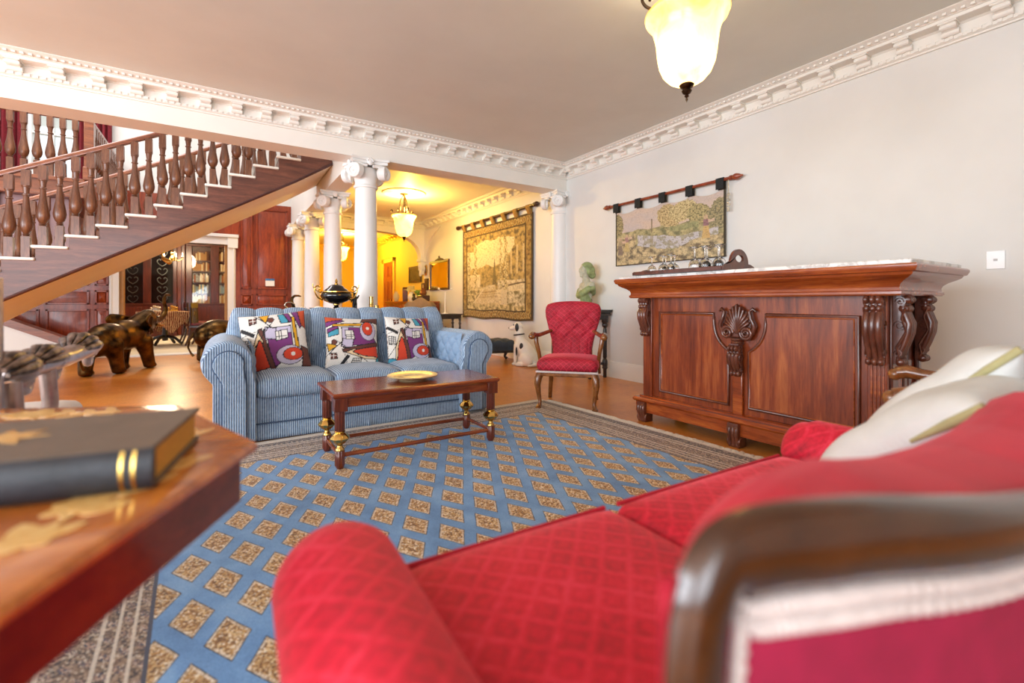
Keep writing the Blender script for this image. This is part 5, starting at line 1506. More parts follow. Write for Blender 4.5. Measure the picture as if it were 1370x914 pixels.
def rod(parent, y0, y1, z, r, mat, fin):
    MB().tube([(XT, y0, z), (XT, y1, z)], r, 12).build('hanging_rod', mat, parent)
    for y, s in ((y0, 1), (y1, -1)):
        b = MB(); b.M = T_((XT, y, z)) @ Matrix.Rotation(-s * pi / 2, 4, 'X')
        b.lathe([(0, -0.01), (r * 1.5, -0.008), (r * 1.5, 0.01), (r, 0.014), (fin, 0.04), (fin * 1.05, 0.055), (fin * 0.8, 0.08), (r * 0.7, 0.10), (r * 0.5, 0.115), (0, 0.12)], 16)
        b.build('finial', mat, parent, sharp=50)
    for y in (y0 - 0.12, y1 + 0.12):
        MB().bb(XT, XR, y - 0.01, y + 0.01, z - 0.012, z + 0.012).build('wall_hook', mat, parent)
# garden tapestry: y falls from left to right of the picture
tg = thing('tapestry', 'large golden garden-path tapestry with patterned border hanging from a dark rod', 'tapestry', (0, 0, 0))
rod(tg, 8.40, 5.76, 2.44, 0.024, M_RODD, 0.04)
Y0, Y1, ZT, ZB = 8.27, 5.84, 2.345, 0.635
def tw(y, z): return XT + 0.022 + 0.010 * sin(y * 5.0) * (1 - (z - ZB) / (ZT - ZB)) 
b = MB().grid(330, 230, lambda u, w: (tw(Y0 + (Y1 - Y0) * u, ZB + (ZT - ZB) * w), Y0 + (Y1 - Y0) * u, ZB + (ZT - ZB) * w + 0.01 * sin(u * 14) * (1 - w)), garden)
b.build('woven_picture', M_TAP, tg, sharp=0, solid=-0.006)
M_TAB1 = plain('tapestry_tab', rgb(150, 118, 62), 0.9, 0.25, 40)
for k in range(7):
    y = Y0 + (Y1 - Y0) * (0.035 + k * 0.155)
    def tabf(u, w, y=y):
        za = ZT - 0.02
        if w < 0.3: return (XT + 0.026, y + 0.06 - 0.12 * u, za + (2.44 - za) * w / 0.3)
        if w < 0.7:
            a = (w - 0.3) / 0.4 * pi
            return (XT + 0.030 * cos(a), y + 0.06 - 0.12 * u, 2.44 + 0.030 * sin(a))
        return (XT - 0.028 + 0.05 * (w - 0.7) / 0.3, y + 0.06 - 0.12 * u, 2.44 + (za - 2.44) * (w - 0.7) / 0.3)
    MB().grid(2, 20, tabf).build('tab', M_TAB1, tg, solid=0.004)
tm = thing('tapestry', 'smaller lakeside landscape tapestry on black tabs and a red-brown rod, above the bar', 'tapestry', (0, 0, 0))
rod(tm, 4.15, 2.55, 2.115, 0.016, M_RODR, 0.03)
Y2, Y3 = 4.07, 2.62
def zt(u): return 2.035 - 0.035 * abs(sin(u * 4 * pi)) 
b = MB().grid(340, 170, lambda u, w: (XT + 0.02, Y2 + (Y3 - Y2) * u, 1.375 + (zt(u) - 1.375) * w), meadow)
b.build('woven_picture', M_TAP, tm, sharp=0, solid=-0.006)
M_BTAB = plain('black_tab', rgb(28, 32, 34), 0.85, 0.2, 30)
for k in range(5):
    y = Y2 + (Y3 - Y2) * (0.025 + k * 0.2375)
    MB().bb(XT - 0.022, XT - 0.016, y - 0.042, y + 0.042, 2.025, 2.125).bb(XT + 0.016, XT + 0.022, y - 0.042, y + 0.042, 2.025, 2.125).bb(XT - 0.022, XT + 0.022, y - 0.042, y + 0.042, 2.12, 2.134).build('tab', M_BTAB, tm, bevel=0.004)
tas = MB().tube([(XT - 0.01, 2.57, 2.10), (XT - 0.01, 2.57, 1.98)], 0.004, 6).ell((XT - 0.01, 2.57, 1.96), (0.014, 0.014, 0.02), 10)
for k in range(5): tas.ell((XT - 0.01, 2.57 + 0.006 * (-1) ** k, 1.93 - k * 0.024), (0.012, 0.012, 0.013), 8)
tag(tas.tube([(XT - 0.01, 2.57, 1.84), (XT - 0.01, 2.57, 1.80)], [0.008, 0.014], 8).build('tassel', plain('tassel_cord', rgb(196, 186, 164), 0.7, 0.4, 40)), 'string of pale beads with tassel hanging from the right end of the red-brown rod', 'tassel')

# ================================================================ tray and upturned glasses on the bar
tr = thing('tray', 'long wooden tray with arched cut-out handle ends on the marble bar top', 'tray', (2.86, 2.10, 1.139), -pi / 2)
MB().bb(-0.37, 0.37, -0.18, 0.18, 0.0, 0.014).bb(-0.37, 0.37, -0.18, -0.168, 0.0, 0.026).bb(-0.37, 0.37, 0.168, 0.18, 0.0, 0.026).build('tray_base', M_CARVE, tr, bevel=0.003)
for sx in (-1, 1):
    hs = 1.0 if sx > 0 else 0.35
    out = [(-0.18, 0.0), (0.18, 0.0), (0.18, 0.02), (0.155, 0.03 * hs + 0.003), (0.125, 0.04 * hs + 0.003)] + [(0.10 * cos(a * pi / 12), 0.045 * hs + 0.095 * hs * sin(a * pi / 12)) for a in range(13)] + [(-0.125, 0.04 * hs + 0.003), (-0.155, 0.03 * hs + 0.003), (-0.18, 0.02)]
    n = len(out)
    # ring with hand hole
    hole = [(0.045 * cos(2 * pi * i / n - pi / 2 - 0.9), (0.078 + 0.024 * sin(2 * pi * i / n - pi / 2 - 0.9)) * (1 if sx > 0 else 0.3)) for i in range(n)]
    b = MB(); vs = []; 
    for x in (sx * 0.362, sx * 0.378):
        vs += [(x, p[0], p[1]) for p in out] + [(x, p[0], p[1]) for p in hole]
    fs = []
    for i in range(n):
        j = (i + 1) % n
        fs += [(i, j, n + j, n + i), (2 * n + i, 3 * n + i, 3 * n + j, 2 * n + j), (i, 2 * n + i, 2 * n + j, j), (n + i, n + j, 3 * n + j, 3 * n + i)]
    b.add(vs, fs).build('tray_handle', M_CARVE, tr)
g = NT('clear_glass'); g.pr(Base_Color=(1, 1, 1, 1), Roughness=0.02, Transmission_Weight=1.0, IOR=1.45); M_CLEAR = g.mat
def glass(h=0.15):
    s = h / 0.15
    P = [(0.034, 0.0), (0.038, 0.02 * s), (0.038, 0.04 * s), (0.03, 0.06 * s), (0.012, 0.072 * s), (0.005, 0.08 * s), (0.004, 0.11 * s), (0.005, 0.138 * s), (0.03, 0.146 * s), (0.033, 0.149 * s), (0.0, 0.15 * s)]
    Q = [(0.0, 0.068 * s), (0.01, 0.068 * s), (0.027, 0.058 * s), (0.0355, 0.04 * s), (0.0355, 0.02 * s), (0.0322, 0.0)]
    b = MB().lathe(Q + P, 24); b.f = [f for f in b.f if len(f) == 4]
    return b.build('wine_glass', M_CLEAR, sharp=40)
gl = glass(); g0 = False
GG = 'upturned stemmed glasses on the tray'
for (Yg, Xg, sz, side) in ((2.39, 2.80, 0.85, 0), (2.31, 2.86, .85, 0), (2.27, 2.78, .85, 0), (2.22, 2.85, .85, 0), (2.19, 2.77, .85, 0), (2.0, 2.78, 1.08, 1), (1.965, 2.87, 1.08, 1), (1.92, 2.78, 1.08, 1), (1.88, 2.87, 1.08, 1), (1.82, 2.79, 1.08, 1)):
    o = gl if not g0 else gl.copy()
    if g0: COL.objects.link(o)
    g0 = True
    o.location = (Xg, Yg, 1.154); o.scale = (sz, sz, sz)
    tag(o, 'taller upturned stemmed glass at the near end of the tray on the bar' if side else 'shorter upturned stemmed glass at the far end of the tray on the bar', 'glass', 'taller upturned glasses on the near end of the tray' if side else 'shorter upturned glasses on the far end of the tray')

# ================================================================ wall plates
def plate(name, label, cat, y, z, w, h, mat):
    t = thing(name, label, cat, (XR, y, z))
    MB().bb(-0.008, 0, -w / 2, w / 2, -h / 2, h / 2).build('face_plate', mat, t, bevel=0.003)
    MB().bb(-0.013, -0.006, -0.009, 0.009, -0.007, 0.007).build('rocker', plain('grey_plastic', rgb(190, 190, 190), 0.4), t, bevel=0.002)
M_PLAST = plain('white_plastic', rgb(246, 246, 246), 0.3, 0.02)
plate('light_switch', 'white square light switch on the right wall', 'light switch', 0.80, 1.20, 0.085, 0.115, M_PLAST)
plate('wall_socket', 'cream wall socket low on the right wall beyond the bar', 'socket', 1.02, 0.44, 0.12, 0.075, plain('cream_plastic', rgb(222, 208, 180), 0.4, 0.03))
th = thing('wall_card', 'small white and blue control card on the mahogany panelling', 'switch', (0.86, YP - 0.03, 1.26))
MB().bb(-0.08, 0.08, -0.03, 0.0, 0.0, 0.15).build('card', M_PLAST, th, bevel=0.004)
MB().bb(-0.08, 0.08, -0.033, -0.029, 0.11, 0.15).build('blue_band', plain('blue_plastic', rgb(56, 110, 176), 0.5), th)

# ================================================================ console and bust
cs = thing('console_table', 'narrow dark console table with turned legs against the wall behind the red armchair', 'console table', (3.93, 4.56, 0))
MB().sweep([(-0.03, 0.77), (0.0, 0.77), (0.01, 0.785), (0.0, 0.80), (0.012, 0.81), (0.02, 0.825), (0.02, 0.842), (-0.03, 0.842)], [(-0.17, -0.41, 0), (0.17, -0.41, 0), (0.17, 0.41, 0), (-0.17, 0.41, 0)], closed=True).bb(-0.16, 0.16, -0.40, 0.40, 0.775, 0.8415).build('tabletop', M_BLACKW, cs, sharp=30)
MB().bb(-0.16, 0.16, -0.39, 0.39, 0.72, 0.775).build('apron', M_BLACKW, cs, bevel=0.006)
for x in (-0.125, 0.125):
    for y in (-0.36, 0.36):
        MB().lathe([(0.022, 0.0), (0.022, 0.10), (0.036, 0.12), (0.03, 0.135), (0.034, 0.15), (0.034, 0.20), (0.03, 0.215), (0.018, 0.235), (0.025, 0.25), (0.026, 0.55), (0.022, 0.60), (0.018, 0.615), (0.034, 0.635), (0.036, 0.66), (0.03, 0.67), (0.042, 0.69), (0.042, 0.73)], 16, c=(x, y, 0)).build('leg', M_BLACKW, cs, sharp=50)
MB().tube([(-0.125, -0.36, 0.175), (-0.125, 0.36, 0.175)], 0.016, 8).build('stretcher', M_BLACKW, cs)
MB().tube([(-0.125, -0.36, 0.175), (0.125, -0.36, 0.175)], 0.016, 8).build('stretcher', M_BLACKW, cs)
M_STONE = plain('grey_stone', rgb(186, 184, 160), 0.85, 0.2, 26, bump=0.2)
M_MOSS = plain('green_glaze', rgb(146, 158, 106), 0.7, 0.3, 20, bump=0.2)
M_PLIN = plain('mottled_plinth', rgb(104, 92, 74), 0.7, 0.5, 36, bump=0.3)
bu = thing('bust', 'stone bust of a woman with green cap and drape on the dark console table', 'statue', (3.94, 4.40, 0.842), radians(165))
b = MB()   # faces local +x, turned to its right
b.ell((0, 0, 0.275), (0.075, 0.115, 0.10)).chain([(0.0, 0, 0.30), (0.02, 0, 0.40), (0.028, 0.0, 0.46)], [0.06, 0.042, 0.045]).ell((0.03, 0, 0.50), (0.068, 0.058, 0.085)).ell((0.055, 0, 0.47), (0.045, 0.042, 0.05)).ell((0.105, 0.0, 0.49), (0.012, 0.010, 0.022)).ell((0.088, 0, 0.452), (0.016, 0.02, 0.012)).ell((0.08, 0, 0.425), (0.022, 0.024, 0.018)).ell((0.09, 0.025, 0.513), (0.012, 0.018, 0.008)).ell((0.09, -0.025, 0.513), (0.012, 0.018, 0.008)).ell((0.0, 0.12, 0.30), (0.05, 0.05, 0.05)).ell((0.0, -0.12, 0.30), (0.05, 0.05, 0.05)).ell((0.05, 0.045, 0.235), (0.05, 0.05, 0.05)).ell((0.05, -0.045, 0.235), (0.05, 0.05, 0.05)).chain([(0, 0, 0.26), (0, 0, 0.12)], [0.08, 0.06])
b.build('torso', M_STONE, bu, voxel=0.007, smooth=3)
b = MB().ell((0.0, 0, 0.535), (0.082, 0.074, 0.072)).ell((-0.045, 0, 0.49), (0.06, 0.075, 0.08)).ell((-0.07, 0, 0.44), (0.045, 0.055, 0.05)).ell((0.0, 0.058, 0.48), (0.035, 0.022, 0.05)).ell((0.0, -0.058, 0.48), (0.035, 0.022, 0.05))
b.build('cap', M_MOSS, bu, voxel=0.007, smooth=3)
b = MB().chain([(0.045, 0.13, 0.26), (0.09, 0.04, 0.20), (0.08, -0.06, 0.18), (0.03, -0.13, 0.24)], [0.04, 0.045, 0.045, 0.045]).chain([(0, -0.13, 0.25), (-0.07, 0, 0.22), (0.0, 0.13, 0.27)], [0.045, 0.05, 0.045]).chain([(0.06, 0.02, 0.2), (0.02, 0.02, 0.10)], [0.06, 0.07])
b.build('drape', M_MOSS, bu, voxel=0.008, smooth=3)
MB().lathe([(0.085, 0.0), (0.088, 0.03), (0.07, 0.05), (0.06, 0.08), (0.065, 0.12), (0.06, 0.14)], 24).build('plinth', M_PLIN, bu, sharp=40)

# ================================================================ dog ornament and footstool
M_DOGW = plain('glazed_white', rgb(246, 242, 230), 0.4, 0.05, 12)
M_DOGK = plain('glazed_black', rgb(36, 30, 28), 0.4, 0.2, 12)
dg = thing('dog_statue', 'white seated dog ornament with black ear, collar and patches by the wall', 'dog statue', (3.80, 5.66, 0), radians(118))
# faces local +x
b = MB().chain([(-0.13, 0, 0.11), (-0.05, 0, 0.22), (0.035, 0, 0.34), (0.055, 0, 0.42), (0.06, 0, 0.52)], [0.125, 0.12, 0.095, 0.07, 0.062])
b.ell((0.075, 0, 0.575), (0.075, 0.062, 0.07)).chain([(0.10, 0, 0.57), (0.175, 0, 0.545), (0.20, 0, 0.54)], [0.05, 0.034, 0.03])
for sy in (-1, 1):
    b.chain([(0.06, sy * 0.06, 0.30), (0.085, sy * 0.062, 0.16), (0.085, sy * 0.062, 0.05)], [0.05, 0.034, 0.03]).ell((0.105, sy * 0.062, 0.022), (0.048, 0.034, 0.024))
    b.ell((-0.10, sy * 0.10, 0.10), (0.12, 0.055, 0.10)).chain([(-0.06, sy * 0.125, 0.035), (0.03, sy * 0.125, 0.026)], [0.035, 0.028])
b.chain([(-0.22, 0, 0.05), (-0.26, 0.10, 0.03), (-0.20, 0.2, 0.025)], [0.03, 0.024, 0.016])
b.build('body', M_DOGW, dg, voxel=0.010, smooth=3)
for sy in (-1, 1):
    MB().ell((0.062, sy * 0.064, 0.565), (0.032, 0.014, 0.062), 14).build('ear', M_DOGK, dg)
    MB().ell((0.128, sy * 0.038, 0.598), (0.012, 0.010, 0.012), 10).build('eye', M_DOGK, dg)
MB().ell((0.228, 0, 0.548), (0.014, 0.018, 0.014), 10).build('nose', M_DOGK, dg)
MB().tube([(0.06 + 0.076 * cos(a), 0.074 * sin(a), 0.455 - 0.12 * 0.076 * cos(a)) for a in [2 * pi * i / 28 for i in range(28)]], 0.010, 8, closed=True).build('collar', M_DOGK, dg)
for (c, r) in (((-0.03, 0.095, 0.285), (0.03, 0.02, 0.055)), ((-0.03, -0.098, 0.27), (0.03, 0.02, 0.05)), ((0.05, 0.098, 0.22), (0.014, 0.012, 0.07)), ((0.05, -0.095, 0.2), (0.014, 0.012, 0.06)), ((0.112, 0.03, 0.34), (0.014, 0.02, 0.04))):
    MB().ell(c, r, 14).build('patch', M_DOGK, dg)
fs_ = thing('footstool', 'dark blue buttoned footstool on black legs, between the sofa arm and the dog', 'footstool', (3.66, 6.26, 0), radians(-10))
def stooltop(u, w):
    x = -0.30 + 0.60 * u; y = -0.24 + 0.48 * w
    e = (max(0, 1 - abs(2 * u - 1) ** 6) * max(0, 1 - abs(2 * w - 1) ** 6)) ** 0.4
    d = (abs(sin(pi * (u * 3 + w * 2))) * abs(sin(pi * (u * 3 - w * 2)))) ** 0.35
    return (x, y, 0.26 + e * (0.08 + 0.028 * d))
M_NAVY = plain('navy_leather', rgb(44, 60, 78), 0.42, 0.25, 12)
MB().grid(50, 40, stooltop).bb(-0.30, 0.30, -0.24, 0.24, 0.19, 0.262).build('cushion', M_NAVY, fs_, sharp=50)
MB().bb(-0.31, 0.31, -0.25, 0.25, 0.155, 0.195).build('frame', M_BLACKW, fs_, bevel=0.01)
for x in (-0.27, 0.27):
    for y in (-0.21, 0.21):
        sx = 1 if x > 0 else -1
        MB().tube([(x, y, 0.17), (x + sx * 0.015, y, 0.11), (x - sx * 0.005, y, 0.05), (x + sx * 0.03, y, 0.012)], [0.035, 0.03, 0.02, 0.026], 10, up=(0, 1, 0)).build('leg', M_BLACKW, fs_, sharp=60)

# ================================================================ bronze elephants
def elephant(label, loc, rz, s=1.0):
    t = thing('elephant_statue', label, 'elephant statue', loc, rz); t.scale = (s, s, s)
    b = MB()   # faces local +x
    b.ell((-0.22, 0, 0.46), (0.28, 0.21, 0.22), 20).ell((0.10, 0, 0.50), (0.28, 0.20, 0.21), 20).ell((-0.40, 0, 0.42), (0.16, 0.17, 0.18), 16)
    b.chain([(0.26, 0, 0.56), (0.44, 0, 0.68)], [0.17, 0.14])
    b.ell((0.50, 0, 0.70), (0.15, 0.13, 0.14), 18).ell((0.52, 0, 0.77), (0.10, 0.10, 0.08), 14).chain([(0.52, 0, 0.60), (0.62, 0, 0.60)], [0.07, 0.045])
    tp = [(0.60, 0, 0.70), (0.70, 0, 0.685), (0.80, 0, 0.70), (0.88, 0, 0.755), (0.92, 0, 0.83), (0.91, 0, 0.90), (0.885, 0, 0.965), (0.89, 0, 1.03), (0.93, 0, 1.07), (0.99, 0, 1.075), (1.03, 0, 1.06)]
    b.chain(tp, [0.085, 0.062, 0.05, 0.042, 0.036, 0.031, 0.028, 0.026, 0.024, 0.022, 0.02])
    for (x, y, dx) in ((-0.38, 0.11, -0.05), (-0.30, -0.12, 0.10), (0.22, 0.12, -0.02), (0.26, -0.12, 0.12)):
        b.chain([(x, y, 0.40), (x + dx * 0.6, y, 0.22), (x + dx, y, 0.07)], [0.12, 0.085, 0.075]).ell((x + dx + 0.02, y, 0.04), (0.095, 0.08, 0.045), 14)
    o = b.build('body', M_BRONZE, t, voxel=0.016, smooth=4)
    for sy in (-1, 1):
        MB().grid(14, 14, lambda u, w, sy=sy: (0.44 - 0.34 * u * (0.75 + 0.25 * sin(pi * w)), sy * (0.115 + 0.15 * u ** 0.8 + 0.018 * sin(u * 9)), 0.74 - (0.26 - 0.10 * u) * w + 0.05 * u)).build('ear', M_BRONZE, t, sharp=0, solid=0.018)
        MB().tube([(0.60, sy * 0.075, 0.62), (0.68, sy * 0.09, 0.60), (0.76, sy * 0.09, 0.62), (0.81, sy * 0.085, 0.665)], [0.022, 0.02, 0.015, 0.004], 10).build('tusk', metal('pale_bronze', rgb(196, 164, 110), 0.3), t, sharp=60)
        MB().ell((0.60, sy * 0.098, 0.735), 0.014, 10).build('eye', M_DOGK, t)
    MB().tube([(-0.53, 0, 0.48), (-0.60, 0.02, 0.36), (-0.615, 0.03, 0.24), (-0.58, 0.03, 0.15), (-0.545, 0.03, 0.10)], [0.03, 0.018, 0.014, 0.014, 0.022], 8).build('tail', M_BRONZE, t, sharp=60)
    return t
elephant('bronze elephant statue with raised trunk striding under the staircase', (-1.12, 8.04, 0), radians(62), 0.98)
elephant('second bronze elephant, mostly hidden behind the left arm of the blue sofa', (0.20, 8.7, 0), radians(5), 0.98)

# ================================================================ table behind the sofa and its ornaments
sb = thing('sofa_table', 'dark table behind the blue sofa carrying the urn and ornaments', 'table', (1.12, 4.72, 0))
MB().bb(-0.62, 0.62, -0.17, 0.17, 0.795, 0.825).build('tabletop', M_BLACKW, sb, bevel=0.006)
MB().bb(-0.58, 0.58, -0.14, 0.14, 0.73, 0.795).build('apron', M_BLACKW, sb)
for x in (-0.56, 0.56):
    for y in (-0.13, 0.13): MB().lathe([(0.02, 0), (0.024, 0.2), (0.018, 0.4), (0.026, 0.7), (0.026, 0.73)], 12, c=(x, y, 0)).build('leg', M_BLACKW, sb)
M_GILT = metal('gilt_mount', rgb(226, 182, 96), 0.22, 0.3, 20)
M_LAC = plain('black_lacquer', rgb(16, 14, 18), 0.12, 0.2, 10, coat=0.6)
ur = thing('urn', 'black lacquered lidded urn with gold handles standing behind the blue sofa', 'urn', (0.97, 4.72, 0.826))
MB().lathe([(0.065, 0.0), (0.065, 0.012), (0.03, 0.02), (0.022, 0.04), (0.03, 0.055), (0.02, 0.07), (0.026, 0.085)], 24).build('foot', M_LAC, ur, sharp=50)
MB().lathe([(0.02, 0.078), (0.03, 0.082), (0.03, 0.09), (0.02, 0.094)], 24).build('gilt_ring', M_GILT, ur)
MB().lathe([(0.02, 0.09), (0.06, 0.098), (0.11, 0.12), (0.142, 0.155), (0.146, 0.185), (0.125, 0.205), (0.11, 0.208)], 40).build('bowl', M_LAC, ur, sharp=60)
MB().lathe([(0.132, 0.200), (0.142, 0.206), (0.142, 0.214), (0.12, 0.218)], 40).build('gilt_rim', M_GILT, ur)
MB().lathe([(0.112, 0.216), (0.105, 0.23), (0.075, 0.25), (0.07, 0.262), (0.045, 0.278), (0.012, 0.282)], 32).build('lid', M_LAC, ur, sharp=50)
MB().lathe([(0.016, 0.28), (0.018, 0.29), (0.008, 0.298), (0.014, 0.31), (0.012, 0.322), (0.004, 0.335), (0.0, 0.345)], 16).build('lid_knob', M_GILT, ur)
for sx in (-1, 1):
    pts = [(sx * 0.125, 0, 0.13), (sx * 0.165, 0, 0.15), (sx * 0.19, 0, 0.19), (sx * 0.20, 0, 0.235), (sx * 0.185, 0, 0.262), (sx * 0.16, 0, 0.262), (sx * 0.15, 0, 0.24), (sx * 0.165, 0, 0.225)]
    MB().tube(dense(pts, 4), 0.007, 8).tube(dense([(sx * 0.14, 0, 0.2), (sx * 0.17, 0, 0.215), (sx * 0.21, 0, 0.25), (sx * 0.215, 0, 0.285)], 4), 0.005, 8).build('handle', M_GILT, ur)
b = MB()
for k in range(7):
    a = (k - 3) * 0.5; b.ell((0.024 * sin(a) * 1.6, -0.141 + 0.004 * abs(k - 3), 0.165 + 0.012 * cos(a)), (0.013, 0.006, 0.008), 8)
b.build('gilt_flowers', M_GILT, ur)
sw = thing('swan_ornament', 'silver swan-neck wire ornament with curling wings, left of the urn', 'ornament', (0.60, 4.72, 0.826))
M_CHR = metal('silver_metal', rgb(222, 216, 204), 0.15, 0.2, 10)
MB().tube(dense([(0.0, 0, 0.085), (-0.035, 0, 0.105), (-0.075, 0, 0.10), (-0.085, 0, 0.075), (-0.06, 0, 0.05), (-0.02, 0, 0.03), (0.0, 0, 0.01), (-0.03, 0, 0.004), (-0.08, 0, 0.006)], 5), 0.006, 8).build('neck', M_CHR, sw)
for k in range(3): MB().tube(dense([(-0.01 + k * 0.014, 0, 0.006), (0.03 + k * 0.02, 0, 0.03), (0.045 + k * 0.022, 0, 0.065)], 4), 0.005, 8).build('wing_feather', M_CHR, sw)
MB().ell((0.0, 0, 0.008), (0.06, 0.03, 0.008)).build('base', M_CHR, sw)
sh = thing('gilt_shell', 'small gilt and white shell dish just left of the urn', 'ornament', (0.80, 4.74, 0.826))
MB().lathe([(0.0, 0.0), (0.03, 0.004), (0.02, 0.02), (0.06, 0.045), (0.075, 0.055), (0.05, 0.042), (0.0, 0.03)], 20, lambda a, z: 1 + 0.12 * cos(7 * a)).build('dish', M_GILT, sh)
MB().ell((0.01, 0, 0.05), (0.04, 0.03, 0.02)).build('shell', M_DOGW, sh)
fg = thing('figurine', 'dark bronze standing figurine on a domed base, right of the urn', 'figurine', (1.155, 4.76, 0.826))
MB().lathe([(0.06, 0.0), (0.06, 0.012), (0.045, 0.03), (0.03, 0.045), (0.02, 0.05)], 20).build('base', M_DOGK, fg, sharp=50)
b = MB().chain([(-0.012, 0, 0.05), (-0.012, 0, 0.10)], [0.010, 0.012]).chain([(0.014, 0, 0.05), (0.012, 0, 0.10)], [0.010, 0.012]).chain([(0, 0, 0.10), (0, 0, 0.15)], [0.02, 0.024]).chain([(-0.026, 0, 0.15), (-0.036, -0.01, 0.11)], [0.009, 0.007]).chain([(0.026, 0, 0.15), (0.038, -0.01, 0.175)], [0.009, 0.007]).ell((0, 0, 0.185), 0.016, 12).ell((0.0, 0, 0.2), (0.022, 0.02, 0.006), 12)
b.build('figure', M_DOGK, fg, voxel=0.004, smooth=2)
for (x, h, lab) in ((1.31, 0.165, 'tall brass cylinder on the table behind the sofa, the taller of two'), (1.365, 0.075, 'short brass cylinder beside the taller brass cylinder behind the sofa')):
    t = thing('brass_cylinder', lab, 'ornament', (x, 4.72, 0.826))
    MB().lathe([(0.0, 0.0), (0.026, 0.0), (0.022, 0.006), (0.021, h - 0.008), (0.025, h - 0.004), (0.025, h), (0.019, h), (0.017, h - 0.02), (0.0, h - 0.02)], 24).build('tube', M_BRASS, t, sharp=40)
    MB().lathe([(0.0225, h * 0.5), (0.024, h * 0.5 + 0.003), (0.0225, h * 0.5 + 0.006)], 24).build('band', M_GILT, t)
# ================================================================ back room wall pieces
XW = XR
def frame(name, label, cat, y0, y1, z0, z1, fw, fmat, imat, crest=False):
    t = thing(name, label, cat, (XW, (y0 + y1) / 2, z0))
    hy = (y1 - y0) / 2; h = z1 - z0
    MB().bb(-0.035, 0, -hy, hy, 0, fw).bb(-0.035, 0, -hy, hy, h - fw, h).bb(-0.035, 0, -hy, -hy + fw, fw, h - fw).bb(-0.035, 0, hy - fw, hy, fw, h - fw).build('frame', fmat, t, bevel=0.006)
    MB().bb(-0.018, -0.004, -hy + fw, hy - fw, fw, h - fw).build('glass' if cat == 'mirror' else 'canvas', imat, t)
    return t, hy, h
M_MIR = metal('mirror_glass', rgb(236, 232, 220), 0.03, 0.02, 2)
M_DKART = plain('dark_canvas', rgb(92, 66, 34), 0.7, 0.5, 9)
t, hy, h = frame('mirror', 'gilt-beaded wall mirror with carved crest on the wall left of the large tapestry', 'mirror', 8.95, 9.99, 1.21, 1.87, 0.045, M_RODD, M_MIR)
b = MB()
for k in range(13):
    for s in (-1, 1): b.ell((-0.04, s * (hy - 0.02), 0.04 + k * (h - 0.08) / 12), (0.012, 0.014, 0.02), 8)
b.build('gilt_beading', M_GILT, t)
b = MB()
for k in range(-3, 4): b.ell((-0.02, k * 0.06, h + 0.03 - abs(k) * 0.006), (0.02, 0.04, 0.035 - abs(k) * 0.005), 10)
b.ell((-0.02, 0, h + 0.07), (0.018, 0.03, 0.035), 10).build('carved_crest', M_RODD, t)
frame('picture', 'dark landscape picture in a brown frame below the arch corbel', 'picture', 10.55, 11.38, 1.43, 1.84, 0.05, M_RODD, M_DKART)
ov = thing('oval_picture', 'small oval framed picture between the dark picture and the mirror', 'picture', (XW, 10.26, 1.70))
b = MB(); b.M = Matrix.Rotation(-pi / 2, 4, 'Y') @ Matrix.Diagonal((1.0, 0.62, 1, 1))
b.lathe([(0.10, 0.0), (0.13, 0.0), (0.13, 0.02), (0.115, 0.03), (0.10, 0.02), (0.10, 0.0)], 28).build('frame', M_GILT, ov)
b = MB(); b.M = Matrix.Rotation(-pi / 2, 4, 'Y') @ Matrix.Diagonal((1.0, 0.62, 1, 1))
b.lathe([(0.0, 0.012), (0.101, 0.012), (0.101, 0.002), (0.0, 0.002)], 28).build('canvas', M_DKART, ov)
frame('photo_frame', 'small dark photo frame below the oval picture, the taller of two', 'picture', 10.10, 10.30, 1.22, 1.50, 0.05, M_RODD, M_DKART)
frame('photo_frame', 'smaller photo frame with pale mount beside the taller dark frame', 'picture', 10.33, 10.50, 1.22, 1.40, 0.03, M_RODD, plain('pale_mount', rgb(214, 190, 140), 0.7))

# sideboard with things on it
M_SIDE = wood('sideboard_wood', rgb(92, 36, 14), rgb(136, 62, 28), rgb(170, 92, 46), (6, 0.8, 6), 0.3, 0.3)
sd = thing('sideboard', 'carved brown sideboard along the hall wall carrying clock and vases', 'sideboard', (3.88, 10.65, 0))
MB().bb(-0.22, 0.235, -1.25, 1.25, 0.92, 0.96).build('top', M_SIDE, sd, bevel=0.008)
MB().bb(-0.19, 0.235, -1.22, 1.22, 0.08, 0.92).build('carcass', M_SIDE, sd, bevel=0.004)
for k in range(4):
    y0 = -1.18 + k * 0.6
    d = MB().bb(-0.205, -0.19, y0, y0 + 0.56, 0.16, 0.70).build('door', M_SIDE, sd, bevel=0.006)
    MB().bb(-0.215, -0.205, y0 + 0.08, y0 + 0.48, 0.24, 0.62).build('door_panel', M_SIDE, d, bevel=0.006)
    dr_ = MB().bb(-0.205, -0.19, y0, y0 + 0.56, 0.73, 0.89).build('drawer', M_SIDE, sd, bevel=0.006)
    b = MB()
    for j in range(6): b.ell((-0.207, y0 + 0.08 + j * 0.08, 0.81), (0.012, 0.032, 0.045), 10)
    b.build('carved_frieze', M_SIDE, dr_)
for x in (-0.16, 0.2):
    for y in (-1.18, 1.18): MB().lathe([(0.03, 0), (0.045, 0.03), (0.035, 0.08)], 12, c=(x, y, 0)).build('foot', M_SIDE, sd)
ck = thing('mantel_clock', 'dark wooden round-topped clock on the sideboard', 'clock', (3.86, 10.93, 0.961), -pi / 2 - 0.3)
pl = [(-0.10, 0.0), (0.10, 0.0), (0.10, 0.03), (0.085, 0.04), (0.085, 0.27)] + [(0.085 * cos(a * pi / 12), 0.27 + 0.085 * sin(a * pi / 12)) for a in range(1, 12)] + [(-0.085, 0.27), (-0.085, 0.04), (-0.10, 0.03)]
MB().prism_y(pl, -0.06, 0.06).build('case', M_BOOKCASE, ck, bevel=0.004)
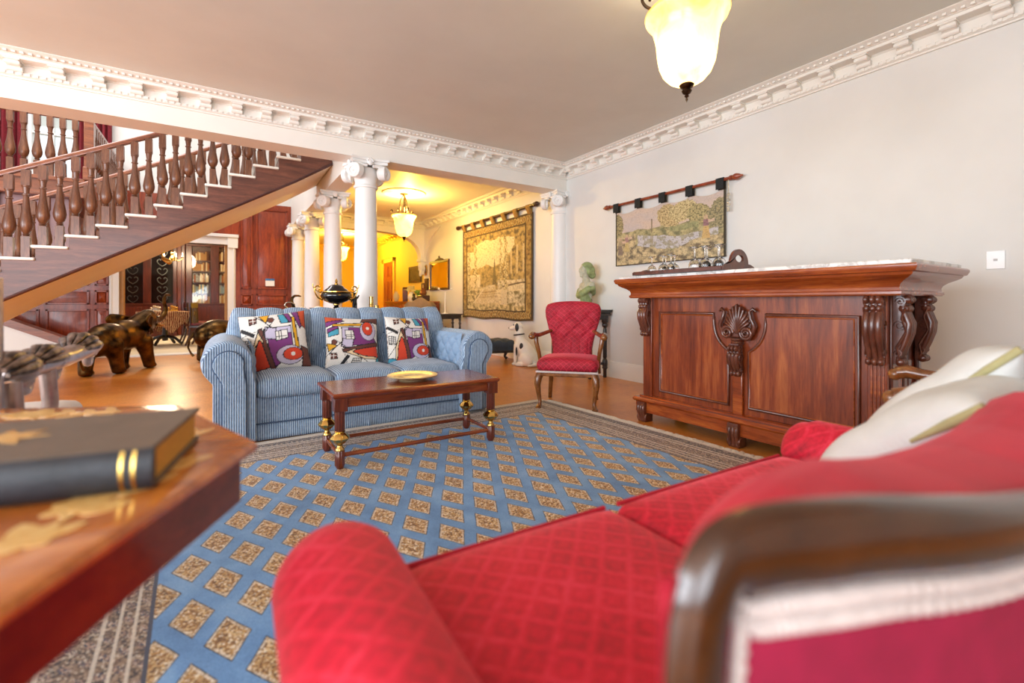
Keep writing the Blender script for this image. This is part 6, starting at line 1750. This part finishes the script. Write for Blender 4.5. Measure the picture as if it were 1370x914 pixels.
b = MB(); b.M = T_((0, -0.06, 0.265)) @ Matrix.Rotation(pi / 2, 4, 'X')
b.lathe([(0.0, 0.006), (0.055, 0.006), (0.06, 0.01), (0.066, 0.006), (0.066, 0.0), (0, 0)], 28).build('dial', plain('clock_dial', rgb(206, 186, 140), 0.4), ck)
M_CHINA = plain('white_china', rgb(236, 230, 206), 0.25, 0.06, 8)
vs_ = thing('vase', 'white china vase at the far end of the sideboard', 'vase', (3.86, 11.6, 0.961))
MB().lathe([(0.04, 0), (0.05, 0.02), (0.085, 0.10), (0.07, 0.18), (0.035, 0.23), (0.05, 0.26)], 24).build('vase_body', M_CHINA, vs_)
jg = thing('jug', 'white china jug with flowers on the sideboard just right of the clock', 'jug', (3.84, 10.44, 0.961))
MB().lathe([(0.05, 0), (0.055, 0.02), (0.09, 0.08), (0.085, 0.14), (0.05, 0.19), (0.06, 0.22)], 24).build('jug_body', M_CHINA, jg)
MB().tube(dense([(0.0, 0.06, 0.19), (0, 0.12, 0.18), (0, 0.12, 0.12), (0, 0.08, 0.07)], 4), 0.01, 8).build('handle', M_CHINA, jg)
b = MB(); r_ = random.Random(3)
for k in range(26): b.ell((r_.uniform(-.08, .08), r_.uniform(-.08, .08), 0.24 + r_.uniform(0, .12)), 0.022, 8)
tag(b.build('flowers', plain('cream_flowers', rgb(238, 222, 150), 0.8, 0.2, 40), jg), kind='stuff')
pb = thing('plant_pot', 'small green plant in a white goblet on the sideboard', 'plant', (3.80, 9.92, 0.961))
MB().lathe([(0.035, 0), (0.012, 0.02), (0.012, 0.05), (0.05, 0.08), (0.055, 0.13)], 20).build('goblet', M_CHINA, pb)
b = MB()
for k in range(26): b.ell((r_.uniform(-.06, .06), r_.uniform(-.06, .06), 0.14 + r_.uniform(0, .10)), (0.03, 0.03, 0.018), 8)
tag(b.build('foliage', plain('green_leaves', rgb(124, 156, 62), 0.7, 0.35, 30), pb), kind='stuff')
df = thing('figurine', 'dark crouching ornament on the sideboard between jug and plant', 'figurine', (3.82, 10.16, 0.961))
MB().ell((0, 0, 0.06), (0.07, 0.09, 0.07)).chain([(0, 0.03, 0.1), (0, 0.07, 0.15)], [0.04, 0.035]).build('body', M_DOGK, df, voxel=0.009, smooth=2)
jb = thing('box', 'dark wooden box with a round brown jug lid at the near end of the sideboard', 'box', (3.80, 9.60, 0.961))
MB().bb(-0.1, 0.1, -0.16, 0.16, 0, 0.13).build('chest', M_RODD, jb, bevel=0.02)
MB().lathe([(0.0, 0.13), (0.07, 0.135), (0.085, 0.18), (0.06, 0.24), (0.035, 0.26), (0.045, 0.29), (0.0, 0.29)], 20).build('knob_lid', plain('brown_glaze', rgb(112, 62, 34), 0.3), jb)
# wing chair
M_TAUPE = plain('taupe_upholstery', rgb(150, 128, 100), 0.8, 0.1, 14, bump=0.1)
wc = thing('wing_chair', 'taupe wing armchair in the back room, its shaped back showing above the blue sofa', 'armchair', (3.48, 8.95, 0), radians(-20))
def wing(u, w):
    a = -1 + 2 * u
    x = 0.33 * a; y = -0.30 + 0.34 * abs(a) ** 5
    top = 1.0 - 0.03 * abs(a) + 0.035 * cos(a * 5.2) - 0.12 * max(0, abs(a) - 0.75) / 0.25
    return (x, y + 0.05 * w, 0.38 + (top - 0.38) * w)
MB().grid(48, 20, wing).build('backrest', M_TAUPE, wc, sharp=0, solid=0.09)
rbox('seat', M_TAUPE, (-0.31, 0.31, -0.28, 0.34, 0.30, 0.46), wc, 0.05)
for s in (-1, 1):
    rbox('arm', M_TAUPE, (s * 0.35 - 0.05, s * 0.35 + 0.05, -0.25, 0.33, 0.28, 0.63), wc, 0.045)
    for y in (-0.27, 0.3): MB().lathe([(0.016, 0), (0.026, 0.15), (0.03, 0.30)], 10, c=(s * 0.32, y, 0)).build('leg', M_BLACKW, wc)
# side table with spindles
stb = thing('side_table', 'small dark side table with turned legs, just right of the blue sofa back', 'side table', (3.72, 8.15, 0))
MB().bb(-0.23, 0.23, -0.2, 0.2, 0.69, 0.715).build('tabletop', M_BLACKW, stb, bevel=0.006)
MB().bb(-0.21, 0.21, -0.18, 0.18, 0.62, 0.69).build('apron', M_BLACKW, stb)
for x in (-0.19, 0.19):
    for y in (-0.16, 0.16): MB().lathe([(0.02, 0), (0.024, 0.05), (0.014, 0.08), (0.024, 0.2), (0.026, 0.4), (0.016, 0.5), (0.03, 0.53), (0.016, 0.56), (0.026, 0.6), (0.026, 0.63)], 12, c=(x, y, 0)).build('leg', M_BLACKW, stb, sharp=50)
MB().bb(-0.2, 0.2, -0.17, 0.17, 0.16, 0.18).build('lower_shelf', M_BLACKW, stb)
cd = thing('candlestick', 'pale slender two-armed candlestick on the small dark side table', 'candlestick', (3.66, 8.12, 0.7155))
MB().lathe([(0.07, 0.0), (0.065, 0.012), (0.02, 0.02), (0.012, 0.05), (0.012, 0.42), (0.02, 0.43)], 20).build('stem', M_DOGW, cd)
MB().tube([(-0.13, 0, 0.47), (-0.1, 0, 0.45), (0, 0, 0.43), (0.1, 0, 0.45), (0.13, 0, 0.47)], 0.008, 8).build('branch', M_DOGW, cd)
for x in (-0.13, 0.13): MB().lathe([(0.012, 0.46), (0.03, 0.475), (0.02, 0.48), (0.018, 0.5)], 14, c=(x, 0, 0)).build('cup', M_DOGW, cd)
ol = thing('ornament', 'brass ornament on the lower shelf of the small dark side table', 'ornament', (3.62, 8.1, 0.181))
MB().ell((0, 0, 0.09), (0.07, 0.05, 0.09)).chain([(0, 0, 0.16), (0.04, 0, 0.26)], [0.045, 0.03]).build('body', M_BRASS, ol, voxel=0.01, smooth=2)

# ================================================================ library behind the cased opening
def bookcase(label, x0, x1, secs):
    t = thing('bookcase', label, 'bookcase', ((x0 + x1) / 2, 15.85, 0.012))
    w = (x1 - x0) / 2; c = (x0 + x1) / 2
    MB().bb(-w, w, 0.10, 0.14, 0, 2.7).build('back_board', M_BOOKCASE, t)
    MB().bb(-w - 0.02, w + 0.02, -0.24, 0.13, 0, 0.10).bb(-w, w, -0.20, 0.10, 0.10, 0.86).bb(-w - 0.02, w + 0.02, -0.23, 0.11, 0.86, 0.90).build('base_cabinet', M_BOOKCASE, t, bevel=0.006)
    MB().bb(-w, w, -0.12, 0.10, 2.52, 2.7).bb(-w - 0.03, w + 0.03, -0.16, 0.12, 2.66, 2.74).build('cornice', M_BOOKCASE, t, bevel=0.008)
    edges = [x0] + [e for s in secs for e in s] + [x1]
    for i in range(0, len(edges), 2):
        if edges[i + 1] - edges[i] > 0.01:
            MB().bb(edges[i] - c, edges[i + 1] - c, -0.12, 0.10, 0.90, 2.52).build('stile', M_BOOKCASE, t, bevel=0.006)
    for (a, b_) in secs:
        MB().bb(a - c + 0.02, b_ - c - 0.02, -0.215, -0.2, 0.18, 0.80).build('cabinet_door', M_BOOKCASE, t, bevel=0.01)
    return t, c
SHELF = [0.90, 1.18, 1.50, 1.82, 2.12]
b2, c2 = bookcase('mahogany bookcase with glazed doors full of books, right half of the library opening', -0.78, 0.62, [(-0.64, -0.20), (0.0, 0.48)])
for z in SHELF[1:]:
    MB().bb(-0.68, 0.66, -0.08, 0.10, z - 0.025, z).build('shelf', M_BOOKCASE, b2)
bmats = [plain('book_' + n, c, 0.7, 0.15, 30) for n, c in (('tan', rgb(176, 132, 84)), ('cream', rgb(226, 214, 184)), ('brown', rgb(104, 64, 40)), ('blue', rgb(116, 146, 176)), ('grey', rgb(150, 150, 148)), ('rust', rgb(150, 84, 50)))]
protos = []
for i, m in enumerate(bmats):
    o = MB().bb(-0.5, 0.5, 0, 1, 0, 1).build('shelved_book', m); protos.append([o, False])
rb = random.Random(8)
names = ['lowest', 'second', 'third', 'fourth', 'top']
for (xa, xb, side) in ((-0.63, -0.21, 'left'), (0.01, 0.47, 'right')):
    for si, z in enumerate(SHELF):
        x = xa
        while x < xb - 0.05:
            w = rb.uniform(0.026, 0.047); h = rb.uniform(0.19, 0.265)
            if si == 3: k = rb.choice([0, 1, 2, 5, 0])
            elif si == 1: k = rb.choice([3, 4, 3, 1])
            elif si == 4: k = rb.choice([0, 2, 0, 1])
            else: k = rb.choice([0, 1, 4, 1, 5])
            pr = protos[k]
            if pr[1]: o = pr[0].copy(); COL.objects.link(o)
            else: o = pr[0]; pr[1] = True
            o.location = (x + w / 2, 15.80, z + 0.013); o.scale = (w * 0.96, 0.13, h)
            lb = 'book on the %s shelf, %s-hand side, of the library bookcase' % (names[si], side)
            tag(o, lb, 'book', 'books on the %s shelf, %s side' % (names[si], side))
            x += w
for pr in protos:
    if not pr[1]: bpy.data.objects.remove(pr[0])
gp_ = thin_glass('pane_glass')
for (a, b_) in ((-0.64, -0.20), (0.0, 0.48)):
    MB().bb(a - c2, b_ - c2, -0.105, -0.10, 0.90, 2.52).build('glass_pane', gp_, b2)
b1, c1_ = bookcase('dark cabinet with leaded glass doors, left half of the library opening', -2.30, -0.99, [(-2.16, -1.72), (-1.55, -1.07)])
M_DGL = plain('dark_glass', rgb(14, 16, 18), 0.06, 0.3, 5)
for (a, b_) in ((-2.16, -1.72), (-1.55, -1.07)):
    MB().bb(a - c1_, b_ - c1_, -0.06, -0.05, 0.90, 2.52).build('dark_pane', M_DGL, b1)
    b = MB(); cx = (a + b_) / 2 - c1_
    for j in range(6):
        z = 1.02 + j * 0.25
        for s in (-1, 1):
            b.tube(dense([(cx, -0.075, z - 0.1), (cx + s * 0.08, -0.075, z - 0.04), (cx + s * 0.11, -0.075, z + 0.04), (cx + s * 0.06, -0.075, z + 0.09), (cx + s * 0.03, -0.075, z + 0.05)], 3), 0.010, 6)
    b.build('leaded_tracery', metal('lead_tracery', rgb(120, 124, 120), 0.35), b1)
MB().bb(-0.05, 0.05, -0.15, 0.12, 0.0, 2.7).build('pilaster', M_BOOKCASE, b2, bevel=0.02).location = (-0.76, 0, 0)
# games table, cloth, pieces, chair
M_CARP = NT('kilim'); v = M_CARP.co(); vo = M_CARP.n('TexVoronoi', {'Vector': v, 'Scale': 26.0}); wv = M_CARP.n('TexWave', {'Vector': v, 'Scale': 9.0, 'Distortion': 6.0, 'Detail': 2.0})
M_CARP.pr(Base_Color=M_CARP.ramp(M_CARP.math('ADD', M_CARP.math('MULTIPLY', wv.outputs[1], 0.6), M_CARP.math('MULTIPLY', vo.outputs[0], 0.5)), [(0.25, rgb(92, 34, 24)), (0.5, rgb(150, 74, 50)), (0.7, rgb(214, 184, 140))]), Roughness=0.9)
gt = thing('games_table', 'small dark table under a patterned cloth in the library', 'table', (-0.98, 12.35, 0.012), radians(20))
MB().bb(-0.40, 0.40, -0.40, 0.40, 0.69, 0.72).build('tabletop', M_BLACKW, gt)
MB().lathe([(0.05, 0.10), (0.06, 0.2), (0.04, 0.35), (0.07, 0.55), (0.05, 0.69)], 16).build('pedestal', M_BLACKW, gt)
for k in range(4):
    a = k * pi / 2 + pi / 4
    MB().tube([(0.04 * cos(a), 0.04 * sin(a), 0.2), (0.2 * cos(a), 0.2 * sin(a), 0.16), (0.34 * cos(a), 0.34 * sin(a), 0.03)], [0.035, 0.03, 0.03], 8).build('foot', M_BLACKW, gt)
def clothf(u, w):
    x, y = -0.62 + 1.24 * u, -0.62 + 1.24 * w
    # the cloth lies diagonally: its corners hang down the sides
    c, s = cos(pi / 4), sin(pi / 4); X, Y = (x * c - y * s) , (x * s + y * c)
    ex, ey = max(0, abs(X) - 0.41), max(0, abs(Y) - 0.41)
    z = 0.726 - ex - ey
    X = max(-0.415, min(0.415, X)); Y = max(-0.415, min(0.415, Y))
    return (X + (0.01 * sin(y * 22) if ex else 0), Y + (0.01 * sin(x * 22) if ey else 0), z)
cl = MB().grid(60, 60, clothf).build('table_cloth', M_CARP.mat, solid=0.005, loc=(-0.98, 12.35, 0.014)); cl.rotation_euler = (0, 0, radians(20))
tag(cl, 'patterned red and cream cloth hanging in a point from the games table', 'tablecloth')
pgold = pslv = None
GA, GB_ = 'gold chess pieces on the library table', 'silver chess pieces on the library table'
def piece(mat): return MB().lathe([(0.026, 0.0), (0.026, 0.012), (0.014, 0.025), (0.010, 0.06), (0.018, 0.066), (0.010, 0.072), (0.018, 0.09), (0.0, 0.105)], 14).build('chess_piece', mat)
for k in range(7):
    for (which, x0) in (('g', -0.90), ('s', -1.20)):
        if which == 'g':
            o = pgold.copy() if pgold else piece(M_GILT)
            if pgold: COL.objects.link(o)
            else: pgold = o
        else:
            o = pslv.copy() if pslv else piece(M_CHR)
            if pslv: COL.objects.link(o)
            else: pslv = o
        o.location = (x0 + 0.025 * (k % 4) + 0.012 * k, 12.18 + 0.055 * k, 0.744); o.scale = (1, 1, 0.9 + 0.35 * ((k * 5) % 3) / 2)
        tag(o, 'gold chess piece on the patterned cloth in the library' if which == 'g' else 'silver chess piece on the patterned cloth in the library', 'chess piece', GA if which == 'g' else GB_)
M_DKCH = wood('dark_chair_wood', rgb(30, 10, 6), rgb(54, 18, 12), rgb(80, 30, 20), (6, 6, 2), 0.3, 0.4)
lc = thing('side_chair', 'dark red-seated wooden chair at the games table in the library', 'chair', (-0.27, 12.05, 0.012), radians(75))
rbox('seat', plain('red_leather', rgb(112, 18, 22), 0.4, 0.15), (-0.22, 0.22, -0.21, 0.21, 0.43, 0.48), lc, 0.02)
MB().bb(-0.23, 0.23, -0.22, 0.22, 0.38, 0.43).build('seat_frame', M_DKCH, lc, bevel=0.006)
for x in (-0.2, 0.2):
    MB().tube([(x, -0.19, 0.40), (x, -0.2, 0.2), (x, -0.23, 0.0)], [0.022, 0.018, 0.016], 8).build('leg', M_DKCH, lc)
    MB().tube([(x, 0.20, 0.90), (x, 0.19, 0.45), (x, 0.22, 0.2), (x, 0.29, 0.0)], [0.018, 0.022, 0.02, 0.018], 8).build('leg', M_DKCH, lc)
MB().bb(-0.22, 0.22, 0.18, 0.22, 0.80, 0.92).build('crest_rail', M_DKCH, lc, bevel=0.012)
for k in range(4): MB().bb(-0.14 + k * 0.085, -0.115 + k * 0.085, 0.185, 0.205, 0.47, 0.81).build('slat', M_DKCH, lc)
lc2 = thing('side_chair', 'second dark wooden chair in the library, behind the first one', 'chair', (-0.45, 13.0, 0.012), radians(100))
for ch in list(lc.children): copy_tree(ch, lc2)
# brass spot under the stair
sl = thing('spotlight', 'small brass spotlight fixed under the sloping stair soffit', 'spotlight', (-0.62, 7.44, 1.58))
MB().lathe([(0.03, -0.012), (0.03, 0.02), (0.0, 0.02)], 16).build('base', M_BRASS, sl)
MB().tube([(0, 0, 0), (0, 0, -0.05), (0.02, 0, -0.08)], 0.007, 8).build('arm', M_BRASS, sl)
MB().cap((0.01, 0, -0.08), 0.022, (0.07, -0.01, -0.12), 0.035).build('lamp_head', M_BRASS, sl)
# library chandelier
lch = thing('chandelier', 'small gilt chandelier in the library, glinting before the dark cabinet', 'chandelier', (-0.93, 13.4, 0))
MB().tube([(0, 0, 2.95), (0, 0, 2.1)], 0.008, 8).build('chain', M_GILT, lch)
MB().lathe([(0.0, 1.9), (0.03, 1.93), (0.05, 1.98), (0.02, 2.04), (0.03, 2.1), (0.0, 2.12)], 16).build('hub', M_GILT, lch)
for k in range(5):
    a = k * 2 * pi / 5
    ar = MB().tube(dense([(0.02 * cos(a), 0.02 * sin(a), 1.97), (0.12 * cos(a), 0.12 * sin(a), 1.92), (0.2 * cos(a), 0.2 * sin(a), 1.97), (0.2 * cos(a), 0.2 * sin(a), 2.02)], 3), 0.008, 6).build('branch', M_GILT, lch)
    MB().lathe([(0.015, 2.02), (0.03, 2.03), (0.012, 2.04), (0.012, 2.10), (0.0, 2.12)], 12, c=(0.2 * cos(a), 0.2 * sin(a), 0)).build('candle', M_DOGW, ar)
ld = bpy.data.lights.new('candle_light', 'POINT'); ld.energy = 90; ld.color = (1.0, 0.76, 0.5); ld.shadow_soft_size = 0.3
lo = bpy.data.objects.new('candle_light', ld); COL.objects.link(lo); lo.parent = lch; lo.location = (0, 0, 2.25)

# ================================================================ light, world, camera
def area(name, loc, rot, sx, sy, e, col):
    ld = bpy.data.lights.new(name, 'AREA'); ld.shape = 'RECTANGLE'; ld.size = sx; ld.size_y = sy; ld.energy = e; ld.color = col
    o = bpy.data.objects.new(name, ld); COL.objects.link(o); o.location = loc; o.rotation_euler = rot
    return o
area('assumed_daylight_left', (-5.6, 1.2, 1.7), (0, radians(-90), 0), 2.3, 5.0, 250, (0.84, 0.92, 1.0))  # added fill for assumed daylight from the left, no window is built here
area('assumed_daylight_rear', (-2.8, -2.7, 1.6), (radians(90), 0, 0), 4.4, 2.3, 150, (0.84, 0.92, 1.0))  # added area fill behind the camera, daylight only assumed, no window there
area('stairwell_fill', (-2.4, 7.6, 5.3), (0, 0, 0), 4.0, 3.0, 160, (0.97, 0.98, 1.0))  # added fill light over the stairs, no real skylight
w = bpy.data.worlds.new('World'); SC.world = w; w.use_nodes = True
bg = w.node_tree.nodes['Background']; bg.inputs[0].default_value = (0.86, 0.93, 1.0, 1); bg.inputs[1].default_value = 0.85

cam = bpy.data.cameras.new('Camera'); co = bpy.data.objects.new('Camera', cam); COL.objects.link(co)
co.location = (0, 0, 0.93); co.rotation_euler = (radians(90), 0, -atan2(392, 614))
cam.sensor_width = 36; cam.lens = 36 * 614 / 1370; cam.shift_y = -52 / 1370; cam.clip_start = 0.02
cam.dof.use_dof = True; cam.dof.focus_distance = 3.6; cam.dof.aperture_fstop = 1.5
SC.camera = co
vs = SC.view_settings; vs.view_transform = 'Standard'; vs.look = 'None'; vs.gamma = 1; vs.exposure = 0.78; vs.use_curve_mapping = False
SC.display_settings.display_device = 'sRGB'
SC.cycles.max_bounces = 8; SC.cycles.diffuse_bounces = 4; SC.cycles.glossy_bounces = 3; SC.cycles.transmission_bounces = 6; SC.cycles.sample_clamp_indirect = 4.0
SC.cycles.use_denoising = True
SC.cycles.caustics_reflective = False; SC.cycles.caustics_refractive = False
